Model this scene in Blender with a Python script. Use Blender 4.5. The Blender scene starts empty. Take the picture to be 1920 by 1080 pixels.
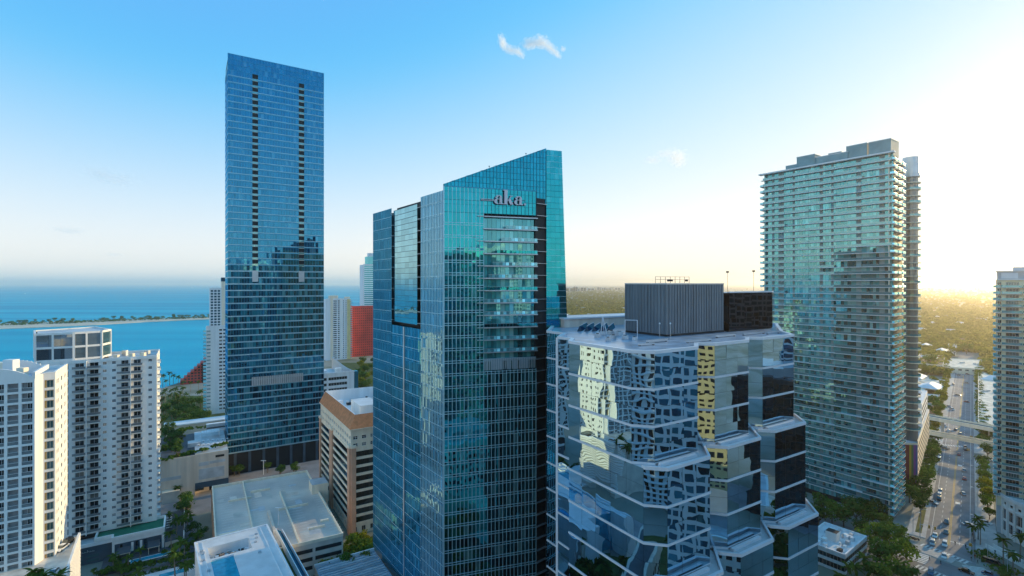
import bpy, math, random
import numpy as np
from mathutils import Matrix, Vector
rnd = random.Random(7)
scene = bpy.context.scene
COL = scene.collection
R = math.radians

# ---------------------------------------------------------------- camera, sky, sun, exposure
EYE, FX, CX, HY = 109.0, 950.0, 960.0, 531.5
cam_d = bpy.data.cameras.new('camera'); cam_d.sensor_width = 36; cam_d.lens = 36 * FX / 1920
cam_d.shift_y = -(540 - HY) / 1920; cam_d.clip_end = 120000; cam_d.clip_start = 0.5
cam = bpy.data.objects.new('camera', cam_d); COL.objects.link(cam)
cam.location = (0, 0, EYE); cam.rotation_euler = (math.pi / 2, 0, 0); scene.camera = cam

SUN_AZ, SUN_EL, SKYK = 56.0, 10.0, 0.45          # azimuth clockwise from the view axis (+Y)
world = bpy.data.worlds.new('World'); scene.world = world; world.use_nodes = True
wt = world.node_tree; bg = wt.nodes['Background']
sky = wt.nodes.new('ShaderNodeTexSky'); sky.sky_type = 'NISHITA'; sky.sun_disc = False
sky.sun_elevation = R(SUN_EL); sky.sun_rotation = R(SUN_AZ); sky.altitude = 100
sky.air_density = 1.0; sky.dust_density = 0.2; sky.ozone_density = 2.0
def vmul(nt, sock, k):
    n = nt.nodes.new('ShaderNodeVectorMath'); n.operation = 'SCALE'; n.inputs['Scale'].default_value = k
    nt.links.new(sock, n.inputs[0]); return n.outputs[0]
# one film response for the whole sky: soft shoulder on luminance, then a 3x3 colour grade with a toe
s0 = vmul(wt, sky.outputs[0], 0.1)
def wmath(op, a, b):
    n = wt.nodes.new('ShaderNodeMath'); n.operation = op
    for i, v in enumerate((a, b)):
        if isinstance(v, (int, float)): n.inputs[i].default_value = v
        else: wt.links.new(v, n.inputs[i])
    return n.outputs[0]
lum = wt.nodes.new('ShaderNodeRGBToBW'); wt.links.new(s0, lum.inputs[0])
sc_ = wt.nodes.new('ShaderNodeVectorMath'); sc_.operation = 'SCALE'; wt.links.new(s0, sc_.inputs[0])
wt.links.new(wmath('DIVIDE', 1.0, wmath('ADD', lum.outputs[0], .1)), sc_.inputs['Scale'])
comb = wt.nodes.new('ShaderNodeCombineColor')
for i, (off, row, toe) in enumerate(((-1.542, (-.025, 3.03, -.259), .12), (-.556, (-.034, 1.733, -.039), .42), (.577, (-.187, .383, .107), .68))):
    d = wt.nodes.new('ShaderNodeVectorMath'); d.operation = 'DOT_PRODUCT'; wt.links.new(sc_.outputs[0], d.inputs[0]); d.inputs[1].default_value = row
    v = wmath('ADD', d.outputs['Value'], off); n = wt.nodes.new('ShaderNodeMath'); n.operation = 'SMOOTH_MAX'; wt.links.new(v, n.inputs[0]); n.inputs[1].default_value = toe; n.inputs[2].default_value = .12
    wt.links.new(n.outputs[0], comb.inputs[i])
wt.links.new(vmul(wt, comb.outputs[0], 10.0 * SKYK), bg.inputs['Color'])
bg.inputs['Strength'].default_value = 0.10
sun_d = bpy.data.lights.new('sun', 'SUN'); sun_d.energy = 2.0; sun_d.angle = R(0.6); sun_d.color = (1.0, .73, .36)
sun = bpy.data.objects.new('sun', sun_d); COL.objects.link(sun)
SUNV = Vector((math.sin(R(SUN_AZ)) * math.cos(R(SUN_EL)), math.cos(R(SUN_AZ)) * math.cos(R(SUN_EL)), math.sin(R(SUN_EL))))
sun.rotation_euler = SUNV.to_track_quat('Z', 'Y').to_euler(); sun.location = (300, 300, 500)
vs = scene.view_settings
vs.view_transform = 'Standard'; vs.look = 'None'; vs.exposure = 1.36; vs.gamma = 1.0; vs.use_curve_mapping = False
cy = scene.cycles
cy.use_denoising = True; cy.max_bounces = 7; cy.diffuse_bounces = 3; cy.glossy_bounces = 5
cy.transmission_bounces = 4; cy.transparent_max_bounces = 6; cy.volume_bounces = 2
cy.caustics_reflective = False; cy.caustics_refractive = False; cy.sample_clamp_indirect = 6

# ---------------------------------------------------------------- materials
MATS = {}
def N(nt, t, **k):
    n = nt.nodes.new(t)
    for a, b in k.items(): setattr(n, a, b)
    return n
def new_mat(name):
    m = bpy.data.materials.new(name); m.use_nodes = True
    m.node_tree.nodes.clear(); out = N(m.node_tree, 'ShaderNodeOutputMaterial'); MATS[name] = m
    return m, m.node_tree, out
def noise_col(nt, c, var, scale, c2=None, streak=False):
    """colour with wear: large and small noise round a base colour"""
    geo = N(nt, 'ShaderNodeNewGeometry'); no = N(nt, 'ShaderNodeTexNoise'); no.inputs['Scale'].default_value = scale
    no.inputs['Detail'].default_value = 6
    if streak:
        mp = N(nt, 'ShaderNodeMapping'); mp.inputs['Scale'].default_value = (1, 1, .08); nt.links.new(geo.outputs['Position'], mp.inputs[0]); nt.links.new(mp.outputs[0], no.inputs['Vector'])
    else: nt.links.new(geo.outputs['Position'], no.inputs['Vector'])
    ra = N(nt, 'ShaderNodeMapRange'); ra.inputs[1].default_value = .3; ra.inputs[2].default_value = .7
    nt.links.new(no.outputs['Fac'], ra.inputs[0])
    mx = N(nt, 'ShaderNodeMix', data_type='RGBA'); nt.links.new(ra.outputs[0], mx.inputs[0])
    a = c2 or tuple(x * (1 - var) for x in c); b = tuple(min(1, x * (1 + var)) for x in c)
    mx.inputs[6].default_value = (*a, 1); mx.inputs[7].default_value = (*b, 1)
    return mx.outputs[2], no
def mat(name, c, rough=.7, metal=0, var=.12, scale=.25, c2=None, spec=.4, bump=0, streak=False):
    if name in MATS: return MATS[name]
    m, nt, out = new_mat(name); p = N(nt, 'ShaderNodeBsdfPrincipled')
    s, no = noise_col(nt, c, var, scale, c2, streak); nt.links.new(s, p.inputs['Base Color'])
    p.inputs['Roughness'].default_value = rough; p.inputs['Metallic'].default_value = metal
    p.inputs['Specular IOR Level'].default_value = spec
    if bump:
        b = N(nt, 'ShaderNodeBump'); b.inputs['Strength'].default_value = .6; b.inputs['Distance'].default_value = bump
        nt.links.new(no.outputs['Fac'], b.inputs['Height']); nt.links.new(b.outputs[0], p.inputs['Normal'])
    nt.links.new(p.outputs[0], out.inputs[0]); return m
def glass(name, tint, inner, refl=(.25, .95), rough=.02, wave=0, wscale=.4, ramp=None, by='island', detail=1.0, vary=.22):
    """coated facade glass: mirror coat over what is seen of the rooms (varies from pane to pane)"""
    m, nt, out = new_mat(name)
    rn = N(nt, 'ShaderNodeNewGeometry').outputs['Random Per Island'] if by == 'island' else N(nt, 'ShaderNodeObjectInfo').outputs['Random']
    cr = N(nt, 'ShaderNodeValToRGB'); cr.color_ramp.interpolation = 'CONSTANT'
    ramp = ramp or [(0, inner), (.45, tuple(x * .6 for x in inner)), (.75, tuple(x * 1.7 for x in inner)), (.92, tuple(x * 3 + .01 for x in inner))]
    e = cr.color_ramp.elements
    e[0].position = 0; e[0].color = (*ramp[0][1], 1); e[1].position = ramp[1][0]; e[1].color = (*ramp[1][1], 1)
    for pos, c in ramp[2:]:
        x = e.new(pos); x.color = (*c, 1)
    nt.links.new(rn, cr.inputs[0])
    df = N(nt, 'ShaderNodeBsdfDiffuse'); nt.links.new(cr.outputs[0], df.inputs[0])
    gl = N(nt, 'ShaderNodeBsdfGlossy'); f1 = N(nt, 'ShaderNodeMath', operation='MULTIPLY'); f1.inputs[1].default_value = 17.3; nt.links.new(rn, f1.inputs[0])
    f2 = N(nt, 'ShaderNodeMath', operation='FRACT'); nt.links.new(f1.outputs[0], f2.inputs[0]); f3 = N(nt, 'ShaderNodeMapRange'); f3.inputs[3].default_value = 1 - vary; nt.links.new(f2.outputs[0], f3.inputs[0])
    gs = N(nt, 'ShaderNodeVectorMath', operation='SCALE'); gs.inputs[0].default_value = tint; nt.links.new(f3.outputs[0], gs.inputs['Scale']); nt.links.new(gs.outputs[0], gl.inputs['Color']); gl.inputs['Roughness'].default_value = rough
    lw = N(nt, 'ShaderNodeFresnel'); lw.inputs[0].default_value = 1.6
    mr = N(nt, 'ShaderNodeMapRange'); mr.inputs[1].default_value = .05; mr.inputs[2].default_value = .6
    mr.inputs[3].default_value = refl[0]; mr.inputs[4].default_value = refl[1]; nt.links.new(lw.outputs[0], mr.inputs[0])
    mx = N(nt, 'ShaderNodeMixShader'); nt.links.new(mr.outputs[0], mx.inputs[0])
    nt.links.new(df.outputs[0], mx.inputs[1]); nt.links.new(gl.outputs[0], mx.inputs[2]); nt.links.new(mx.outputs[0], out.inputs[0])
    if wave:
        geo = N(nt, 'ShaderNodeNewGeometry'); no = N(nt, 'ShaderNodeTexNoise'); no.inputs['Scale'].default_value = wscale
        no.inputs['Detail'].default_value = detail; nt.links.new(geo.outputs['Position'], no.inputs['Vector'])
        b = N(nt, 'ShaderNodeBump'); b.inputs['Strength'].default_value = 1; b.inputs['Distance'].default_value = wave
        nt.links.new(no.outputs['Fac'], b.inputs['Height']); nt.links.new(b.outputs[0], gl.inputs['Normal'])
    return m
def leafmat(name, c, trans=.35, var=.45):
    m, nt, out = new_mat(name)
    geo = N(nt, 'ShaderNodeNewGeometry'); oi = N(nt, 'ShaderNodeObjectInfo')
    no = N(nt, 'ShaderNodeTexNoise'); no.inputs['Scale'].default_value = .35; nt.links.new(geo.outputs['Position'], no.inputs['Vector'])
    ad = N(nt, 'ShaderNodeMath', operation='ADD'); nt.links.new(geo.outputs['Random Per Island'], ad.inputs[0]); nt.links.new(no.outputs['Fac'], ad.inputs[1])
    a2 = N(nt, 'ShaderNodeMath', operation='ADD'); nt.links.new(ad.outputs[0], a2.inputs[0]); nt.links.new(oi.outputs['Random'], a2.inputs[1])
    mr = N(nt, 'ShaderNodeMapRange'); mr.inputs[1].default_value = .4; mr.inputs[2].default_value = 2.1; nt.links.new(a2.outputs[0], mr.inputs[0])
    mx = N(nt, 'ShaderNodeMix', data_type='RGBA'); nt.links.new(mr.outputs[0], mx.inputs[0])
    mx.inputs[6].default_value = (*(x * (1 - var) for x in c), 1); mx.inputs[7].default_value = (c[0] * (1 + var * 1.4), c[1] * (1 + var), c[2] * (1 + var * .6), 1)
    df = N(nt, 'ShaderNodeBsdfDiffuse'); tr = N(nt, 'ShaderNodeBsdfTranslucent')
    nt.links.new(mx.outputs[2], df.inputs[0]); nt.links.new(mx.outputs[2], tr.inputs[0])
    ms = N(nt, 'ShaderNodeMixShader'); ms.inputs[0].default_value = trans
    nt.links.new(df.outputs[0], ms.inputs[1]); nt.links.new(tr.outputs[0], ms.inputs[2]); nt.links.new(ms.outputs[0], out.inputs[0])
    return m
WHITE = mat('white_paint', (.86, .85, .82), .7, var=.06, scale=.5, streak=True)
WHITE2 = mat('cool_white_paint', (.81, .83, .85), .6, var=.08, scale=.4, streak=True)
CREAM = mat('cream_stucco', (.85, .74, .58), .8, var=.10, scale=.5, streak=True)
STONE = mat('pale_stone', (.70, .59, .49), .8, var=.15, scale=.4, streak=True)
CONC = mat('concrete', (.60, .56, .50), .85, var=.18, scale=.2)
CONC2 = mat('roof_concrete', (.68, .61, .52), .85, var=.30)
ROOFG = mat('grey_roof_membrane', (.52, .54, .56), .55, var=.22, scale=.25)
ROOFW = mat('white_roof_membrane', (.70, .71, .72), .6, var=.12, scale=.2)
BLUEROOF = mat('sky_tinted_grey_roof', (.30, .38, .48), .28, var=.35, scale=.3)  # blue of the reflected sky is put into the roof colour
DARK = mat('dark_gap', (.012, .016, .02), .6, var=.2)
METAL = mat('aluminium', (.55, .60, .64), .35, .7, var=.08)
MULL = mat('pale_mullion', (.52, .76, .84), .4, .4, var=.08)
FIN = mat('blue_fin', (.06, .34, .50), .4, .3, var=.15)
SPAN = mat('spandrel', (.40, .60, .70), .25, .4, var=.1)
RIB = mat('dark_ribbed_metal', (.15, .19, .23), .45, .5, var=.3, scale=.5, streak=True)
CHAR = mat('charcoal_metal', (.035, .037, .04), .5, .2, var=.2)
TERRA = mat('terracotta', (.62, .25, .11), .8, var=.18, scale=.6)
SALMON = mat('salmon_stucco', (.66, .38, .25), .8, var=.1)
RED = mat('red_panel', (.58, .07, .05), .6, var=.25, scale=.08)
GREENFELT = mat('green_roof_felt', (.015, .17, .10), .8, var=.18, scale=.4)
SLATE = mat('slate_blue_wall', (.05, .085, .12), .6, var=.2)
ASPH = mat('asphalt', (.23, .23, .24), .85, var=.22, scale=.12)
WALK = mat('pavement', (.50, .48, .46), .85, var=.15, scale=.3)
PAINT = mat('road_paint', (.75, .75, .73), .7, var=.15, scale=1.5)
YPAINT = mat('yellow_road_paint', (.55, .33, .05), .7, var=.2, scale=1.5)
GRASS = mat('grass', (.05, .085, .02), .9, var=.45, scale=.15)
SAND = mat('sand', (.60, .52, .40), .9, var=.12, scale=.02)
BARK = mat('bark', (.12, .09, .065), .9, var=.25, scale=3)
PBARK = mat('palm_bark', (.24, .20, .16), .9, var=.2, scale=3)
DECK = mat('dark_deck', (.075, .085, .10), .7, var=.2)
TILEROOF = mat('clay_roof', (.40, .22, .13), .85, var=.2)
POOL = mat('pool_water', (.02, .33, .48), .06, var=.25, scale=.6, spec=.6)
YSIG = mat('signal_yellow', (.65, .33, .02), .5)
BLACK = mat('black_rubber', (.015, .015, .016), .7)
SKIN = mat('skin', (.42, .26, .18), .7)
LEAF = leafmat('leaf', (.085, .16, .03), .4)
LEAFD = leafmat('dark_leaf', (.06, .125, .03), .35)
LEAFY = leafmat('yellow_green_leaf', (.16, .19, .02), .45)
PALM = leafmat('palm_leaf', (.06, .11, .022), .35)
FAR = leafmat('far_foliage', (.15, .17, .04), .55, .5)
# ---------------------------------------------------------------- geometry kit
class G:
    def __init__(s): s.v, s.f, s.m, s.mats, s.me = [], [], [], [], None
    def mi(s, m):
        if m not in s.mats: s.mats.append(m)
        return s.mats.index(m)
    def face(s, pts, m):
        n = len(s.v); s.v.extend([tuple(p) for p in pts]); s.f.append(tuple(range(n, n + len(pts)))); s.m.append(s.mi(m)); return s
    def hexa(s, p, m):            # p: 4 bottom, 4 top
        n = len(s.v); s.v.extend([tuple(q) for q in p]); k = s.mi(m)
        for f in ((3, 2, 1, 0), (4, 5, 6, 7), (0, 1, 5, 4), (1, 2, 6, 5), (2, 3, 7, 6), (3, 0, 4, 7)):
            s.f.append(tuple(n + i for i in f)); s.m.append(k)
        return s
    def box(s, x0, x1, y0, y1, z0, z1, m):
        return s.hexa([(x0, y0, z0), (x1, y0, z0), (x1, y1, z0), (x0, y1, z0), (x0, y0, z1), (x1, y0, z1), (x1, y1, z1), (x0, y1, z1)], m)
    def prism(s, poly, z0, z1, m, top=None, bottom=True):
        n = len(s.v); k = len(poly); a = s.mi(m); b = s.mi(top or m)
        zt = z1 if isinstance(z1, (list, tuple)) else [z1] * k
        s.v.extend([(p[0], p[1], z0) for p in poly]); s.v.extend([(p[0], p[1], zt[i]) for i, p in enumerate(poly)])
        for i in range(k): s.f.append((n + i, n + (i + 1) % k, n + k + (i + 1) % k, n + k + i)); s.m.append(a)
        s.f.append(tuple(n + k + i for i in range(k))); s.m.append(b)
        if bottom: s.f.append(tuple(n + i for i in reversed(range(k)))); s.m.append(a)
        return s
    def cyl(s, p, q, r0, r1, n, m, cap=True):
        p, q = Vector(p), Vector(q); d = (q - p).normalized(); a = d.orthogonal().normalized(); b = d.cross(a)
        k = len(s.v); mi = s.mi(m)
        for c, r in ((p, r0), (q, r1)):
            for i in range(n):
                t = 2 * math.pi * i / n; s.v.append(tuple(c + (a * math.cos(t) + b * math.sin(t)) * r))
        for i in range(n): s.f.append((k + i, k + (i + 1) % n, k + n + (i + 1) % n, k + n + i)); s.m.append(mi)
        if cap:
            s.f.append(tuple(k + n + i for i in range(n))); s.m.append(mi)
            s.f.append(tuple(k + i for i in reversed(range(n)))); s.m.append(mi)
        return s
    def merge(s, g, M=None):
        n = len(s.v)
        if M is None: s.v.extend(g.v)
        else:
            A = np.array(M); V = np.array(g.v) @ A[:3, :3].T + A[:3, 3]; s.v.extend(map(tuple, V))
        ids = [s.mi(m) for m in g.mats]
        s.f.extend(tuple(n + i for i in f) for f in g.f); s.m.extend(ids[i] for i in g.m); return s
    def mesh(s, name):
        if s.me is None:
            me = bpy.data.meshes.new(name); me.from_pydata(s.v, [], s.f)
            for m in s.mats: me.materials.append(m)
            if len(s.mats) > 1: me.polygons.foreach_set('material_index', s.m)
            me.update(); s.me = me
        return s.me
class F:
    """a vertical wall frame: u along the wall, w outwards, z up"""
    def __init__(s, p, q):
        s.p = Vector((p[0], p[1])); d = Vector((q[0], q[1])) - s.p; s.W = d.length; s.d = d / s.W; s.n = Vector((s.d.y, -s.d.x))
    def pt(s, u, w, z): a = s.p + s.d * u + s.n * w; return (a.x, a.y, z)
    def box(s, g, u0, u1, w0, w1, z0, z1, m):
        P = s.pt; return g.hexa([P(u0, w1, z0), P(u1, w1, z0), P(u1, w0, z0), P(u0, w0, z0), P(u0, w1, z1), P(u1, w1, z1), P(u1, w0, z1), P(u0, w0, z1)], m)
    def quad(s, g, u0, u1, z0, z1, m, w=0): return g.face([s.pt(u0, w, z0), s.pt(u1, w, z0), s.pt(u1, w, z1), s.pt(u0, w, z1)], m)
    def M(s, u, w, z):
        a = s.pt(u, w, z); return Matrix(((s.d.x, -s.n.x, 0, a[0]), (s.d.y, -s.n.y, 0, a[1]), (0, 0, 1, a[2]), (0, 0, 0, 1)))
    def at_px(s, x):              # u where the image column x meets the wall
        k = (x - CX) / FX; return (k * s.p.y - s.p.x) / (s.d.x - k * s.d.y)
def at(x, y, z=0.0): d = (EYE - z) * FX / (y - HY); return Vector(((x - CX) / FX * d, d, z))
def xd(x, d): return ((x - CX) / FX * d, d)
def zy(y, d): return EYE - (y - HY) / FX * d
LD = Vector((-.537, .843)); RD = Vector((.845, .535)); CD = Vector((.977, -.218)); SD = Vector((.672, .741)); SN = Vector((.741, -.672))
def mv(p, *a):
    q = Vector((p[0], p[1]))
    for d, t in a: q = q + d * t
    return (q.x, q.y)
def wall(g, f, u0, u1, z0, z1, cols, m, mr=None):
    """wall with real recesses; cols = [(ua, ub, [(za, zb)..], depth)]"""
    mr = mr or m; cur = u0
    for ua, ub, zs, dp in sorted(cols, key=lambda c: c[0]):
        if ua > cur: f.quad(g, cur, ua, z0, z1, m)
        v = z0
        for a, b in sorted(zs):
            f.quad(g, ua, ub, v, a, m); P = f.pt
            g.face([P(ua, 0, a), P(ub, 0, a), P(ub, -dp, a), P(ua, -dp, a)], mr); g.face([P(ua, -dp, b), P(ub, -dp, b), P(ub, 0, b), P(ua, 0, b)], mr)
            g.face([P(ua, 0, a), P(ua, -dp, a), P(ua, -dp, b), P(ua, 0, b)], mr); g.face([P(ub, -dp, a), P(ub, 0, a), P(ub, 0, b), P(ub, -dp, b)], mr)
            v = b
        f.quad(g, ua, ub, v, z1, m); cur = ub
    if cur < u1: f.quad(g, cur, u1, z0, z1, m)
def panes(g, f, u0, u1, n, zs, m, tilt=.012, gap=.03, w=0):
    """a quad per pane, each hung a little differently"""
    st = (u1 - u0) / n
    for z0, z1 in zs:
        for i in range(n):
            a, b = u0 + i * st + gap, u0 + (i + 1) * st - gap
            t1, t2, t3 = (rnd.uniform(-tilt, tilt) for _ in range(3))
            g.face([f.pt(a, w + t1, z0), f.pt(b, w + t2, z0), f.pt(b, w + t2 + t3, z1), f.pt(a, w + t1 + t3, z1)], m)
class Thing:
    def __init__(s, name, label, cat, loc=(0, 0, 0), group=None):
        s.o = bpy.data.objects.new(name, None); COL.objects.link(s.o); s.o.location = loc; s.o['label'] = label; s.o['category'] = cat
        if group: s.o['group'] = group
        s.q = {}; s.inv = Matrix.Translation(-Vector(loc))
    def part(s, name, g, M=None, label=None, stuff=False, parent=None):
        if not g.f: return None
        o = bpy.data.objects.new(name, g.mesh(name)); COL.objects.link(o); o.parent = parent or s.o
        if parent is not None: o.matrix_basis = (M or Matrix()) if M is not None else Matrix()
        else: o.matrix_basis = s.inv @ (M or Matrix())
        if label: o['label'] = label
        if stuff: o['kind'] = 'stuff'
        return o
    def add(s, name, g, M=None): s.q.setdefault(name, []).append((g, M or Matrix()))
    def done(s):
        for name, l in s.q.items():
            if len(l) > 290:
                def key(e):
                    c = e[1].translation if e[1] != Matrix() else Vector(e[0].v[0])
                    y = max(c.y, 1); px, py = CX + FX * c.x / y, HY + (EYE - c.z) * FX / y
                    return (0 if -20 < px < 1940 and -20 < py < 1100 else 1, c.length)
                l.sort(key=key); g = G()
                for e in l[290:]: g.merge(e[0], e[1])
                s.part(name, g, stuff=True); l = l[:290]
            for g, M in l: s.part(name, g, M)
        s.q = {}; return s
def single(name, g, label, cat, group=None):
    """one thing that is one mesh; its origin goes to its own base"""
    c = np.array(g.v); o0 = c.mean(0); o0[2] = c[:, 2].min(); g.v = [tuple(p) for p in c - o0]
    o = bpy.data.objects.new(name, g.mesh(name)); COL.objects.link(o); o.location = o0
    o['label'] = label; o['category'] = cat
    if group: o['group'] = group
    return o
def setting(name, g, kind='structure'):
    o = bpy.data.objects.new(name, g.mesh(name)); COL.objects.link(o); o['kind'] = kind; return o
def win(w, h, gm, fm=METAL, n=2, d=.06, bar=.07, mid=None):
    """a window: frame, mullions and pane, lower left corner at the origin"""
    g = G(); g.face([(0, 0, 0), (w, 0, 0), (w, 0, h), (0, 0, h)], gm)
    us = [i * (w - bar) / n for i in range(n + 1)]
    for u in us: g.face([(u, -d, 0), (u + bar, -d, 0), (u + bar, -d, h), (u, -d, h)], fm); g.face([(u + bar, -d, 0), (u + bar, 0, 0), (u + bar, 0, h), (u + bar, -d, h)], fm)
    for z in [0, h - bar] + ([mid] if mid else []): g.face([(0, -d * 1.05, z), (w, -d * 1.05, z), (w, -d * 1.05, z + bar), (0, -d * 1.05, z + bar)], fm); g.face([(0, -d * 1.05, z + bar), (w, -d * 1.05, z + bar), (w, 0, z + bar), (0, 0, z + bar)], fm)
    return g
def balcony(w, dep, slab, rail, h=1.0, th=.18, bars=True):
    g = G(); g.box(0, w, -dep, 0, -th, 0, slab)
    g.box(0, w, -dep, -dep + .03, .08, h - .06, rail); g.box(0, .03, -dep + .04, 0, .08, h - .06, rail); g.box(w - .03, w, -dep + .04, 0, .08, h - .06, rail)
    if bars: g.box(-.02, w + .02, -dep - .03, -dep + .06, h - .05, h, METAL)
    return g
# ---------------------------------------------------------------- setting: land, sea, island, streets
def watermat():
    m, nt, out = new_mat('sea_water'); geo = N(nt, 'ShaderNodeNewGeometry'); mp = N(nt, 'ShaderNodeMapping'); mp.inputs['Scale'].default_value = (.0004, .004, 1); mp.inputs['Rotation'].default_value = (0, 0, .5)
    nt.links.new(geo.outputs['Position'], mp.inputs[0]); no = N(nt, 'ShaderNodeTexNoise'); no.inputs['Scale'].default_value = 1.0; no.inputs['Detail'].default_value = 5
    nt.links.new(mp.outputs[0], no.inputs['Vector'])
    cr = N(nt, 'ShaderNodeValToRGB'); e = cr.color_ramp.elements
    e[0].position = .38; e[0].color = (.0, .24, .40, 1); e[1].position = .62; e[1].color = (.02, .46, .60, 1)
    nt.links.new(no.outputs['Fac'], cr.inputs[0]); 
    p = N(nt, 'ShaderNodeBsdfDiffuse'); nt.links.new(cr.outputs[0], p.inputs['Color']); gl = N(nt, 'ShaderNodeBsdfGlossy'); gl.inputs['Color'].default_value = (.09, .56, .74, 1); gl.inputs['Roughness'].default_value = .22
    ms = N(nt, 'ShaderNodeMixShader'); ms.inputs[0].default_value = .45
    n2 = N(nt, 'ShaderNodeTexNoise'); n2.inputs['Scale'].default_value = .11; n2.inputs['Detail'].default_value = 6; nt.links.new(geo.outputs['Position'], n2.inputs['Vector'])
    b = N(nt, 'ShaderNodeBump'); b.inputs['Strength'].default_value = .8; b.inputs['Distance'].default_value = 1.6
    nt.links.new(n2.outputs['Fac'], b.inputs['Height']); nt.links.new(b.outputs[0], gl.inputs['Normal']); nt.links.new(p.outputs[0], ms.inputs[1]); nt.links.new(gl.outputs[0], ms.inputs[2])
    nt.links.new(ms.outputs[0], out.inputs[0]); return m
SEA = watermat()
BOTTOM = -1.6
g = G(); g.face([(-30000, -3000, -.9), (30000, -3000, -.9), (30000, 30000, -.9), (-30000, 30000, -.9)], SEA); setting('sea', g)
LANDM = mat('city_ground', (.27, .27, .25), .95, var=.3, scale=.02, c2=(.12, .14, .09))
coast = [(-2600, 700), (-600, 830), (150, 765), (300, 729), (390, 700), (500, 652), (610, 603), (690, 572), (770, 555), (870, 545)]
cp = [tuple(at(x, y)[:2]) for x, y in coast]
land = [(-300, -1500)] + [(-1200, 300)] + cp[2:] + [(1500, 29900), (29900, 29900), (29900, -1500)]
g = G(); g.prism(land, -1.4, 0, LANDM, bottom=False); setting('ground', g)
# sand bar with a belt of trees, out in the bay
fr = [(-500, 632), (-200, 623), (0, 616.5), (100, 612.5), (180, 609), (270, 603.5), (330, 600.8), (392, 598.4), (424, 597)]
bk = [(-500, 622), (-200, 612), (0, 606.5), (100, 603.5), (180, 601), (270, 598), (330, 596.2), (392, 594.6), (424, 594.5)]
g = G(); g.prism([at(x, y)[:2] for x, y in fr] + [at(x, y)[:2] for x, y in reversed(bk)], -1.3, .3, SAND, bottom=False); setting('sand_island', g)

def strip(g, p, d, n, s0, s1, o0, o1, z, m):
    P = Vector((p[0], p[1])); q = [P + d * s0 + n * o0, P + d * s0 + n * o1, P + d * s1 + n * o1, P + d * s1 + n * o0]
    return g.face([(a.x, a.y, z) for a in q], m)
SC = (179.8, 208.6); AC = (162.0, 189.0); AN = Vector((.843, .537))
g = G(); strip(g, SC, SD, SN, -10, 1200, -7.6, 8.2, .004, ASPH); setting('street', g)
g = G(); strip(g, AC, LD, AN, -260, 60, -11, 11, .008, ASPH); strip(g, AC, LD, AN, 60, 900, -11, 11, .008, ASPH); setting('avenue', g)
g = G()
for o in (-.32, .12): strip(g, SC, SD, SN, 3, 150, o, o + .2, .012, YPAINT); strip(g, SC, SD, SN, 165, 700, o, o + .2, .012, YPAINT)
setting('centre_line', g)
g = G()
for o in (-3.2, 3.2):
    for k in range(90): strip(g, SC, SD, SN, 6 + k * 7, 9 + k * 7, o - .08, o + .08, .012, PAINT)
for o in (-6.1, 6.5): strip(g, SC, SD, SN, 3, 600, o - .08, o + .08, .012, PAINT)
def zebra(g, p, q, wid, n, fill=.5, edges=True):
    p, q = Vector(p[:2]), Vector(q[:2]); d = (q - p).normalized(); w = (q - p).length; nn = Vector((-d.y, d.x)); st = w / n
    for i in range(n): strip(g, p, d, nn, i * st, i * st + st * fill, -wid / 2, wid / 2, .016, PAINT)
    if edges:
        for o in (-wid / 2 - .35, wid / 2 + .35): strip(g, p, d, nn, 0, w, o - .12, o + .12, .016, PAINT)
zebra(g, at(1727, 1021), at(1818, 1057), 3.2, 11); zebra(g, at(1718, 1061), at(1800, 1094), 3.0, 10)
zebra(g, at(1722, 1027), at(1706, 1050), 9.5, 9, .55, False); zebra(g, at(1824, 1062), at(1846, 1083), 7, 8, .55, False)
a = at(1781, 1021); strip(g, a, SN, SD, 0, 6.6, 3.4, 3.9, .016, PAINT)
for s in (58, 128): strip(g, SC, SD, SN, s, s + 3, 1.0, 2.8, .016, PAINT)
zebra(g, at(1768, 822 + 12), at(1812, 836 + 2), 2.6, 9, .5, False)
setting('road_marking', g)
g = G()
for s0, s1, a, b in ((4, 150, -14, -7.6), (166, 560, -13, -7.6), (3, 150, 8.2, 15), (166, 560, 8.2, 14)):
    q = [Vector(SC) + SD * s + SN * o for s, o in ((s0, a), (s0, b), (s1, b), (s1, a))]; g.prism([tuple(p) for p in q], .0, .14, WALK, bottom=False)
g.prism([mv(AC, (LD, s), (AN, o)) for s, o in ((2, 12), (20, 12), (20, 18), (2, 18))], 0, .135, WALK, bottom=False)
setting('pavement', g)
g = G(); strip(g, SC, SD, SN, 8, 42, -11.4, -9.2, .15, GRASS); setting('grass_verge', g, 'stuff')
# plots seen between the left-hand buildings
g = G(); g.face([(*p, .02) for p in [mv((-113, 181), (LD, -60)), mv((-113, 181), (LD, 120)), mv((-113, 181), (LD, 120), (RD, -24)), mv((-113, 181), (LD, -60), (RD, -24))]], ASPH); setting('side_street', g)
g = G(); g.face([(*p, .016) for p in [mv((-142, 240), (LD, 3), (RD, -40)), mv((-142, 240), (LD, 3), (RD, 120)), mv((-142, 240), (LD, 60), (RD, 120)), mv((-142, 240), (LD, 60), (RD, -40))]], ASPH); setting('back_street', g)
g = G(); g.face([(*at(x, y)[:2], .03) for x, y in ((296, 862), (430, 862), (430, 742), (296, 742))], GRASS); g.face([(*at(x, y)[:2], .03) for x, y in ((640, 760), (720, 760), (720, 680), (640, 680))], GRASS); setting('park_grass', g, 'stuff')
g = G(); g.face([(*p, .03) for p in [(-60, 160), (-60, 200), (-20, 190), (40, 100), (-20, 100)]], WALK); setting('plaza', g)

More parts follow.
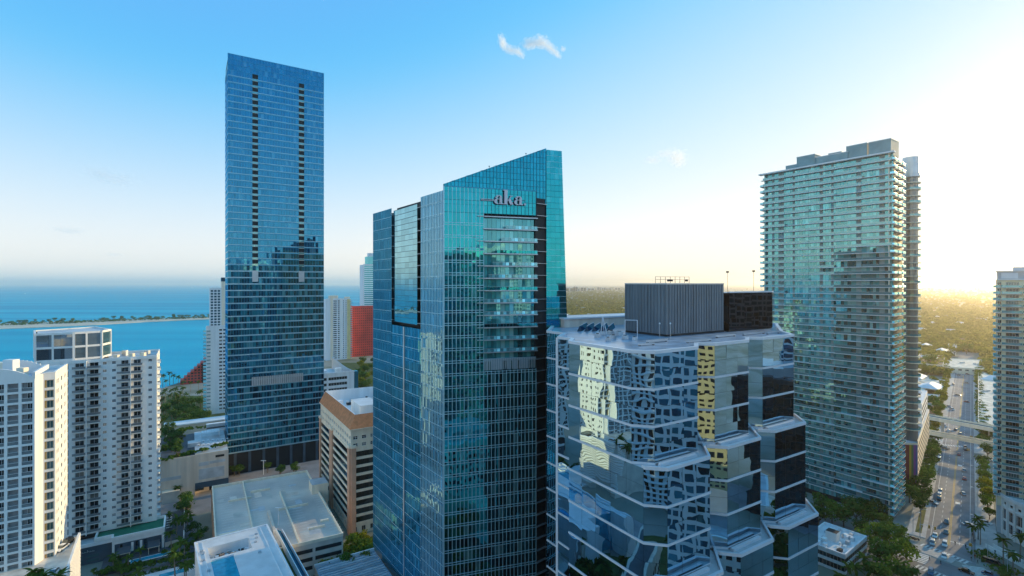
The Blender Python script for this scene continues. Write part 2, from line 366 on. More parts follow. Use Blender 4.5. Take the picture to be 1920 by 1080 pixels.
# ---------------------------------------------------------------- vegetation makers
def crown_mesh(seed, r, h, nl, nq, m, size=1.1, squash=.75):
    q = random.Random(seed); g = G(); lobes = []
    for i in range(nl):
        a = q.uniform(0, 6.283); d = r * q.uniform(.15, .72); lobes.append((d * math.cos(a), d * math.sin(a), h + q.uniform(-.25, .45) * r * squash, r * q.uniform(.30, .52)))
    for i in range(nq):
        x, y, z, lr = q.choice(lobes); v = Vector((q.gauss(0, 1), q.gauss(0, 1), q.gauss(0, 1) + .25)).normalized()
        c = Vector((x, y, z)) + Vector((v.x, v.y, v.z * squash)) * lr * q.uniform(.6, 1.08)
        nrm = (v + Vector((q.uniform(-.7, .7), q.uniform(-.7, .7), q.uniform(-.2, .9)))).normalized(); t = nrm.orthogonal().normalized(); b = nrm.cross(t)
        s = size * q.uniform(.55, 1.15); an = q.uniform(0, 6.28); t, b = t * math.cos(an) + b * math.sin(an), b * math.cos(an) - t * math.sin(an)
        g.face([c - t * s * .5 - b * s * .12, c - b * s * .4, c + t * s * .55 + b * s * .1, c + b * s * .42], m)
    return g
def trunk_mesh(seed, h, r, tr=.28):
    q = random.Random(seed); g = G(); g.cyl((0, 0, -.2), (0, 0, h * .55), tr, tr * .7, 7, BARK)
    for i in range(5):
        a = i * 1.257 + q.uniform(-.3, .3); g.cyl((0, 0, h * q.uniform(.4, .55)), (math.cos(a) * r * .55, math.sin(a) * r * .55, h * q.uniform(.85, 1.1)), tr * .55, tr * .15, 5, BARK)
    return g
TREES = {}
for kind, mt, r, h in (('round', LEAF, 4.6, 6.2), ('dark', LEAFD, 5.2, 7.0), ('yellow', LEAFY, 4.4, 5.8), ('wide', LEAF, 6.2, 6.6)):
    TREES[kind] = [(trunk_mesh(i * 7 + len(kind), h, r).mesh('trunk'), crown_mesh(i * 13 + len(kind), r, h, 10, 520, mt).mesh('crown')) for i in range(3)]
def tree(kind, x, y, label, group, s=1.0, z=0.0, name='tree'):
    tm, cm = rnd.choice(TREES[kind]); o = bpy.data.objects.new(name, None); COL.objects.link(o); o.location = (x, y, z)
    o.rotation_euler = (0, 0, rnd.uniform(0, 6.28)); k = s * rnd.uniform(.9, 1.1); o.scale = (k, k, k * rnd.uniform(.9, 1.1))
    o['label'] = label; o['category'] = 'tree'; o['group'] = group
    for n, me in (('trunk', tm), ('crown', cm)):
        c = bpy.data.objects.new(n, me); COL.objects.link(c); c.parent = o
    return o
def frond_mesh(L, seed):
    q = random.Random(seed); g = G(); n = 6; pts = []
    for i in range(n + 1):
        t = i / n; pts.append(Vector((L * (t - .12 * t * t), 0, L * (.42 * t - .78 * t * t))))
    for i in range(n):
        t0, t1 = i / n, (i + 1) / n; w0, w1 = (L * .17 * math.sin(math.pi * min(.98, .12 + t * .86)) for t in (t0, t1))
        for s in (-1, 1):
            a, b = pts[i], pts[i + 1]
            g.face([a, b, b + Vector((.12, s * w1, -w1 * .55)), a + Vector((.12, s * w0, -w0 * .55))], PALM)
    return g
FRONDS = [frond_mesh(3.0, i).mesh('frond') for i in range(2)]
PTR = []
for h in (7.0, 9.5):
    g = G(); k = 6
    for i in range(k): g.cyl((.05 * math.sin(i), 0, h * i / k - (.2 if i == 0 else 0)), (.05 * math.sin(i + 1), 0, h * (i + 1) / k), .24 - .02 * i, .22 - .02 * i, 7, PBARK, False)
    PTR.append((h, g.mesh('trunk')))
def palm(x, y, label, group, s=1.0, z=0.0, nf=15):
    h, me = rnd.choice(PTR); o = bpy.data.objects.new('palm_tree', None); COL.objects.link(o); o.location = (x, y, z); o.scale = (s, s, s)
    o.rotation_euler = (rnd.uniform(-.05, .05), rnd.uniform(-.05, .05), rnd.uniform(0, 6.28)); o['label'] = label; o['category'] = 'palm'; o['group'] = group
    c = bpy.data.objects.new('trunk', me); COL.objects.link(c); c.parent = o
    for i in range(nf):
        f = bpy.data.objects.new('frond', FRONDS[i % 2]); COL.objects.link(f); f.parent = o; f.location = (0, 0, h - .1)
        f.rotation_euler = (rnd.uniform(-.2, .2), -rnd.choice((-.35, -.1, .2, .5, .8)) * 1.0, i * 2.4 + rnd.uniform(-.2, .2))
    return o

# far canopy: one mass nobody could count
def canopy(name, pts, mt, nq, seed):
    q = np.random.default_rng(seed); k = len(pts); P = np.array(pts)         # x, y, z, r
    v = q.normal(size=(k, nq, 3)); v[..., 2] = np.abs(v[..., 2]) * .9 + .05; v /= np.linalg.norm(v, axis=2, keepdims=True)
    c = P[:, None, :3] + v * P[:, None, 3:4] * q.uniform(.55, 1.05, (k, nq, 1)) * np.array([1, 1, .8])
    n = v + q.uniform(-.6, .6, (k, nq, 3)); n /= np.linalg.norm(n, axis=2, keepdims=True)
    t = np.cross(n, q.normal(size=(k, nq, 3))); t /= np.linalg.norm(t, axis=2, keepdims=True); b = np.cross(n, t)
    s = P[:, None, 3:4] * q.uniform(.35, .75, (k, nq, 1)); V = np.stack([c - t * s, c - b * s * .7, c + t * s, c + b * s * .7], axis=2).reshape(-1, 3)
    me = bpy.data.meshes.new(name); nf = k * nq; me.vertices.add(nf * 4); me.vertices.foreach_set('co', V.astype(np.float32).ravel())
    me.loops.add(nf * 4); me.loops.foreach_set('vertex_index', np.arange(nf * 4, dtype=np.int32))
    me.polygons.add(nf); me.polygons.foreach_set('loop_start', np.arange(0, nf * 4, 4, dtype=np.int32)); me.polygons.foreach_set('loop_total', np.full(nf, 4, dtype=np.int32))
    me.materials.append(mt); me.update(calc_edges=True); o = bpy.data.objects.new(name, me); COL.objects.link(o); o['kind'] = 'stuff'; return o
def azd(a, d): return (math.sin(R(a)) * d, math.cos(R(a)) * d)
def on_street(x, y, pad=16): 
    v = Vector((x, y)) - Vector(SC); return abs(v.dot(SN)) < pad and v.dot(SD) < 800
HOUSES = []
for i in range(330):
    a = rnd.choice((rnd.uniform(36, 47), rnd.uniform(36, 47), rnd.uniform(3, 15))); d = 1 / rnd.uniform(1 / 2600, 1 / 560); x, y = azd(a, d)
    if on_street(x, y, 22) or any((x - h[0]) ** 2 + (y - h[1]) ** 2 < 28 ** 2 for h in HOUSES): continue
    HOUSES.append((x, y))
HOUSES = HOUSES[:120]
pts = []
for i in range(26000):
    a = rnd.uniform(33, 50) if rnd.random() < .42 else (rnd.uniform(1, 16) if rnd.random() < .7 else rnd.uniform(-12, 70))
    d = 1 / rnd.uniform(1 / 14000, 1 / 780); x, y = azd(a, d)
    if d < 2700 and (on_street(x, y, 18) or any((x - h[0]) ** 2 + (y - h[1]) ** 2 < 13 ** 2 for h in HOUSES if abs(x - h[0]) < 13)): continue
    if x < 0 and y < 6000: continue
    r = rnd.uniform(3.2, 6.5) * (1 + d / 6000); pts.append((x, y, rnd.uniform(2.5, 5.0), r))
canopy('far_woodland', pts, FAR, 15, 3)
# ---------------------------------------------------------------- facade glasses
G_FS = glass('deep_blue_glass', (.08, .44, .72), (.004, .05, .10), (.52, .96), .015, vary=.15, wave=.010, wscale=.25, ramp=[(0, (.004, .04, .08)), (.4, (.008, .08, .14)), (.72, (.02, .14, .22)), (.93, (.12, .28, .34))])
G_FS2 = glass('deep_blue_low_glass', (.12, .50, .72), (.004, .035, .06), (.36, .95), .015, vary=.28, wave=.010, wscale=.25,
              ramp=[(0, (.003, .03, .06)), (.4, (.008, .10, .16)), (.72, (.02, .19, .26)), (.93, (.09, .28, .34))])
G_AK = glass('turquoise_glass', (.05, .70, .78), (.003, .02, .035), (.58, .97), .012, vary=.13, wave=.006, wscale=.3,
             ramp=[(0, (.002, .012, .022)), (.55, (.004, .035, .06)), (.78, (.006, .08, .11)), (.93, (.14, .30, .32))])
G_AKL = glass('blue_fin_glass', (.13, .54, .74), (.02, .14, .22), (.48, .93), .03, wave=.006, wscale=.4)
G_AKP = glass('pale_mirror_glass', (.45, .78, .86), (.02, .1, .14), (.7, .98), .012, wave=.012, wscale=.15)
G_MIR = glass('wavy_mirror_glass', (.50, .78, .95), (.006, .012, .016), (.74, .98), .006, vary=.08, wave=.024, wscale=.24, by='object', detail=.4,
              ramp=[(0, (.004, .01, .014)), (.5, (.008, .014, .02))])
G_AKB = glass('deep_teal_glass', (.035, .55, .72), (.003, .03, .06), (.66, .97), .012, wave=.008, wscale=.2)
SEAM = mat('dark_seam', (.008, .07, .11), .4, .3)
G_AKC = glass('pale_blue_fin_glass', (.34, .66, .82), (.02, .14, .22), (.55, .95), .02, vary=.12, wave=.006, wscale=.4)
G_SP = glass('teal_window_glass', (.26, .80, .86), (.02, .10, .12), (.40, .9), .02,
             ramp=[(0, (.016, .09, .11)), (.26, (.04, .26, .29)), (.54, (.12, .52, .55)), (.82, (.36, .74, .74))])
G_RAIL = glass('railing_glass', (.42, .88, .93), (.20, .50, .54), (.34, .9), .03)
G_WIN = glass('dark_window_glass', (.55, .65, .72), (.008, .012, .018), (.14, .85), .02, by='object',
              ramp=[(0, (.006, .009, .013)), (.5, (.016, .022, .03)), (.8, (.06, .065, .07)), (.93, (.26, .25, .23))])
G_BAND = glass('dark_band_glass', (.45, .6, .7), (.006, .010, .014), (.16, .85), .02, wave=.01,
               ramp=[(0, (.005, .008, .012)), (.5, (.010, .018, .024)), (.85, (.03, .045, .05))])
G_LIT = glass('warm_lit_glass', (.6, .75, .78), (.05, .09, .09), (.25, .88), .02,
              ramp=[(0, (.02, .03, .03)), (.3, (.06, .13, .14)), (.6, (.15, .22, .2)), (.8, (.38, .36, .26))])  # warm pane tones put the look of sunlit windows into the colour
G_PALE = mat('curtained_opening', (.30, .31, .32), .7, var=.2, scale=.6)

# ---------------------------------------------------------------- tall blue tower
T = Thing('glass_skyscraper', 'tallest tower, a flat blue glass slab with two dark balcony columns', 'skyscraper', (-140, 300, 0))
F0 = (-161.0, 287.0); F1 = mv(F0, (RD, 52.1)); f = F(F0, F1); W = f.W
back = [mv(F1, (LD, 25)), mv(F0, (LD, 25))]
T.part('core', G().prism([mv(F0, (RD, .3), (LD, .4)), mv(F1, (RD, -.3), (LD, .4)), mv(F1, (RD, -.3), (LD, 24.6)), mv(F0, (RD, .3), (LD, 24.6))], 0, 238.6, DARK, ROOFG))
ZT, FH, Z0 = 230.4, 3.7, 12.1
nf = int((ZT - Z0) / FH + .5); zs = [Z0 + i * FH for i in range(nf)]
ca, cb = (f.at_px(473), f.at_px(484)), (f.at_px(560), f.at_px(570.5))
zb = 117.0
cols = [(0, ca[0], 9), (ca[1], cb[0], 15), (cb[1], W, 7)]
gp, gm = G(), G()
for a, b, n in cols:
    panes(gp, f, a, b, n, [(z + .8, z + FH - .02) for z in zs if z >= zb], G_FS, .02)
    for i in range(n + 1): f.box(gm, a + (b - a) * i / n - .04, a + (b - a) * i / n + .04, 0, .09, Z0, ZT, FIN)
panes(gp, f, 0, W, 33, [(z + .8, z + FH - .02) for z in zs if z < zb], G_FS2, .025)
T.part('window_pane', gp, stuff=True); T.part('mullion', gm, stuff=True)
for k, z in enumerate(zs):
    if z >= zb:
        for a, b, n in cols:
            g = G(); f.box(g, a, b, -.2, .07, z, z + .8, FIN); f.box(g, a, b, .07, .12, z + .5, z + .78, SPAN); T.add('spandrel_band', g)
    else:
        g = G(); f.box(g, 0, W, -.2, .07, z, z + .8, FIN); f.box(g, 0, W, .07, .14, z + .12, z + .74, SPAN); T.add('spandrel_band', g)
for (a, b) in (ca, cb):
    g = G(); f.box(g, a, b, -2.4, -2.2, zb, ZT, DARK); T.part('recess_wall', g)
    gb = G(); w = b - a
    gb.box(0, w, 0, 2.2, -.25, 0, CONC); gb.box(.05, w - .05, .02, .06, 0, 1.05, G_RAIL); gb.box(0, w, .0, .08, 1.05, 1.12, METAL)
    for z in zs:
        if z >= zb: T.add('balcony', gb, f.M(a, 0, z))
g = G(); f.box(g, ca[0], ca[1], .1, .2, zb - 7, zb - .5, METAL); T.part('vent_louvre', g); g = G(); f.box(g, cb[0], cb[1], .1, .2, zb - 7, zb - .5, METAL); T.part('vent_louvre', g)
g = G(); u0, u1 = f.at_px(472), f.at_px(569)
for i in range(24): f.box(g, u0 + (u1 - u0) * i / 24, u0 + (u1 - u0) * (i + .8) / 24, .15, .28, zy(722, 296), zy(706, 296), METAL)
T.part('plant_louvre', g)
g, gm = G(), G(); panes(g, f, 0, W, 33, [(ZT + .1, ZT + 3), (ZT + 3.1, ZT + 6.1), (ZT + 6.2, 239.6)], G_FS, .015)
for i in range(34): f.box(gm, W * i / 33 - .05, W * i / 33 + .05, 0, .1, ZT, 239.7, FIN)
for z in (ZT, ZT + 3.05, ZT + 6.15, 239.5): f.box(gm, 0, W, .0, .08, z, z + .14, FIN)
T.part('crown_glazing', g, stuff=True); T.part('crown_frame', gm)
for q0, q1 in ((back[1], F0), (F1, back[0])):
    fs = F(q0, q1); g = G(); panes(g, fs, 0, fs.W, 14, [(Z0 + i * FH + .5, Z0 + (i + 1) * FH) for i in range(nf)] , G_FS, .02); T.part('side_glazing', g, stuff=True)
    g = G(); f2 = fs
    for i in range(nf): fs.box(g, 0, fs.W, -.2, .1, Z0 + i * FH, Z0 + i * FH + .5, SPAN)
    T.part('side_band', g, stuff=True)
    g = G(); fs.box(g, 0, fs.W, -.2, .1, ZT - .1, 234 if q1 == F0 else 239.6, FIN); T.part('side_crown', g)
for i in range(7):
    g = G(); f.box(g, 3 + i * 7.4, 4.4 + i * 7.4, -1.2, .05, 0, 12.1, SLATE); T.add('column', g)
g = G(); f.box(g, 0, W, -4, -3.6, 0, 12.0, G_BAND); T.part('lobby_glazing', g)
T.done()

# ---------------------------------------------------------------- turquoise hotel tower
AN0, AE = (-20.54, 153.4), (7.67, 162.2); fl_far = mv(AN0, (Vector((-.593, .805)), 57.6))
T = Thing('hotel_tower', 'turquoise glass hotel tower with slanted roof and lettering at its top', 'skyscraper', (-15, 175, 0))
S0, S1 = (11.2, 165.1), (16.4, 166.8)
T.part('core', G().prism([(-16.2, 156.9), (7.1, 164.2), (10.4, 166.0), (15.6, 167.7), (18, 195), mv(fl_far, (Vector((.805, .593)), 3.2), (Vector((-.593, .805)), -1))], 0, 135.9, DARK, ROOFG))
f = F(AN0, AE); W = f.W; NC = 24; FH = 3.835; ZC = 138.4
zs = [ZC - FH * (i + 1) for i in range(44)]; zs = [z for z in zs if z > 6]
u_b0, u_b1 = f.at_px(905), f.at_px(1003); bal_top = zy(405, 158); bal_bot = zy(672, 158)
nb = int(round((bal_top - bal_bot) / FH)); bz = [bal_top - .25 - i * FH for i in range(nb)]
st = W / NC; cb0 = int(round(u_b0 / st)); UB = cb0 * st
g = G(); panes(g, f, 0, W, NC, [(z + .05, z + 2.47) for z in zs if z > bal_top - .1] + [(z + 2.53, z + FH) for z in zs if z > bal_top - .1], G_AK, .006, .02)
lows = [z for z in zs if z <= bal_top - .1]
panes(g, f, 0, UB, cb0, [(z + .75, z + FH) for z in lows] + [(z + .05, z + .7) for z in lows], G_AK, .010, .02)
panes(g, f, UB, W, NC - cb0, [(z + .75, z + FH) for z in lows if z < bz[-1] - FH] + [(z + .05, z + .7) for z in lows if z < bz[-1] - FH], G_AK, .010, .02)
T.part('window_pane', g, stuff=True)
g = G()
for i in range(NC + 1): f.box(g, i * st - .075, i * st + .075, -.02, .14, 5, ZC if i * st < UB + .1 else bal_bot - FH, MULL); f.box(g, i * st - .06, i * st + .06, -.02, .09, bal_top + .2, ZC + .4, SEAM)
for z in lows:
    b = UB if z >= bz[-1] - FH else W
    f.box(g, 0, b, -.02, .10, z + .64, z + .78, MULL); f.box(g, 0, b, -.02, .10, z - .07, z + .07, MULL)
for z in zs:
    if z > bal_top: f.box(g, 0, W, -.02, .04, z - .05, z + .06, SEAM)
T.part('mullion_grid', g, stuff=True)
g = G(); f.box(g, -.05, W + .05, -.3, .1, ZC, ZC + .25, FIN); T.part('top_rail', g)
g = G(); f.box(g, -.22, .0, -.3, .18, 5, ZC + .2, MULL); T.part('corner_mullion', g)
# recessed balconies: room glazing, slab, railing per floor
for k, z in enumerate(bz):
    g = G(); panes(g, f, UB, W, 12, [(z - FH + .1, z - .3)], G_SP, .03, .04, -1.0); T.add('room_glazing', g)
    g = G(); f.box(g, UB - (2.1 if k > 4 or k % 2 == 0 else .4), UB, -.05, .55, z - .08, z + .12, METAL); f.box(g, UB, W + .4, -1.2, .75, z - .18, z + .14, CONC2 if False else METAL); T.add('balcony_slab', g)
    if k:
        g = G(); ur = UB + (W - UB) * max(0, .48 - .08 * k); n = max(5, int((W - ur) / 1.0))
        panes(g, f, ur, W + .3, n, [(z + .2, z + 1.15)], G_RAIL if k % 3 else G_AK, .01, .04, .6)
        f.box(g, ur, W + .3, .57, .64, z + 1.15, z + 1.2, METAL); T.add('balcony_railing', g)
g = G(); f.box(g, UB, W, -.2, 0, bal_bot - FH + .2, bal_bot, SPAN)
for i in range(30): f.box(g, UB + (W - UB) * i / 30, UB + (W - UB) * (i + .5) / 30, 0, .1, bal_bot - FH + .3, bal_bot - .2, METAL)
T.part('plant_louvre', g)
g = G(); f.box(g, UB, W, -1.6, -1.3, bal_bot - FH, bal_top, SLATE); T.part('balcony_back_wall', g)
# notch with fins, then the slim end strip with its sloped profile
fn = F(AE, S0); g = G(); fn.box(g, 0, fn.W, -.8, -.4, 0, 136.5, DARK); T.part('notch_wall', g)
for i, z in enumerate(zs):
    g = G(); fn.box(g, .1, fn.W - .1, -.4, .5, z, z + .12, METAL); T.add('notch_shelf', g)
fe = F(S0, S1); gp, gm = G(), G()
def wide(z): return fe.W + max(0, (152.5 - z)) * .034
z = 5.0; 
while z < 151.6:
    z1 = min(z + FH / 2, 152.6); w0, w1 = wide(z), wide(z1)
    for i in range(4):
        t = [rnd.uniform(-.012, .012) for _ in range(2)]
        gp.face([fe.pt(w0 * i / 4 + .02, t[0], z + .04), fe.pt(w0 * (i + 1) / 4 - .02, t[1], z + .04), fe.pt(w1 * (i + 1) / 4 - .02, t[1], z1), fe.pt(w1 * i / 4 + .02, t[0], z1)], G_AK)
    fe.box(gm, 0, w0, .0, .07, z - .03, z + .04, SEAM if int(z) % 2 else MULL); z = z1
T.part('end_strip_glazing', gp, stuff=True); T.part('end_strip_bar', gm, stuff=True)
g = G(); P = fe.pt; g.hexa([P(0, -.1, 0), P(wide(0), -.1, 0), P(wide(0) + 2, -22, 0), P(0, -22, 0), P(0, -.1, 152.4), P(fe.W, -.1, 152.4), P(fe.W + 1, -5, 152.4), P(0, -5, 152.4)], SLATE); T.part('end_wall', g)
# sloped parapet wall rising to the right
fp = F(mv(AN0, (Vector((-.25, .97)), 1.1)), mv(S0, (Vector((0, 1)), .35))); n = 30; zl, zr = zy(345, 154.7), zy(278, 165.6); gp, gm = G(), G()
for i in range(n):
    a, b = fp.W * i / n, fp.W * (i + 1) / n; za, zb_ = zl + (zr - zl) * i / n, zl + (zr - zl) * (i + 1) / n; z = 134.6
    while z < zb_:
        z1 = min(z + FH / 2, 999); ta, tb = min(z1, za), min(z1, zb_)
        if tb > z + .1: gp.face([fp.pt(a + .02, 0, z + .03), fp.pt(b - .02, 0, z + .03), fp.pt(b - .02, 0, max(tb, z + .05)), fp.pt(a + .02, 0, max(ta, z + .05))], G_AKB)
        fp.box(gm, a, b, 0, .05, min(z1, za) - .06, min(z1, za), SEAM); z = z1
    fp.box(gm, a - .06, a + .06, 0, .08, 134.6, za, SEAM)
T.part('parapet_glazing', gp, stuff=True); T.part('parapet_mullion', gm, stuff=True)
g = G(); P = fp.pt; g.hexa([P(0, -.06, 134.6), P(fp.W, -.06, 134.6), P(fp.W, -.9, 134.6), P(0, -.9, 134.6), P(0, -.06, zl - .02), P(fp.W, -.06, zr - .02), P(fp.W, -.9, zr - .02), P(0, -.9, zl - .02)], SLATE); T.part('parapet_wall', g)
for x in (918, 987):
    u = fp.at_px(x); zz = zl + (zr - zl) * u / fp.W; g = G(); g.cyl(fp.pt(u, -.4, zz - .05), fp.pt(u, -.4, zz + .5), .05, .05, 6, DARK); g.box(fp.pt(u, -.4, 0)[0] - .2, fp.pt(u, -.4, 0)[0] + .2, fp.pt(u, -.4, 0)[1] - .2, fp.pt(u, -.4, 0)[1] + .2, zz + .5, zz + .7, DARK); T.add('roof_light', g)
# left face: fins, bright recessed panel, pilaster
fL = F(fl_far, AN0); W = fL.W; ZL = 137.1
ul0, ul1, ul2 = fL.at_px(735), fL.at_px(782), fL.at_px(788); zpan = zy(606, 176)
segs = [(0, ul0 - .5, 26, 4, ZL - .6), (ul2 + .6, W, 15, 4, ZL + .2), (ul0 - .5, ul2 + .6, 21, 4, zpan - 1.2)]
gp, gm = G(), G()
for a, b, n, z0, z1 in segs:
    k = int((z1 - z0) / FH); zz = [(z1 - (i + 1) * FH, z1 - i * FH) for i in range(k)]
    panes(gp, fL, a, b, n, [(p + .8, q) for p, q in zz] + [(p + .04, p + .74) for p, q in zz], G_AKL if a < ul2 else G_AKC, .008, .02)
    for i in range(n + 1): fL.box(gm, a + (b - a) * i / n - .06, a + (b - a) * i / n + .06, -.05, .12 if a > ul2 else .08, z0, z1, MULL if a > ul2 else FIN)
    for p, q in zz:
        fL.box(gm, a, b, -.05, .06, p - .03, p + .04, FIN); fL.box(gm, a, b, -.05, .06, p + .70, p + .84, MULL)
T.part('fin_wall_glazing', gp, stuff=True); T.part('vertical_fin', gm, stuff=True)
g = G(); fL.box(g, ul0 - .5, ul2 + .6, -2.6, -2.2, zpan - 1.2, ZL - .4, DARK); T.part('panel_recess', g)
fq = F(fL.pt(ul0 + .1, -.6, 0), fL.pt(ul1, -.05, 0)); gp, gm = G(), G(); k = int((ZL - .5 - zpan) / (FH / 2))
panes(gp, fq, 0, fq.W, 6, [(zpan + i * FH / 2 + .04, zpan + (i + 1) * FH / 2 - .03) for i in range(k)], G_AKP, .004, .02)
for i in range(k + 1): fq.box(gm, 0, fq.W, 0, .08, zpan + i * FH / 2 - .05, zpan + i * FH / 2 + .05, SLATE)
T.part('mirror_panel', gp, stuff=True); T.part('mirror_panel_bar', gm, stuff=True)
for z in np.arange(zpan + .5, ZL - 2, FH):
    g = G(); fL.box(g, ul1 + .3, ul2 + .4, -1.2, .1, z, z + .14, METAL); T.add('slot_shelf', g); g = G(); fL.box(g, ul0 - .4, ul0, -1, .1, z, z + .14, METAL); T.add('slot_shelf', g)
g = G(); u = fL.at_px(758); fL.box(g, u - .45, u + .45, -.1, .28, 4, zpan - 1.3, METAL); T.part('pilaster', g)
T.done()
# its lettering: fat-faced lower-case letters with a dash and a full point
T = Thing('letter_sign', 'pale lettering with a long dash fixed high on the turquoise tower', 'sign', f.pt(17, .6, 132))
SIGN = mat('sign_white', (.72, .70, .74), .5, var=.03); SIGNB = mat('sign_return', (.10, .11, .22), .5)
zb0 = zy(384, 159.4) - .05
def letter(polys, u0, sc):
    g = G()
    for poly in polys:
        n = len(poly); v = len(g.v); mi, mb = g.mi(SIGN), g.mi(SIGNB)
        fr = [f.pt(u0 + x * sc, .95, zb0 + y * sc) for x, y in poly]; bk = [f.pt(u0 + x * sc, .35, zb0 + y * sc) for x, y in poly]
        g.v += fr + bk; g.f.append(tuple(v + i for i in range(n))); g.m.append(mi)
        for i in range(n): g.f.append((v + i, v + n + i, v + n + (i + 1) % n, v + (i + 1) % n)); g.m.append(mb)
    return g
def ring(cx, cy, rx, ry, ix, iy, a0=0, a1=360, n=14, dx=0):
    o = []
    for i in range(n):
        t0, t1 = R(a0 + (a1 - a0) * i / n), R(a0 + (a1 - a0) * (i + 1) / n)
        o.append([(cx + rx * math.cos(t0), cy + ry * math.sin(t0)), (cx + rx * math.cos(t1), cy + ry * math.sin(t1)), (cx + dx + ix * math.cos(t1), cy + iy * math.sin(t1)), (cx + dx + ix * math.cos(t0), cy + iy * math.sin(t0))])
    return o
la = [[(.62, .12), (.92, .12), (.92, .75), (.62, .75)], [(.62, 0), (1.08, 0), (1.08, .07), (.92, .12), (.62, .12)]] + ring(.40, .30, .38, .31, .16, .24, 20, 340, 16, .08) + ring(.55, .72, .37, .29, .10, .22, 0, 165, 9, .02) + ring(.27, .74, .13, .13, .01, .01, 0, 360, 8)
lk = [[(.06, 0), (.42, 0), (.42, 1.62), (.06, 1.62)], [(-.04, 1.52), (.06, 1.52), (.06, 1.62), (-.04, 1.62)], [(-.04, 0), (.06, 0), (.06, .08), (-.04, .08)], [(.42, .46), (.52, .42), (.92, .93), (.84, 1.0)], [(.5, .55), (.72, .72), (1.12, .0), (.72, .0)], [(.72, .93), (1.06, .93), (1.06, 1.0), (.72, 1.0)]]
k = 2.8; u = f.at_px(925)
T.part('letter', letter(la, u, k)); T.part('letter', letter(lk, u + 1.13 * k, k)); T.part('letter', letter(la, u + 2.32 * k, k)); T.part('full_point', letter(ring(.12, .12, .13, .13, .01, .01, 0, 360, 10), u + 3.5 * k, k))
g = G(); f.box(g, f.at_px(902), u, .45, .7, zb0 + 1.35, zb0 + 1.5, SIGN); f.box(g, f.at_px(902), u, .45, .7, zb0 + .95, zb0 + 1.1, SIGN); f.box(g, f.at_px(902), f.at_px(902) + .2, .4, .75, zb0 + .9, zb0 + 1.55, SIGN); T.part('dash', g)
g = G(); f.box(g, u - .2, u + 3.7 * k, .15, .34, zb0 + .25, zb0 + .4, SIGNB); f.box(g, u - .2, u + 3.7 * k, .15, .34, zb0 + 1.5, zb0 + 1.65, SIGNB); T.part('mounting_rail', g)

# ---------------------------------------------------------------- stepped mirror-glass office block
T = Thing('mirror_office_block', 'stepped mirror glass office block with white bands and slanted corners', 'office building', (45, 140, 0))
BH = 7.65; ZR = 94.9; ZTER = [ZR, ZR - 3 * BH, ZR - 6 * BH]
WB = mat('white_band', (.72, .73, .77), .35, var=.05)
PL = {}
def pane_geo(w, h):
    k = (round(w, 2), round(h, 2))
    if k not in PL: PL[k] = G().face([(.02, 0, .02), (w - .02, 0, .02), (w - .02, 0, h - .02), (.02, 0, h - .02)], G_MIR)
    return PL[k]
GLZ = []
def glazed(p, q, zlo, zhi, bands=True, wpane=4.4):
    """one facet between two levels: panes, seams and the white band every second floor"""
    ff = F(p, q); n = max(1, round(ff.W / wpane)); st = ff.W / n
    z = zhi
    while z > zlo + .5:
        for half in (0, 1):
            h = BH / 2 - (.25 if half == 0 else .25); zz = z - BH / 2 * half - BH / 2 + (.25 if half else 0)
            for i in range(n):
                M = ff.M(i * st, 0, zz) @ Matrix.Rotation(rnd.uniform(-.007, .007), 4, 'Z') @ Matrix.Rotation(rnd.uniform(-.007, .007), 4, 'X')
                T.add('glass_pane', pane_geo(st, h), M)
        z -= BH
    return ff
def stack(pts, zlo, zhi, closed=False):
    for a, b in zip(pts[:-1], pts[1:]): glazed(a, b, zlo, zhi)
    z = zhi
    while z > zlo - .1:
        top = abs(z - zhi) < .1
        if not (top and zhi in ZTER):
            g = G()
            for a, b in zip(pts[:-1], pts[1:]):
                ff = F(a, b); ff.box(g, -.05, ff.W + .05, -.1, .16, z - .24, z + .24, WB)
            T.add('white_band', g)
        z -= BH
Q2 = Vector((29.3, 104.0)); Q1 = Q2 - CD * 4.65; T1 = Q1 + LD * 20.5
W1 = Vector((47.0, 117.5)); W2 = Vector((64.3, 130.0))
U1, V1 = Vector((15.1, 128.2)), Vector((14.7, 142))
tp = lambda v: (v.x, v.y)
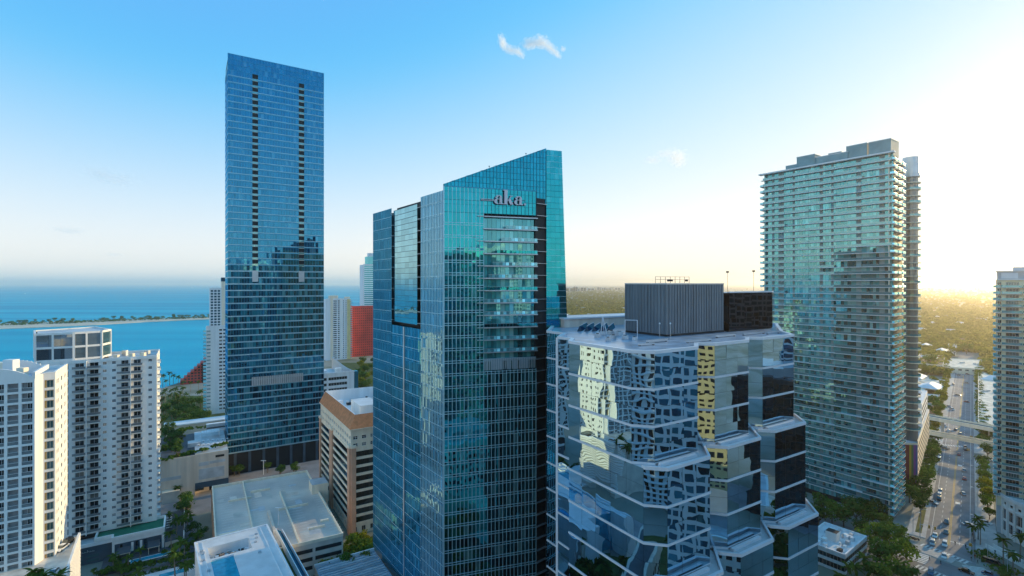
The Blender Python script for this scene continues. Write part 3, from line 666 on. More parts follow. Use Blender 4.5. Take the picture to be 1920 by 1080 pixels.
# left-hand returns (run the full height)
leftA = [tp(U1 + LD * 5.6), tp(U1)]; leftB = [tp(V1 + LD * 8.2), tp(V1)]
bays = []
for Q, cw, rw in ((Q2, 4.65, 13.55), (W1, 3.75 + .8, 13.1), (W2, 3.4 + .8, 14.5)):
    for lv in range(3):
        q2 = Q - LD * 3.3 * lv; q1 = q2 - CD * cw; r = q2 + RD * (rw - .25 * lv); back_ = r + Vector((.218, .976)) * (7.5 + 1.4 * lv)
        bays.append((Q, lv, q1, q2, r, back_))
LOW = 26.0
core_pts = []
for (Q, lv, q1, q2, r, bk_) in bays:
    zt = ZTER[lv]; zl = ZTER[lv + 1] if lv < 2 else zt - 3 * BH
    left = []
    if Q is Q2: left = [tp(T1)]
    pts = left + [tp(q1), tp(q2), tp(r), tp(bk_)]
    stack(pts, zl, zt)
    # inner body and terrace of this stage
    inw = Vector((-.1, .5))
    body = [tp(q1 + inw), tp(q2 + inw), tp(r + inw), tp(bk_ + inw), tp(bk_ + LD * 8 + RD * 2), tp(q1 + LD * 20 + RD * 2)]
    T.part('floor_body', G().prism(body, 0, zt - .5, DARK, BLUEROOF))
    if lv:
        # terrace: white outer coping, sloped glass skirt, trough and planter bar, white inner kerb
        i1, i2, ir, ib = (v + LD * 3.3 for v in (q1, q2, r, bk_))
        g = G(); outer = [q1, q2, r, bk_]; inner = [i1, i2, ir, ib]
        edge = [q1 + LD * .1, q2 + LD * .1]
        def ringstrip(g, A, B, z0, z1, m):
            for k in range(len(A) - 1):
                g.hexa([(A[k].x, A[k].y, z0), (A[k + 1].x, A[k + 1].y, z0), (B[k + 1].x, B[k + 1].y, z0), (B[k].x, B[k].y, z0), (A[k].x, A[k].y, z1), (A[k + 1].x, A[k + 1].y, z1), (B[k + 1].x, B[k + 1].y, z1), (B[k].x, B[k].y, z1)], m)
        lerp = lambda t: [a + (b - a) * t for a, b in zip(outer, inner)]
        o2 = [a + (a - b).normalized() * .2 for a, b in zip(outer, inner)]
        ringstrip(g, o2, lerp(.16), zt - .45, zt + .25, WB); T.part('terrace_coping', g)
        g = G(); ringstrip(g, lerp(.17), lerp(.98), zt - .5, zt - .35, ROOFG); T.part('terrace_floor', g)
        g = G(); a, b = i2 - LD * 1.3 + RD * .4, ir - LD * 1.3 - RD * 1.5; ringstrip(g, [a, b], [a + LD * .8, b + LD * .8], zt - .33, zt + .3, WB); T.part('planter_bar', g)
        g = G(); ringstrip(g, lerp(.94), lerp(1.02), zt - .34, zt + .2, METAL); T.part('inner_kerb', g)
for pts, back_p in ((leftA, T1), (leftB, U1)):
    stack(pts + [], LOW, ZR)
    stack([tp(back_p), pts[1]] if False else [pts[1], mv(pts[1], (Vector((.218, .976)), -.01), (CD, .6))], LOW, ZR)
T.part('floor_body', G().prism([tp(T1 + Vector((.4, .4))), tp(U1 + Vector((.4, .3))), tp(U1 + LD * 5.5 + Vector((.4, .3))), tp(V1 + Vector((.4, .3))), tp(V1 + LD * 8 + Vector((.4, .3))), (17, 191), (45, 205), (92, 175), (79, 147.8)], 0, ZR - .45, DARK, BLUEROOF))
g = G(); a = U1 + LD * 5.7; 
g.prism([tp(a), tp(a + RD * .3), tp(a + RD * .3 + LD * .9), tp(a + LD * .9)], LOW, ZR - .2, WB); T.part('white_pier', g)
# roof slab, edge and everything standing on it
roof = [T1, Q1, Q2, Q2 + RD * 13.55, Vector((43.3, 118.3)), W1, W1 + RD * 13.1, Vector((61, 130.7)), W2, W2 + RD * 14.5, Vector((78.8, 147.6)), Vector((92, 176)), Vector((45, 206)), Vector((17, 191)), V1 + LD * 8.2, V1, U1 + LD * 5.6, U1]
T.part('roof_slab', G().prism([tp(v) for v in roof], ZR - .42, ZR - .3, BLUEROOF))
g = G(); n = len(roof); cen = Vector((48, 150))
for i in range(n):
    a, b = roof[i], roof[(i + 1) % n]; d = (b - a).normalized(); nn = Vector((d.y, -d.x))
    ff = F(tp(a), tp(b)); ff.box(g, -.06, ff.W + .06, -.75, .2, ZR - .35 - .004 * (i % 3), ZR + .3 + .004 * (i % 3), WB)
T.part('roof_edge', g)
T.done()
# roof plant room and dark glass lift house
T = Thing('plant_room', 'grey ribbed metal plant room standing on the mirror block roof', 'rooftop structure', (46, 145, ZR - .3))
RIB2 = mat('rib_pale_metal', (.17, .215, .255), .45, .5); p0 = Vector((41.7, 137)); pl = p0 + LD * 15.3; pr = p0 + RD * 25  # RIB2: ribs in a slightly paler metal than the body
T.part('body', G().prism([tp(pl), tp(p0), tp(pr), tp(pr + LD * 15.3)], ZR - .25, 108.9, RIB, ROOFG))
for a, b in ((pl, p0), (p0, pr)):
    ff = F(tp(a), tp(b)); g = G(); n = int(ff.W / 1.1)
    for i in range(n): ff.box(g, ff.W * i / n, ff.W * (i + .35) / n, 0, .14, ZR + .4, 108.7, RIB2)
    T.part('rib', g, stuff=True); g = G(); ff.box(g, -.1, ff.W + .1, -.1, .16, 108.75, 109.1, METAL); T.part('coping', g)
    g = G(); ff.box(g, 0, ff.W, 0, .2, ZR - .25, ZR + .25, DARK); T.part('skirting', g)
g = G(); a = pl + RD * 4 + LD * -3; 
ff = F(tp(p0 + LD * 6 + RD * 2.5), tp(p0 + LD * 6 + RD * 17))
for z in (110.1, 110.9): ff.box(g, 0, ff.W, -.05, .05, z, z + .08, CHAR)
for i in range(8): ff.box(g, ff.W * i / 7 - .04, ff.W * i / 7 + .04, -.04, .04, 108.9, 110.95, CHAR)
for u in (5.2, 6.4, 13): ff.box(g, u, u + .6, -.3, .3, 109.6, 110.2, CHAR)
T.part('roof_rail', g)
T2 = Thing('lift_house', 'black glass lift house beside the grey plant room on the roof', 'rooftop structure', (75, 160, ZR - .3))
e0 = Vector((64.5, 150.5)); e1 = e0 + RD * 22.6; G_BK = glass('black_glass', (.25, .27, .30), (.008, .008, .009), (.22, .85), .02, wave=.012, wscale=.15, ramp=[(0, (.006, .005, .006)), (.6, (.014, .011, .012)), (.9, (.045, .035, .04))])
T2.part('body', G().prism([tp(e0 + LD * .3), tp(e1 + LD * .3), tp(e1 + LD * 12), tp(e0 + LD * 12)], ZR - .25, 106.2, DARK, ROOFG))
ff = F(tp(e0), tp(e1))
for i in range(6):
    for j in range(3):
        g = G(); panes(g, ff, ff.W * i / 6, ff.W * (i + 1) / 6, 1, [(ZR + j * 3.75, ZR + (j + 1) * 3.75 - .05)], G_BK, .03); T2.add('glass_panel', g)
fl = F(tp(e0 + LD * 12), tp(e0)); 
for j in range(3):
    g = G(); panes(g, fl, 0, fl.W, 3, [(ZR + j * 3.75, ZR + (j + 1) * 3.75 - .05)], G_BK, .03); T2.add('side_panel', g)
g = G(); ff.box(g, -.2, ff.W + .2, -.4, .3, 106.2, 106.6, WB); T2.part('roof_edge', g)
T2.done()
for x, d, zt, lab in ((1364, 152, 112.2, 'thin mast with lamp at the left end of the black lift house'), (1413, 158, 112.6, 'thin mast with lamp at the middle of the black lift house')):
    a = xd(x, d); g = G(); g.cyl((*a, 106.25), (*a, zt), .06, .05, 6, CHAR); g.box(a[0] - .3, a[0] + .3, a[1] - .3, a[1] + .3, zt, zt + .5, CHAR); single('lamp_mast', g, lab, 'lamp')
for x, d, lab in ((1237, 136, 'roof lamp with white globe left of the plant room corner'), (1257, 135.2, 'roof lamp with white globe right of the plant room corner')):
    a = xd(x, d); z1 = zy(608, d); t = Thing('globe_lamp', lab, 'lamp', (*a, ZR - .3)); g = G(); g.cyl((*a, ZR - .3), (*a, z1), .07, .06, 6, METAL); t.part('post', g)
    g = G(); g.cyl((*a, z1), (*a, z1 + .2), .12, .25, 8, WHITE2); g.cyl((*a, z1 + .2), (*a, z1 + .45), .25, .1, 8, WHITE2); t.part('globe', g)
# roof clutter: sloped skylights, condensers, hoist frame, rails
for i in range(5):
    a = Vector((19.5 + i * 2.1, 152 - i * .4)); t = Thing('roof_skylight', 'sloped blue skylight ridge on the left end of the mirror block roof', 'skylight', (*tp(a), ZR - .3), 'skylight ridges on the mirror block roof')
    b = a + Vector((.3, 1)).normalized() * 15; s = RD * 1.9; g = G(); g.face([(*a, ZR - .28), (*(a + s * .55), ZR + 1.3), (*(b + s * .55), ZR + 1.3), (*b, ZR - .28)], G_FS); g.face([(*(a + s * .55), ZR + 1.3), (*(a + s), ZR - .28), (*(b + s), ZR - .28), (*(b + s * .55), ZR + 1.3)], G_FS); g.face([(*a, ZR - .28), (*(a + s), ZR - .28), (*(a + s * .55), ZR + 1.3)], SLATE); t.part('glazing', g)
    g = G(); g.cyl((*(a + s * .55), ZR + 1.32), (*(b + s * .55), ZR + 1.32), .09, .09, 5, WB); t.part('ridge', g)
g = G(); z1 = ZR + 2.4; ff = F((17, 165), (58, 188)); ff.box(g, 0, 40, -10, 0, ZR - .28, z1, STONE); ff.box(g, -.5, 40.5, -10.5, .5, z1, z1 + .5, WB); single('roof_annex', g, 'low pink grey roof block behind the skylights', 'rooftop structure')
for i, (x, d, s) in enumerate(((1132, 140, 1.6), (1146, 143, 1.3), (1160, 139, 1.8), (1150, 131, 1.1), (1172, 130, 1.2), (1120, 134, 1.2), (1190, 127, .9), (1140, 126, .9))):
    a = Vector(xd(x, d)); t = Thing('condenser_unit', 'small roof condenser unit in the cluster left of the grey plant room', 'air conditioner', (*tp(a), ZR - .3), 'condensers on the mirror block roof')
    g = G(); g.prism([tp(a), tp(a + RD * s), tp(a + RD * s + LD * s), tp(a + LD * s)], ZR - .29, ZR + .25 * s + .4, METAL if i % 2 else ROOFG); t.part('casing', g)
    c = a + RD * s * .5 + LD * s * .5; g = G(); g.cyl((*c, ZR + .25 * s + .4), (*c, ZR + .25 * s + .55), s * .35, s * .35, 10, DARK); t.part('fan', g)
for i, (x, d, L, h) in enumerate(((1215, 122, 7, .5), (1290, 122, 9, .4), (1345, 134, 8, .45), (1395, 140, 10, .4), (1200, 116, 5, .35), (1440, 143, 6, .5))):
    a = Vector(xd(x, d)); t = Thing('roof_duct', ('long low grey duct on the mirror block roof, ' + ('front left of the plant room', 'before the plant room', 'right of the plant room corner', 'before the black lift house', 'nearest the front corner', 'at the right end')[i]), 'duct', (*tp(a), ZR - .3))
    g = G(); g.prism([tp(a), tp(a + RD * L), tp(a + RD * L + LD * .6), tp(a + LD * .6)], ZR - .1, ZR - .1 + h, METAL); t.part('duct', g); g = G(); g.prism([tp(a + LD * .1), tp(a + RD * .4 + LD * .1), tp(a + RD * .4 + LD * .5), tp(a + LD * .5)], ZR - .3, ZR - .11, CHAR); b = a + RD * (L - .5); g.prism([tp(b + LD * .1), tp(b + RD * .4 + LD * .1), tp(b + RD * .4 + LD * .5), tp(b + LD * .5)], ZR - .3, ZR - .11, CHAR); t.part('support', g)
def tube(g, pts, r, m):
    for a, b in zip(pts[:-1], pts[1:]): g.cyl(a, b, r, r, 6, m)
g = G(); a, b = xd(1172, 134), xd(1195, 132); tube(g, [(*a, ZR - .3), (*a, zy(600, 134)), (b[0], b[1], zy(600, 133)), (*b, ZR - .3)], .09, WB); single('pipe_gantry', g, 'white bent pipe frame in front of the grey plant room', 'pipe')
g = G(); a = xd(1126, 138); tube(g, [(*a, ZR - .3), (a[0] + .6, a[1], ZR + 5.2)], .1, WB); tube(g, [(a[0] + 1.4, a[1] + 2, ZR - .3), (a[0] + .6, a[1], ZR + 5.2)], .08, WB); tube(g, [(a[0] + 1.6, a[1] - 1.5, ZR - .3), (a[0] + .6, a[1], ZR + 5.2)], .08, WB); single('tripod_hoist', g, 'white tripod hoist standing among the roof skylights', 'hoist')
g = G(); ff = F(xd(1128, 136), xd(1172, 141))
for z in (ZR + .5, ZR + 1.0): ff.box(g, 0, ff.W, -.04, .04, z, z + .07, METAL)
for i in range(7): ff.box(g, ff.W * i / 6 - .04, ff.W * i / 6 + .04, -.03, .03, ZR - .3, ZR + 1.05, METAL)
single('guard_rail', g, 'grey guard rail on the mirror block roof left of the plant room', 'railing')
# ---------------------------------------------------------------- balcony condominium tower (right)
T = Thing('condo_tower', 'tall teal condominium tower with a white balcony line on every floor', 'apartment tower', (155, 262, 0))
CN = Vector((174.9, 233.0)); D2 = Vector((-.582, .813)); D2n = D2.normalized(); CF = CN + D2n * 60.5; RT = Vector((.75, .66)).normalized()
f = F(tp(CF), tp(CN)); W = f.W; FH = 3.28; ZT = 169.5; nfl = 51
T.part('core', G().prism([tp(CF + RT * 1.6 + D2n * -1), tp(CN + RT * 1.6 + D2n * 1), tp(CN + RT * 24 + D2n * 1), tp(CF + RT * 15 - D2n)], 0, ZT - .4, DARK, ROOFG))
zs = [ZT - FH * (i + 1) for i in range(nfl)]
prn = random.Random(11); pat = []
u = 0.0
while u < W - .5:
    w = prn.choice((1.1, 1.3, 1.6, 2.2)); pat.append((u, min(u + w, W), prn.random())); u += w
gp, gw = G(), G()
SPW = mat('grey_teal_wall', (.22, .36, .38), .6, var=.15)
for k, z in enumerate(zs):
    for a, b, q in pat:
        if q < .24: f.box(gw, a, b, -1.7, -1.45, z, z + FH - .2, SPW)
        else: panes(gp, f, a, b, 1, [(z + .08, z + FH - .22)], G_LIT if False else G_SP, .02, .03, -1.5)
T.part('window_pane', gp, stuff=True); T.part('party_wall', gw, stuff=True)
SLABW = mat('slab_edge', (.80, .83, .84), .6, var=.08)
for k, z in enumerate(zs):
    g = G(); e = .25 if k else .9; f.box(g, -1.0 if k else -2, W + .9, -1.6, e, z + FH - .22, z + FH + (.05 if k else .5), SLABW); T.add('floor_slab', g)
    if k:
        step = W / 5
        for j in range(5):
            if (k * 7 + j * 3) % 11 == 0: continue
            g = G(); a, b = j * step + .1, (j + 1) * step - .1; f.box(g, a, b, .10, .16, z + FH + .08, z + FH + 1.1, G_RAIL)
            f.box(g, a, b, .08, .18, z + FH + 1.1, z + FH + 1.16, METAL); T.add('balcony_railing', g)
fr_ = F(tp(CN), tp(CN + RT * 24)); YW = mat('warm_white_wall', (.84, .77, .62), .75, var=.06)
g = G(); fr_.box(g, 0, 24, -1.5, -1.2, 0, ZT, YW); T.part('end_wall', g)
SB = balcony(5.6, 1.7, SLABW, G_RAIL, 1.0, .25); wn = win(2.4, 2.4, G_WIN, METAL)
for k, z in enumerate(zs):
    T.add('end_balcony', SB, fr_.M(.2, -.9, z)); T.add('end_balcony', SB, fr_.M(8.2, -.9, z)); T.add('end_balcony', SB, fr_.M(16.4, -.9, z))
    T.add('end_window', wn, fr_.M(1.6, -1.1, z + .1)); T.add('end_window', wn, fr_.M(9.6, -1.1, z + .1)); T.add('end_window', wn, fr_.M(18, -1.1, z + .1))
g = G(); fb = F(tp(CF + RT * 13), tp(CF)); fb.box(g, 0, 13, -1.5, -1.2, 0, ZT, SPW); T.part('far_end_wall', g)
for k, z in enumerate(zs): 
    if k: T.add('far_balcony', SB, fb.M(7, .0, z))
for a, b, dp, h in ((.0, .5, 0, 0), (17, 26, 2.5, 6.5), (11, 17, 3, 3.0), (26, 41, 3, 4.6), (40, 49, 4, 7.4), (50, 59, 3, 7.0), (31, 37, 6, 6)):
    if h:
        g = G(); f.box(g, a, b, -13, -dp, ZT - .4, ZT + h, SPW); f.box(g, a - .1, b + .1, -13.1, -dp + .1, ZT + h, ZT + h + .3, METAL); T.add('roof_block', g)
T.done()
T = Thing('round_tower', 'slim rounded apartment tower with a grey drum top behind the teal condominium', 'apartment tower', (214, 262, 0))
c = Vector(xd(1708, 268)); r = 3.6; ztop = zy(296, 268)
g = G(); g.cyl((*c, 0), (*c, ztop - 10.5), r * .86, r * .86, 14, G_WIN); T.part('shaft', g)
g = G(); g.cyl((*c, ztop - 10.5), (*c, ztop - 8.6), r + .5, r + .5, 18, METAL); g.cyl((*c, ztop - 8.6), (*c, ztop), r, r, 18, RIB if False else METAL); T.part('drum_top', g)
slab = G(); slab.cyl((0, 0, -.35), (0, 0, .1), r + .7, r + .7, 14, YW); rail = G(); rail.cyl((0, 0, .1), (0, 0, 1.05), r + .62, r + .62, 14, G_RAIL, False)
for i in range(40):
    z = ztop - 13.5 - i * 3.5
    if z < 30: break
    T.add('balcony_slab', slab, Matrix.Translation((*c, z))); 
    if i % 2: T.add('balcony_rail', rail, Matrix.Translation((*c, z)))
T.done()

# ---------------------------------------------------------------- glass tower at the right edge, on a curved white podium
T = Thing('edge_tower', 'slim glass apartment tower, yellow walls brightened for reflected sun, on a curved white podium', 'apartment tower', (215, 225, 0))
E0 = Vector(xd(1869, 222)); ED = Vector((.714, -.70)).normalized(); EB = Vector((.68, .733)).normalized(); zt = zy(508, 222)
f = F(tp(E0), tp(E0 + ED * 24)); FH = 2.75; YEL = mat('sun_brightened_yellow_stucco', (.86, .79, .56), .75, var=.08); GRYW = mat('grey_blue_wall', (.55, .58, .60), .7, var=.06)  # YEL: yellow wall with reflected sunlight put into its colour
nfl = 34; zs = [zt - 7.2 - FH * i for i in range(nfl)]
op = lambda a, b: [(a, b)]
g = G()
cl = [(.25, 1.45, [(z + .7, z + 2.2) for z in zs], .3), (2.8, 6.9, [(z + .2, z + 2.3) for z in zs], .4), (8.4, 11, [(z + .2, z + 2.3) for z in zs], .4), (14.4, 20, [(z + .2, z + 2.3) for z in zs], .4)]
wall(g, f, 0, 24, 12, zt - 3.9, cl, YEL); T.part('front_wall', g)
g = G(); g.prism([tp(E0 + EB * .5), tp(E0 + EB * 20), tp(E0 + EB * 20 + ED * 24), tp(E0 + ED * 24 + EB * .5)], 0, zt - 4, GRYW, ROOFG); T.part('body', g)
g = G(); f.box(g, -.3, 24, -19, .6, zt - 4.0, zt - 3.6, WHITE2); f.box(g, 0, 24, -18, 0, zt - 3.6, zt - .4, GRYW); f.box(g, -.4, 24, -19, .5, zt - .4, zt, TERRA if False else METAL); T.part('crown', g)
g = G(); f.box(g, 1.4, 6.6, 0, .1, zt - 3.3, zt - .9, WHITE2); T.part('blank_panel', g); g = G(); f.box(g, 5, 9, -8, -3, zt, zt + 1.6, WHITE2); T.part('roof_block', g); 
w1, w2, w3, w4 = win(1.2, 1.5, G_WIN), win(4.1, 2.1, G_LIT, METAL, 5), win(2.6, 2.1, G_WIN), win(5.6, 2.1, G_LIT, METAL, 5)
bal = balcony(6.2, 1.3, WHITE2, G_RAIL); bal2 = balcony(5.2, 1.5, WHITE2, G_RAIL); w5 = win(4.1, 2.1, G_WIN, METAL, 4)
for k, z in enumerate(zs):
    T.add('window', w1, f.M(.25, -.28, z + .7)); T.add('window', w5 if k % 3 else w2, f.M(2.8, -.38, z + .2)); T.add('window', w3, f.M(8.4, -.38, z + .2)); T.add('window', w4, f.M(14.4, -.38, z + .2))
    T.add('balcony', bal, f.M(1.6, 0, z)); T.add('balcony', bal2, f.M(8.1, 0, z))
    g = G(); f.box(g, -.9, 1.2, -1.5, .9, z - .15, z + .08, WHITE2); f.box(g, -.85, 1.1, .8, .85, z + .1, z + 1.0, G_RAIL); T.add('corner_balcony', g)
fs = F(tp(E0 + EB * 20), tp(E0)); g = G(); wall(g, fs, 0, 20, 12, zt - 3.9, [(15, 17.5, [(z + .3, z + 2.7) for z in zs], .4), (8, 11, [(z + .3, z + 2.7) for z in zs], .4)], WHITE); T.part('side_wall', g)
ws = win(2.5, 2.4, G_LIT); 
for z in zs: T.add('side_window', ws, fs.M(15, -.38, z + .3)); T.add('side_balcony', balcony(4, 1.2, WHITE2, G_RAIL) if z == zs[0] else T.q['side_balcony'][0][0], fs.M(14.2, 0, z))
# curved podium
pc = Vector((236.0, 211.5)); n = 16; zp = 17.0; rr = 24.0; arc = []
for i in range(n + 1):
    a = R(112 + i * 9.0); arc.append(Vector((pc.x + rr * math.cos(a), pc.y + rr * math.sin(a))))
arc2 = [pc + (v - pc) * 1.0 for v in arc]
T.part('podium', G().prism([tp(v) for v in arc] + [tp(pc + Vector((20, -22))), tp(pc + Vector((24, 22)))], 0, zp, WHITE, ROOFW))
pw = None
for i in range(n):
    ff = F(tp(arc[i]), tp(arc[i + 1]))
    for j, (a, b, k) in enumerate(((2.4, 6.2, 3), (7.4, 11.4, 3))):
        g = G(); ff.box(g, .7, ff.W - .7, .02, .08, a, b, G_BAND)
        for u in (ff.W * .33, ff.W * .66): ff.box(g, u - .05, u + .05, .08, .14, a, b, WHITE2)
        T.add('podium_window', g)
    g = G(); ff.box(g, 1.4, 2.6, .02, .06, 13.6, 14.5, G_BAND); T.add('podium_vent', g)
    g = G()
    for z, e in ((12.2, .5), (16.2, .9)): ff.box(g, -.05, ff.W + .05, -.2, e, z, z + .55, WHITE)
    ff.box(g, -.05, ff.W + .05, .5, .9, 16.75, 17.7, WHITE2); T.add('podium_cornice', g)
    g = G(); ff.box(g, -.3, .4, -.1, .5, 0, 16.1, WHITE); T.add('podium_pier', g)
T.done()

G_PR = glass('pale_railing_glass', (.6, .66, .7), (.36, .39, .41), (.15, .8), .05)
# ---------------------------------------------------------------- white apartment tower B (behind, with glass penthouse)
T = Thing('white_tower', 'white balcony apartment tower with a glass penthouse, standing on a green roofed podium', 'apartment tower', (-162, 210, 0))
C = (-150.0, 214.0); L1 = mv(C, (RD, -36.5)); f = F(L1, C); W = f.W; FH = 3.1; zb, zt = 9.0, 78.4; nfl = 22
zs = [zt - 3.2 - FH * i for i in range(nfl)]
def uo(x): return f.at_px(x)
colsB = [('bal', uo(149), 2.7), ('bal', uo(176.5), 2.7), ('sm', uo(196.3), 1.25), ('sm', uo(213.6), 1.25), ('bal', uo(234), 2.4), ('bal', uo(257.5), 2.4), ('sm', uo(281.5), 1.25)]
cl = []
for kind, u, w in colsB:
    if kind == 'bal': cl.append((u - w / 2, u + w / 2, [(z + .05, z + 2.35) for z in zs], .55))
    else: cl.append((u - w / 2, u + w / 2, [(z + 1.0, z + 2.1) for z in zs], .25))
for u, w in ((uo(120), 2.6), (uo(92), 2.6)): cl.append((u - w / 2, u + w / 2, [(z + .05, z + 2.35) for z in zs], .55))
g = G(); wall(g, f, 0, W, zb, zt, cl, WHITE); T.part('front_wall', g)
wb, wsm = win(2.7, 2.3, G_WIN, WHITE2, 2, .08, .08), win(1.25, 1.1, G_WIN, WHITE2, 2, .05, .07, .55); wb2 = win(2.4, 2.3, G_WIN, WHITE2, 2, .08, .08)
balB = balcony(4.2, 1.35, WHITE, G_PR, 1.0, .2)
rk = G(); 
for z in zs:
    for kind, u, w in colsB:
        if kind == 'bal': T.add('window', wb if w > 2.5 else wb2, f.M(u - w / 2, -.5, z + .05)); T.add('balcony', balB, f.M(u - 2.1 - (.4 if u > 20 else 0), 0, z))
        else: T.add('window', wsm, f.M(u - w / 2, -.2, z + 1.0))
    for u in (uo(120), uo(92)): T.add('window', wb, f.M(u - 1.35, -.5, z + .05))
for u in (uo(162.5), uo(245.5)):
    g = G(); f.box(g, u - .14, u + .14, .02, 1.5, zb, zt - .2, WHITE); T.add('divider_fin', g)
g = G(); f.box(g, uo(202), W + .002, .01, .5, zt - .9, zt + .35, WHITE); f.box(g, 0, uo(202) - .01, .01, .3, zt - 1.0, zt + .3, WHITE); T.part('parapet', g)
fs = F(C, mv(C, (LD, 24))); g = G(); wall(g, fs, 0, 24, zb, zt, [(3, 5.4, [(z + .1, z + 2.4) for z in zs], .5), (12, 14.4, [(z + .1, z + 2.4) for z in zs], .5)], WHITE); T.part('side_wall', g)
bs = balcony(4, 1.2, WHITE, G_PR)
for z in zs: T.add('side_window', wb2, fs.M(3, -.45, z + .1)); T.add('side_window', wb2, fs.M(12, -.45, z + .1)); T.add('side_balcony', bs, fs.M(2.2, 0, z))
g = G(); g.prism([mv(L1, (LD, .8)), mv(C, (LD, .8), (RD, -.8)), mv(C, (LD, 23.5), (RD, -.8)), mv(L1, (LD, 23.5))], 0, zt - .6, DARK, ROOFG); T.part('core', g)
g = G(); fb = F(mv(C, (LD, 24)), mv(L1, (LD, 24))); fb.box(g, 0, W, -.4, 0, zb, zt + .3, WHITE); fb.box(g, 0, .3, -23.6, -.4, zt - .6, zt + .3, WHITE); T.part('rear_wall', g)
G_PENT = glass('penthouse_glass', (.6, .72, .82), (.13, .17, .21), (.4, .9), .02)
# penthouse with two rows of dark glass
pp = [(-182.5, 193.9), (-173.0, 200.0), (-167.3, 206.6), (-169.6, 214.0), (-186, 226), (-196, 208)]
g = G(); g.prism([(-179.1 + (x + 179.1) * .94, 208.1 + (y - 208.1) * .94) for x, y in pp], zt - .6, 89.4, DARK, ROOFG); T.part('penthouse_core', g)
for i in range(len(pp)):
    ff = F(pp[i], pp[(i + 1) % len(pp)]); g = G(); n = max(2, int(ff.W / 3.2))
    for z in (zt + .2, 83.6, 89.0): ff.box(g, 0, ff.W, -.3, .25, z, z + .8, WHITE)
    for k in (0, ff.W): ff.box(g, k - .35, k + .35, -.3, .3, zt, 89.8, WHITE)
    if ff.W > 8: ff.box(g, ff.W * .45 - .3, ff.W * .45 + .3, -.3, .28, zt, 89.8, WHITE)
    T.add('penthouse_frame', g)
    for za, zbb in ((zt + 1.0, 83.6), (84.4, 89.0)):
        g = G(); panes(g, ff, .2, ff.W - .2, n, [(za, zbb)], G_PENT if i < 2 else G_LIT, .02); T.add('penthouse_glass', g)  # side facets get warmer panes, sunlight carried by their colour
for u, v in ((W - 9, 6), (W - 5, 4), (W - 4, 12), (W - 12, 14), (W - 14, 5)):
    g = G(); a = f.pt(u, -v, 0); g.box(a[0] - .9, a[0] + .9, a[1] - .7, a[1] + .7, zt - .6, zt + rnd.uniform(.8, 1.8), CREAM if v < 7 else METAL); T.add('roof_box', g)
T.done()
# podium below with green felt roof
t = Thing('podium_building', 'low white club podium with a green felt roof in front of the balcony tower', 'building', (-152, 205, 0))
pf = [mv((-142.5, 207), (RD, .3)), mv((-142.5, 207), (RD, -16.5)), mv((-142.5, 207), (RD, -16.5), (LD, 3.0)), mv((-142.5, 207), (RD, -22), (LD, 3)), mv((-142.5, 207), (RD, -22), (LD, 12)), mv((-142.5, 207), (RD, .3), (LD, 12))]
pf = pf[::-1]
t.part('body', G().prism(pf, 0, 8.6, WHITE, GREENFELT))
g = G()
for i in range(6):
    a, b = pf[i], pf[(i + 1) % 6]; ff = F(a, b) if False else F(b, a); ff.box(g, -.1, ff.W + .1, -.3, .3, 8.3, 9.6 + .004 * i, WHITE)
t.part('parapet', g); ff = F(mv((-142.5, 207), (RD, -16.5)), mv((-142.5, 207), (RD, .3)))
g = G(); ff.box(g, .8, 16, .0, .05, 1.0, 6.6, SLATE); t.part('recessed_front', g)
for i, u in enumerate((2.5, 6, 7.4, 8.8, 10.2)):
    g = G(); ff.box(g, u, u + .8, .06, .14, 2.6, 6.2, WHITE if i in (1, 3) else G_BAND); t.part('front_window', g)
for u0, u1 in ((1.5, 6), (11.5, 15.5)):
    g = G(); ff.box(g, u0, u1, .05, 3.2, 3.4, 3.6, CREAM); ff.box(g, u0 + .2, u0 + .4, 2.8, 3, 0, 3.4, CREAM); ff.box(g, u1 - .4, u1 - .2, 2.8, 3, 0, 3.4, CREAM); P = ff.pt; g.face([P(u0, 3.2, 3.6), P(u1, 3.2, 3.6), P(u1, .1, 5), P(u0, .1, 5)], DECK); t.part('canopy', g)
t = Thing('slate_garage', 'dark slate blue garage block with faded pale lettering left of the green roof', 'building', (-158, 196, 0))
gb = [mv((-158.3, 200.5), (RD, 0)), mv((-158.3, 200.5), (RD, -15)), mv((-158.3, 200.5), (RD, -15), (LD, 10)), mv((-158.3, 200.5), (LD, 10))][::-1]
t.part('body', G().prism(gb, 0, 7.0, SLATE, ROOFG)); ff = F(mv((-158.3, 200.5), (RD, -15)), (-158.3, 200.5)); g = G(); ff.box(g, 0, 15, -.3, .2, 6.7, 8.0, WHITE2); t.part('parapet', g)
for z in (.9, 2.6):
    for u in (2.6, 7.4): g = G(); ff.box(g, u, u + 3.6, .01, .06, z, z + .8, G_LIT); t.part('window_slot', g)
g = G(); wl = random.Random(3)
u = 2.6
for h in (.9, .45, .5, .95, .5, .5, .95, .5, .45): ff.box(g, u, u + .2, .02, .1, 4.6, 4.6 + h, METAL); ff.box(g, u + .2, u + .5, .02, .1, 4.6 + h * .5 - .08, 4.6 + h * .5 + .08, METAL); ff.box(g, u + .5, u + .62, .02, .1, 4.6, 4.6 + h * .6, METAL); u += .8
t.part('lettering', g)

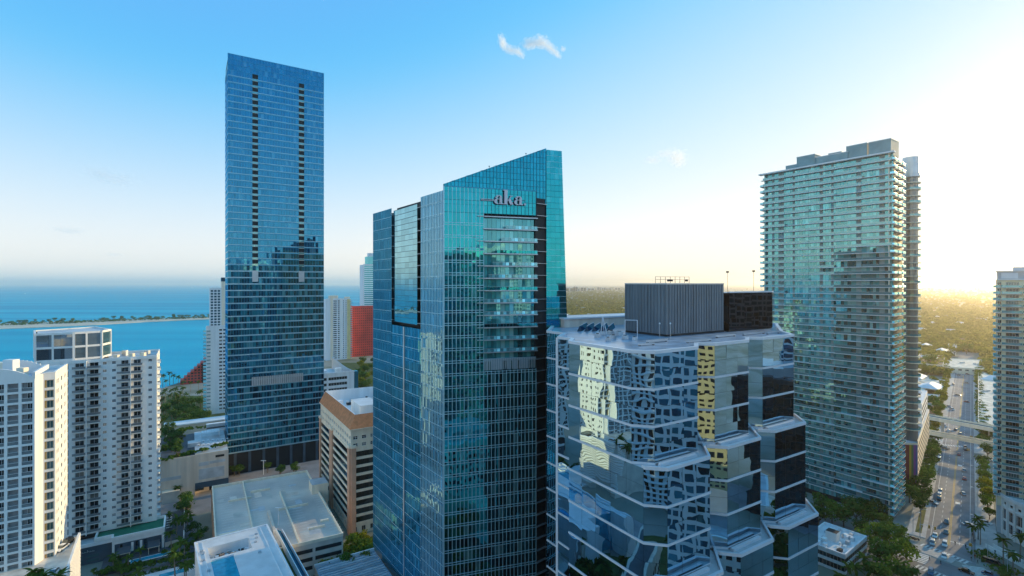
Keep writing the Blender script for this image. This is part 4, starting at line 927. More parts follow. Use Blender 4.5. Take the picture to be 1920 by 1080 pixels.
# ---------------------------------------------------------------- white apartment tower A (left edge)
T = Thing('corner_tower', 'white apartment tower at the left edge with a sunlit side and arched roofline', 'apartment tower', (-150, 155, 0))
K0 = Vector((-141.3, 150)); KM = K0 - RD * 24; K1 = K0 + LD * 6; K2 = Vector((-139.7, 155.0)); K1 = Vector((-141.62, 153.07)); K3 = K2 + LD * 18.3
FH = 3.1; zt = 81.6
f = F(tp(KM), tp(K0)); W = f.W; zs = [77.2 - FH * i for i in range(24)]
us = [W - 5.7, W - 2.55]; us = [W - 2.85 - 3.05 * k for k in range(7)]
g = G(); wall(g, f, 0, W, 0, zt - .6, [(u, u + 2.35, [(z + .12, z + 2.6) for z in zs], 1.1) for u in us], WHITE); T.part('front_wall', g)
wa, wpale = win(1.25, 2.3, G_WIN, WHITE2, 2), G().face([(0, 0, 0), (2.35, 0, 0), (2.35, 0, 2.5), (0, 0, 2.5)], G_PALE)
rl = G(); rl.box(0, 2.35, 0, .05, .05, .95, G_PR); rl.box(0, 2.35, -.03, .06, .95, 1.02, WHITE)
for z in zs:
    for k, u in enumerate(us):
        T.add('recess_back', wpale, f.M(u, -1.05, z + .12)); T.add('railing', rl, f.M(u, -.12, z + .12))
        if k % 2 == 0: T.add('window', wa, f.M(u + 1.05, -.98, z + .2))
        elif k % 4 == 3: T.add('window', wa, f.M(u + .1, -.98, z + .2))
# arched top of the front wall
g = G(); n = 14; am = 9.0
for i in range(n):
    a, b = W - 18 + 18 * i / n, W - 18 + 18 * (i + 1) / n; h = lambda u: zt - .6 + 3.4 * max(0, 1 - ((u - (W - am)) / am) ** 2)
    g.hexa([f.pt(a, 0, zt - .62), f.pt(b, 0, zt - .62), f.pt(b, -.5, zt - .62), f.pt(a, -.5, zt - .62), f.pt(a, 0, h(a)), f.pt(b, 0, h(b)), f.pt(b, -.5, h(b)), f.pt(a, -.5, h(a))], WHITE)
T.part('arched_gable', g)
g = G(); n = 10; fa2 = F(tp(KM + LD * 17.5), tp(K0 + LD * 17.5))
for i in range(n):
    a, b = W - 10 + 10 * i / n, W - 10 + 10 * (i + 1) / n; h = lambda u: zt - .6 + 3.6 * max(0, 1 - ((u - (W - 8)) / 8) ** 2)
    fa2.box(g, a, b, -.4, 0, zt - 1.5, max(h(a), h(b)), WHITE)
T.part('rear_arched_parapet', g)
T.part('core', G().prism([tp(KM + LD * 1.3), tp(K0 + LD * 1.3 - RD * .6), tp(K0 + LD * 18 - RD * .6), tp(KM + LD * 18)], 0, zt - 1.4, DARK, BLUEROOF))
fs = F(tp(K0), tp(K1)); g = G(); fs.box(g, 0, fs.W, -.5, 0, 0, zt + .2, WHITE); T.part('pier', g)
fc = F(tp(K1), tp(K2)); g = G(); wall(g, fc, 0, fc.W, 0, zt, [(.3, 2.4, [(z + .1, z + 2.5) for z in zs], .6)], WHITE); T.part('bay_wall', g)
wc = win(1.5, 2.2, G_LIT, CREAM, 2); ochre = mat('sunlit_recess_ochre', (.56, .36, .12), .8)
pan = G().face([(0, 0, 0), (2.1, 0, 0), (2.1, 0, 2.4), (0, 0, 2.4)], ochre)  # ochre back panel stands in for sunlight filling the bay recess
for z in zs: T.add('recess_panel', pan, fc.M(.3, -.58, z + .1)); T.add('bay_window', wc, fc.M(.8, -.5, z + .15))
fd = F(tp(K2), tp(K3)); g = G(); zl = [z for z in zs if z > 26]
ud = [(1.8, .9), (3.6, .9), (8.0, 1.9), (13.2, .8), (15.2, .8)]
wall(g, fd, 0, fd.W, 24, zt, [(u, u + w, [(z + .8, z + 2.2) for z in zl], .4) for u, w in ud], WHITE); T.part('side_wall', g)
wd = {w: win(w, 1.4, G_WIN, CREAM, 1 if w < 1 else 2) for _, w in ud}
for z in zl:
    for u, w in ud: T.add('side_window', wd[w], fd.M(u, -.35, z + .8))
T.part('wing_core', G().prism([tp(K1 + LD * .7 - RD * .5), tp(K2 + LD * .7 - RD * .7), tp(K3 - RD * .7), tp(K3 - RD * 7)], 0, zt - .7, DARK, ROOFG))
g = G(); ff = F(tp(K3), tp(K3 - RD * 12)); ff.box(g, 0, 12, -.5, 0, 20, zt + .2, WHITE); ff2 = F(tp(K0), tp(K0 + LD * 17.5)); ff2.box(g, 0, 17.4, -.5, .12, zt - .8, zt + 1.2, WHITE); fd.box(g, 0, fd.W, -.5, .06, zt - .02, zt + .45, WHITE); fc.box(g, 0, fc.W, -.5, .05, zt - .03, zt + .4, WHITE); T.part('parapet', g)
for (x, d, w, h) in ((25, 156, 2.2, 4.0), (45, 153, 1.6, 2.0), (8, 160, 3, 2.5)):
    a = xd(x, d); g = G(); g.box(a[0] - w, a[0] + w * .4, a[1] - w * .5, a[1] + w * .5, zt - 1.4, zt + h, CREAM if h < 3 else WHITE); T.add('roof_housing', g)
T.done()
t = Thing('louvred_garage', 'white louvred parking deck with cars on its roof below the sunlit wall', 'parking garage', (-140, 155, 0))
ga = Vector((-126.7, 143.8)); gbk = Vector((-143.0, 167.6)); ff = F(tp(ga), tp(gbk))
t.part('deck', G().prism([tp(ga - RD * .4), tp(gbk - RD * .4), tp(gbk - RD * 14), tp(ga - RD * 30)], 0, 25.6, CONC, CONC2))
for i in range(20):
    g = G(); ff.box(g, -2, ff.W, -.1, .25, 3 + i * 1.2, 3.75 + i * 1.2, WHITE); t.part('louvre', g)
g = G(); ff.box(g, -2, ff.W + .2, -.4, .1, 25.5, 26.6, WHITE); t.part('parapet', g)
# ---------------------------------------------------------------- parking garage with open roof
t = Thing('parking_garage', 'flat concrete parking garage with an empty stained and shadow toned roof deck and striped bays', 'parking garage', (-105, 225, 0))
gA, gB, gC = Vector((-142, 240)), Vector((-105.5, 260.5)), Vector((-65, 194.8)); gD = gC + (gA - gB) * 1.0
ZG = 12.0
t.part('body', G().prism([tp(gD), tp(gC), tp(gB), tp(gA)], 0, ZG, CONC, mat('stained_shadowed_deck', (.66, .58, .50), .85, var=.16, scale=.05, c2=(.42, .40, .38))))  # deck stains, with the roof's shadow pattern put into the same noise
for k, (a, b) in enumerate(((gD, gC), (gC, gB), (gB, gA), (gA, gD))):
    ff = F(tp(a), tp(b)); g = G(); ff.box(g, -.1, ff.W + .1, -.35, .12, ZG - .1, ZG + 1.05 + .005 * k, CREAM); t.part('parapet', g)
    for z in (2.2, 5.4, 8.6):
        g = G(); n = max(1, int(ff.W / 9))
        for i in range(n): ff.box(g, ff.W * i / n + .5, ff.W * (i + 1) / n - .5, .01, .05, z, z + 1.4, DARK)
        t.part('deck_opening', g, stuff=False)
    if k == 3:
        for i in range(10): g = G(); ff.box(g, ff.W * i / 10, ff.W * i / 10 + 1, -.1, .4, 0, ZG, SALMON); t.part('pilaster', g)
DR = (gC - gD).normalized(); DL = (gA - gD).normalized(); wr, wl_ = (gC - gD).length, (gA - gD).length
for i in range(26):      # patched and resurfaced bays of the deck
    a = gD + DR * rnd.uniform(1, wr - 9) + DL * rnd.uniform(2, wl_ - 12); w, l = rnd.uniform(2, 6), rnd.uniform(1.5, 8); g = G()
    g.face([(*a, ZG + .004 + .0002 * i), (*(a + DR * w), ZG + .004 + .0002 * i), (*(a + DR * w + DL * l), ZG + .004 + .0002 * i), (*(a + DL * l), ZG + .004 + .0002 * i)], (CONC, ROOFG, STONE)[i % 3]); t.part('deck_patch', g)
g = G()
for row in (.06, .27, .33, .60, .66, .92):
    for i in range(26):
        a = gD + DR * (wr * row) + DL * (3 + i * 2.6); g.face([(*(a), ZG + .01), (*(a + DR * 4.6), ZG + .01), (*(a + DR * 4.6 + DL * .14), ZG + .01), (*(a + DL * .14), ZG + .01)], PAINT)
t.part('bay_marking', g, stuff=True)
for fr0, z in ((.30, .9), (.63, .9)):
    g = G(); a = gD + DR * (wr * fr0); b = a + DL * wl_ * (1 if fr0 < .5 else .72); g.prism([tp(a), tp(a + DR * .45), tp(b + DR * .45), tp(b)], ZG, ZG + z, CREAM); t.part('ramp_wall', g)
for (r0, l0, w, l, h) in ((.46, .02, 1.0, 34, 1.1), (.56, .46, 12, .4, .9), (.14, .72, 9, .5, .8), (.36, .80, 8, .5, .9), (.03, .22, 6.5, 4.2, 1.6), (.75, .14, 6, .5, .9), (.88, .2, 3, 1.0, .8)):
    g = G(); a = gD + DR * wr * r0 + DL * wl_ * l0; g.prism([tp(a), tp(a + DR * w), tp(a + DR * w + DL * l), tp(a + DL * l)], ZG, ZG + h, CREAM if w > 2 else STONE); t.part('low_wall', g)
g = G(); a = gD + DR * wr * .93 + DL * wl_ * .6; g.prism([tp(a), tp(a + DR * 7), tp(a + DR * 7 + DL * 8), tp(a + DL * 8)], 0, ZG + 4.2, CREAM, ROOFG); t.part('stair_tower', g)
for i, (x, y) in enumerate(((522, 985), (494, 890))):
    p = at(x, y, ZG); tl = Thing('deck_lamp', ('twin headed lamp post standing on the near part of the garage deck', 'twin headed lamp post at the far edge of the garage deck')[i], 'lamp', (p.x, p.y, ZG))
    g = G(); g.cyl((p.x, p.y, ZG), (p.x, p.y, ZG + 7), .13, .08, 6, WHITE2); tl.part('post', g); g = G(); g.box(p.x - 1.3, p.x + 1.3, p.y - .12, p.y + .12, ZG + 7, ZG + 7.18, WHITE2); tl.part('head', g)

# ---------------------------------------------------------------- white roof with courtyard, front left
t = Thing('courtyard_building', 'white flat roofed block with open plant court and blue pool', 'building', (-95, 170, 0))
B1, B2 = Vector((-113.3, 181)), Vector((-94.3, 194.8)); DRr = (B2 - B1).normalized(); DLl = Vector((DRr.y, -DRr.x)); wB = (B2 - B1).length; ZP = 16.0
def qd(u, v): return tp(B1 + DRr * u + DLl * v)
P0, P1, V0, V1_ = 3.4, 16.2, 6.2, 15.0
g = G()
for (u0, u1, v0, v1) in ((0, wB, 0, V0), (0, P0, V0, V1_), (P1, wB, V0, V1_), (0, P0, V1_, 70), (P1, wB, V1_, 70), (P0, P1, V1_, 16.0), (10.2, P1, 16.0, 60)):
    g.prism([qd(u0, v0), qd(u0, v1), qd(u1, v1), qd(u1, v0)], 0, ZP, WHITE2, ROOFW)
t.part('roof_block', g)
g = G(); g.prism([qd(P0, V0), qd(P0, V1_), qd(P1, V1_), qd(P1, V0)], 0, ZP - 3.6, CONC, ROOFG); t.part('court_floor', g)
g = G(); g.prism([qd(P0, 16), qd(P0, 60), qd(10.2, 60), qd(10.2, 16)], 0, ZP - .5, POOL, POOL); t.part('roof_pool', g)
g = G()
for u0, u1, v0, v1 in ((-.2, wB + .2, -.25, .25), (-.25, .25, .26, 70), (wB - .25, wB + .25, .26, 70), (2.0, 2.2, .5, 70), (wB - 2.6, wB - 2.4, .5, 70)): g.prism([qd(u0, v0), qd(u0, v1), qd(u1, v1), qd(u1, v0)], ZP - .02, ZP + (.5 if v1 < 1 or u0 < 0 or u1 > wB else .18), WHITE2)
t.part('parapet', g)
for i in range(8):
    u, v = (rnd.uniform(.6, 2.0), rnd.uniform(2, 30)) if i % 2 else (rnd.uniform(17, 19.5), rnd.uniform(2, 30)); g = G(); g.prism([qd(u, v), qd(u, v + .9), qd(u + .9, v + .9), qd(u + .9, v)], ZP, ZP + rnd.uniform(.3, .9), rnd.choice((METAL, ROOFG))); t.add('roof_vent', g)
for i in range(70):
    u, v = rnd.uniform(P0 + 1, P1 - 1), rnd.uniform(V0 + 1.2, V1_ - 1); s = rnd.uniform(.35, .9); m = rnd.choice((WHITE2, METAL, CHAR, DARK, ROOFG, SALMON))
    g = G(); g.prism([qd(u, v), qd(u, v + s), qd(u + s * 1.3, v + s), qd(u + s * 1.3, v)], ZP - 3.58, ZP - 3.58 + rnd.uniform(.5, 1.8), m); t.add('plant_unit', g)
t.done()
g = G(); g.prism([qd(wB + .3, 6), qd(wB + .3, 70), qd(wB + 2.6, 70), qd(wB + 2.6, 6)], 0, 12.5, CONC, GRASS); planter = single('planter_wall', g, 'long raised planter along the right flank of the white courtyard block', 'planter')
g = G()
for i in range(2):
    g.face([(*qd(wB + 3.0 + i * .9, 2), 14.5 - i * .7), (*qd(wB + 3.0 + i * .9, 70), 14.5 - i * .7), (*qd(wB + 3.8 + i * .9, 70), 13.9 - i * .7), (*qd(wB + 3.8 + i * .9, 2), 13.9 - i * .7)], G_FS)
g.prism([qd(wB + 2.7, 2), qd(wB + 2.7, 70), qd(wB + 2.95, 70), qd(wB + 2.95, 2)], 0, 14.9, WHITE2); g.prism([qd(wB + 4.9, 2), qd(wB + 4.9, 70), qd(wB + 5.2, 70), qd(wB + 5.2, 2)], 0, 14.0, WHITE2)
single('glass_canopy', g, 'sloping blue glass canopy beside the white courtyard block', 'canopy')
# hotel podium glass roof
t = Thing('podium_roof', 'ribbed blue grey podium roof at the foot of the turquoise tower', 'roof', (-60, 190, 0))
h0 = Vector((-54.0, 198.5)); q = [tp(h0), tp(h0 - RD * 22), tp(h0 - RD * 22 - LD * 40), tp(h0 - LD * 48)]
t.part('body', G().prism(q[::-1], 0, 4.6, CONC, BLUEROOF)); ff = F(tp(h0 - RD * 22), tp(h0))
for i in range(14):
    a, b = h0 - RD * 21.5 - LD * (1 + i * 1.6), h0 - RD * .5 - LD * (1 + i * 1.6); g = G(); g.prism([tp(a), tp(a - LD * .7), tp(b - LD * .7), tp(b)], 4.6, 4.85, METAL if i % 3 == 0 else ROOFG); t.part('roof_rib', g)
g = G(); ff.box(g, -.2, ff.W, -.3, .3, 4.4, 5.4, WHITE2); t.part('parapet', g)

# ---------------------------------------------------------------- office block with terracotta roof
T = Thing('terracotta_office', 'striped cream office block with a sloping terracotta roof rim and salmon piers', 'office building', (-70, 245, 0))
N0 = Vector((-69.5, 218.7)); NL = N0 + LD * 60; NR = N0 + RD * 30; ZE = 46.0
fl_, fr2 = F(tp(NL), tp(N0)), F(tp(N0), tp(NR)); FH = 3.55; zs = [5.2 + FH * i for i in range(9)]
T.part('core', G().prism([tp(NL + RD * .5), tp(N0 + LD * .4 + RD * .4), tp(NR + LD * .4), tp(NR + LD * 60)], 0, ZE - .1, DARK, ROOFW))
for ff, piers, small in ((fl_, [(0, 2.2), (22.5, 28.0), (56.5, 60)], 15), (fr2, [(0, 2.0), (26, 30)], 8)):
    Wf = ff.W; g = G(); 
    for z in zs + [zs[-1] + FH]: ff.box(g, 0, Wf, -.4, .12, z - 1.15, z, CREAM); T.add('spandrel', g); g = G()
    for z in zs:
        g = G(); panes(g, ff, .3, Wf - .3, int(Wf / 1.8), [(z + .02, z + FH - 1.17)], G_BAND, .02, .03, -.1); T.add('window_band', g)
    for a, b in piers: g = G(); ff.box(g, a, b, -.3, .75, 0, ZE - 8.2, SALMON); T.add('pier', g); g = G(); ff.box(g, a - .2, b + .2, -.3, .95, ZE - 8.2, ZE - 7.2, CREAM); T.add('pier_cap', g)
    g = G(); ub = zs[-1] + FH; st = Wf / small; cs = [(st * i + st * .25, st * i + st * .78, [(ub + .9, ub + 2.4), (ub + 4.1, ub + 5.6)], .35) for i in range(small)]
    wall(g, ff, 0, Wf, ub, ZE, cs, CREAM); T.part('attic_wall', g); ww = win(st * .53, 1.5, G_WIN, WHITE2, 2, .05, .12, .75)
    for a, b, l, d in cs:
        for z, _ in l: T.add('attic_window', ww, ff.M(a, -.32, z))
    g = G(); cs = [(st * i + st * .25, st * i + st * .7, [(1.0, 3.2)], .35) for i in range(small)]; wall(g, ff, 0, Wf, 0, zs[0] - 1.15, cs, CREAM); T.part('base_wall', g); ww2 = win(st * .45, 2.2, G_WIN, WHITE2, 2)
    for a, b, l, d in cs: T.add('base_window', ww2, ff.M(a, -.32, 1.0))
g = G(); o = [NL - RD * .6, N0 - LD * .6 - RD * .6, NR - LD * .6, NR + LD * 60]; i_ = [NL + RD * 2.4 , N0 + LD * 2.6 + RD * 2.4, NR + LD * 2.6 - RD * 2, NR + LD * 58 - RD * 2]
for k in range(3):
    a, b, c_, d = o[k], o[k + 1], i_[k + 1], i_[k]; n = max(3, int((b - a).length / 1.2))
    for j in range(n):
        p, q2, r_, s_ = (a + (b - a) * (j / n)), (a + (b - a) * ((j + .92) / n)), (d + (c_ - d) * ((j + .92) / n)), (d + (c_ - d) * (j / n))
        g.face([(*p, ZE), (*q2, ZE), (*r_, ZE + 5.4), (*s_, ZE + 5.4)], TERRA)
    g.face([(*a, ZE - .05), (*b, ZE - .05), (*c_, ZE + 5.3), (*d, ZE + 5.3)], TERRA)
T.part('tiled_rim', g, stuff=True)
g = G()
for k in range(4):
    ff = F(tp(i_[k]), tp(i_[(k + 1) % 4])); ff.box(g, 0, ff.W, -.3, .0, ZE - .05, ZE + 5.6, WHITE2)
T.part('roof_screen', g); g = G(); ff = F(tp(o[0]), tp(o[1])); ff.box(g, 0, ff.W, -.3, .1, ZE - .5, ZE, CREAM); ff = F(tp(o[1]), tp(o[2])); ff.box(g, 0, ff.W, -.3, .1, ZE - .5, ZE, CREAM); T.part('eaves', g)
g = G(); a = N0 + LD * 14 + RD * 8; g.prism([tp(a), tp(a + RD * 9), tp(a + RD * 9 + LD * 16), tp(a + LD * 16)], ZE, ZE + 6.2, WHITE, ROOFW); T.part('plant_house', g)
g = G(); a = N0 + LD * 5 + RD * 11; 
for k in range(3): b = a + RD * 3.4 * k; g.prism([tp(b), tp(b + RD * 2.8), tp(b + RD * 2.8 + LD * 5), tp(b + LD * 5)], ZE + .6, ZE + 3.4, METAL)
T.part('cooling_unit', g, stuff=True)
for i in range(16):
    a = N0 + LD * rnd.uniform(32, 54) + RD * rnd.uniform(5, 22); w = rnd.uniform(.8, 2.6); g = G(); g.prism([tp(a), tp(a + RD * w), tp(a + RD * w + LD * w), tp(a + LD * w)], ZE, ZE + rnd.uniform(.6, 2.2), rnd.choice((METAL, WHITE2, CHAR))); T.add('roof_unit', g)
T.done()

# ---------------------------------------------------------------- stone podium of the tall tower with roof garden
t = Thing('stone_podium', 'pale stone podium with roof garden below the tall blue tower', 'building', (-165, 265, 0))
p1, p2 = Vector((-162, 259)), Vector((-149.4, 267)); p0 = p1 - RD * 34
t.part('left_block', G().prism([tp(p0 + LD * 1.2), tp(p1 + LD * 1.2), tp(p1 + LD * 50), tp(p0 + LD * 50)], 0, 20, STONE, DECK))
t.part('right_block', G().prism([tp(p1), tp(p2), tp(p2 + LD * 50), tp(p1 + LD * 50)], 5.0, 20.6, STONE, ROOFG))
ff = F(tp(p1), tp(p2)); 
g = G(); ff.box(g, 1.6, 13, .01, .1, 8.2, 13.6, ROOFG); t.part('panel', g); g = G(); ff.box(g, 1.6, 6, .01, .1, 15.2, 17, ROOFG); ff.box(g, 6.3, 13.4, .01, .1, 15.6, 17, ROOFG); t.part('panel', g); g = G(); ff.box(g, 9, 13, .01, .1, 18.4, 19.6, DARK); t.part('slot', g)
g = G(); ff.box(g, 0, ff.W, -6, -5.8, 0, 5, DARK); ff.box(g, 0, ff.W, .01, .35, 4.0, 6.8, SLATE); t.part('loading_bay', g)
ff0 = F(tp(p0 + LD * 1.2), tp(p1 + LD * 1.2)); g = G(); ff0.box(g, 12, 28, .01, .12, 10.2, 11.8, ROOFG); t.part('panel', g)
g = G(); ff0.box(g, 0, 33.9, -.4, .1, 19.9, 20.9, STONE); ff.box(g, 0, ff.W, -.4, .1, 20.5, 21.5, STONE); t.part('parapet', g)
for i in range(14): g = G(); ff0.box(g, 8 + i * 1.8, 8.12 + i * 1.8, .01, .05, 12.5, 19.6, CONC); t.part('wall_joint', g)
def on_roof(x, y, z=20.6): return at(x, y, z)
for i, (x, y, w, l, m, lab, cat) in enumerate(((378, 823, 9, 5.5, WHITE2, 'white slatted pergola on the stone podium roof beside the tall tower', 'pergola'), (352, 838, 6, 6, ROOFG, 'grey roof hatch block on the stone podium roof', 'rooftop structure'))):
    p = on_roof(x, y, 20.6); a = Vector((p.x, p.y)); tt = Thing('pergola' if i == 0 else 'roof_hatch', lab, cat, (p.x, p.y, 20.6)); h = 3.2 if i == 0 else 1.6
    if i == 0:
        for k in range(7): g = G(); b = a + RD * (k * w / 7); g.prism([tp(b), tp(b + RD * w / 8), tp(b + RD * w / 8 + LD * l), tp(b + LD * l)], 20.6 + h - .3, 20.6 + h, m); tt.part('slat', g)
        for k in (0, 1):
            for j in (0, 1): g = G(); c = a + RD * (w - .4) * k + LD * (l - .3) * j; g.prism([tp(c), tp(c + RD * .25), tp(c + RD * .25 + LD * .25), tp(c + LD * .25)], 20.6, 20.6 + h - .31, m); tt.part('post', g)
    else: g = G(); g.prism([tp(a), tp(a + RD * w), tp(a + RD * w + LD * l), tp(a + LD * l)], 20.01, 20.6 + h, m); tt.part('body', g)
for i in range(14):
    p = on_roof(372 + (i % 7) * 9, 836 - (i // 7) * 7 - (i % 7) * .8); tt = Thing('roof_table', 'small pale table on the stone podium roof terrace', 'table', (p.x, p.y, 20.6), 'tables on the podium roof terrace')
    g = G(); g.cyl((p.x, p.y, 21.3), (p.x, p.y, 21.4), .7, .7, 8, WHITE2); tt.part('tabletop', g); g = G(); g.cyl((p.x, p.y, 20.6), (p.x, p.y, 21.3), .08, .08, 5, CHAR); tt.part('leg', g)
t = Thing('terrace_house', 'low white pavilion with a long flat roof among trees left of the tall tower', 'building', (-190, 330, 0))
p = at(310, 800, 14); a = Vector((p.x, p.y)); t.part('body', G().prism([tp(a), tp(a + RD * 44), tp(a + RD * 44 + LD * 9), tp(a + LD * 9)], 0, 13.5, CONC, ROOFW)); t.part('roof', G().prism([tp(a - RD - LD), tp(a + RD * 45 - LD), tp(a + RD * 45 + LD * 10), tp(a - RD + LD * 10)], 13.6, 14.4, WHITE2, ROOFW))
t = Thing('sky_lounge', 'pale blue flat roofed annex with a dark open court left of the tall tower', 'building', (-170, 320, 0))
p = at(388, 806, 22); a = Vector((p.x, p.y)); t.part('body', G().prism([tp(a), tp(a + RD * 20), tp(a + RD * 20 + LD * 16), tp(a + LD * 16)], 0, 20.0, WHITE2, DARK))
g = G()
for (u0, u1, v0, v1) in ((0, 20, 13, 16), (17, 20, 0, 12.99), (0, 16.9, 0, .6)): g.prism([tp(a + RD * u0 + LD * v0), tp(a + RD * u1 + LD * v0), tp(a + RD * u1 + LD * v1), tp(a + RD * u0 + LD * v1)], 20.01, 22, WHITE2)
t.part('roof_frame', g)
# pools and decks at the foot of the left towers
t = Thing('swimming_pool', 'narrow turquoise pool on a dark deck below the green felt roof', 'pool', (-150, 195, 0))
a = at(244, 1056, 1.2); a = Vector((a.x, a.y)); t.part('deck', G().prism([tp(a - RD * 9 - LD * 2.5), tp(a + RD * 21 - LD * 2.5), tp(a + RD * 21 + LD * 12), tp(a - RD * 9 + LD * 12)], 0, 1.0, DECK))
t.part('coping', G().prism([tp(a - RD * .4 - LD * .4), tp(a + RD * 13.4 - LD * .4), tp(a + RD * 13.4 + LD * 2.8), tp(a - RD * .4 + LD * 2.8)], 1.0, 1.16, WHITE)); t.part('water', G().prism([tp(a), tp(a + RD * 13), tp(a + RD * 13 + LD * 2.4), tp(a + LD * 2.4)], 1.0, 1.2, POOL))
t = Thing('lower_pool', 'small blue pool on a pale deck at the bottom edge, left of the courtyard block', 'pool', (-130, 180, 0))
a = at(298, 1083, 1.2); a = Vector((a.x, a.y)); t.part('deck', G().prism([tp(a - RD * 34 - LD * 16), tp(a + RD * 17 - LD * 16), tp(a + RD * 17 + LD * 5.5), tp(a - RD * 34 + LD * 5.5)], 0, .9, ROOFW)); t.part('water', G().prism([tp(a), tp(a + RD * 8), tp(a + RD * 8 + LD * 2.6), tp(a + LD * 2.6)], .9, 1.1, POOL))
g = G(); aa = a - RD * 34 + LD * 6.2
for i in range(500):
    c = aa + RD * rnd.uniform(0, 53) + LD * rnd.uniform(-.6, .6); v = Vector((rnd.gauss(0, 1), rnd.gauss(0, 1), abs(rnd.gauss(0, 1)))).normalized(); tt_ = v.orthogonal().normalized() * .5; b_ = v.cross(tt_); p = Vector((c.x, c.y, rnd.uniform(.6, 2.0))); g.face([p - tt_, p - b_, p + tt_, p + b_], LEAFD)
single('clipped_hedge', g, 'long clipped green hedge between the two small pools', 'hedge')
def lounger(x, y, lab, grp, z):
    p = at(x, y, z); tt = Thing('sun_lounger', lab, 'sun lounger', (p.x, p.y, z), grp); a = Vector((p.x, p.y)); g = G(); g.prism([tp(a), tp(a + RD * 2), tp(a + RD * 2 + LD * .7), tp(a + LD * .7)], z + .25, z + .42, WHITE); tt.part('seat', g)
    g = G(); b = a + RD * 1.4; P = lambda q, zz: (q.x, q.y, zz); g.face([P(b, z + .43), P(b + LD * .7, z + .43), P(b + RD * .7 + LD * .7, z + .9), P(b + RD * .7, z + .9)], WHITE); tt.part('backrest', g)
    g = G()
    for u in (.1, 1.8):
        for v in (.05, .55): c = a + RD * u + LD * v; g.prism([tp(c), tp(c + RD * .1), tp(c + RD * .1 + LD * .1), tp(c + LD * .1)], z, z + .25, METAL)
    tt.part('frame', g)
t = Thing('side_deck', 'dark sunbathing deck with white kerb right of the green felt roof', 'deck', (-140, 215, 0)); a = Vector((-142.1, 207.4)); t.part('body', G().prism([tp(a), tp(a + RD * 6.5), tp(a + RD * 6.5 + LD * 32), tp(a + LD * 32)], 0, 3.0, CONC, DECK)); g = G(); ff = F(tp(a + RD * 6.5), tp(a + RD * 6.5 + LD * 32)); ff.box(g, 0, ff.W, -.2, .2, 2.9, 4.2, WHITE); t.part('kerb_wall', g)
for i in range(6): lounger(313 - i * .4, 969 + i * 4.6, 'white sun lounger in the row on the dark side deck', 'sun loungers on the side deck', 3.0)
g = G(); a = at(303, 935, 3); g.prism([tp(Vector((a.x, a.y)) + RD * u + LD * v) for u, v in ((0, 0), (7.5, 0), (7.5, 9), (0, 9))], 0, 5.5, CONC, CREAM); single('cabana_roof', g, 'flat cream cabana roof right of the white balcony tower', 'building')

# ---------------------------------------------------------------- buildings farther off on the left
def slab_block(name, label, cat, x0, x1, d, ytop, wallm, cols, fh, wm, dep=14, dirv=None, base=0, rows=None, wh=1.5, extra=None, bal=None):
    a = Vector(xd(x0, d)); dv = dirv or RD; ff0 = F(tp(a), tp(a + dv)); u1 = ff0.at_px(x1); zt = zy(ytop, d)
    t = Thing(name, label, cat, (a.x, a.y, 0)); ff = F(tp(a), tp(a + dv * u1)); n = int((zt - base - 2) / fh); zs = [zt - 1.2 - fh * (i + 1) for i in range(n)]; W = ff.W
    g = G(); cs = [(W * p, W * q, [(z + .4, z + .4 + wh) for z in zs], .4) for p, q in cols]; wall(g, ff, 0, W, base, zt, cs, wallm); t.part('front_wall', g)
    bk = Vector((dv.x, dv.y)); nn = Vector((-dv.y, dv.x)); g = G(); e = a + dv * u1; g.prism([tp(a + nn * .42), tp(e + nn * .42), tp(e + nn * dep), tp(a + nn * dep)], base, zt - .4, wallm, ROOFG); t.part('body', g)
    for p, q in cols:
        w = W * (q - p); wg = win(w, wh, wm, wallm, max(1, int(w / 2)), .05, .12)
        for z in zs: t.add('window', wg, ff.M(W * p, -.38, z + .4))
        if bal:
            bg_ = balcony(w + .8, 1.3, wallm, G_RAIL, 1.0, .3, False)
            for z in zs: t.add('balcony', bg_, ff.M(W * p - .4, 0, z + .2))
    g = G(); ff.box(g, -.2, W + .2, -.5, .2, zt - .02, zt + .9, wallm); t.part('parapet', g)
    return t, ff, zt, zs
t, ff, zt, zs = slab_block('condo_slab', 'white condominium slab with stacked side balconies left of the tall blue tower', 'apartment tower', 387, 425, 420, 613, WHITE2, [(.62, .78), (.82, .97)], 3.0, G_WIN, bal=None)
sb = balcony(5, 2.2, WHITE2, G_RAIL, 1.0, .3)
fsd = F(ff.pt(0, -12, 0), ff.pt(0, 0, 0))
for z in zs: t.add('side_balcony', sb, fsd.M(6.6, 0, z + .2)); t.add('front_balcony', balcony(2.6, .9, WHITE2, G_RAIL, .9, .3) if z == zs[0] else t.q['front_balcony'][0][0], ff.M(.3, 0, z + .2))
t.done()
t, ff, zt, zs = slab_block('grid_tower', 'pale gridded apartment tower rising behind the white condominium slab', 'apartment tower', 393, 424, 640, 541, WHITE2, [(.06, .22), (.27, .43), (.48, .64)], 3.6, G_FS2, wh=2.6); g = G(); ff.box(g, ff.W * .72, ff.W * 1.1, -14, .4, zt - 70, zt + 9, YW if False else CREAM); t.part('cream_core', g); g = G(); ff.box(g, ff.W * .7, ff.W * 1.1, -12, .5, zt + 9, zt + 14, G_FS); t.part('glass_cap', g); t.done()  # cream core block beside the white window grid
t, ff, zt, zs = slab_block('striped_condo', 'cream and white condominium tower with window columns beside the red building', 'apartment tower', 611, 657, 715, 561, WHITE2, [(.30, .44), (.48, .56), (.70, .74), (.80, .84)], 2.9, G_WIN, wh=1.7, dep=20)
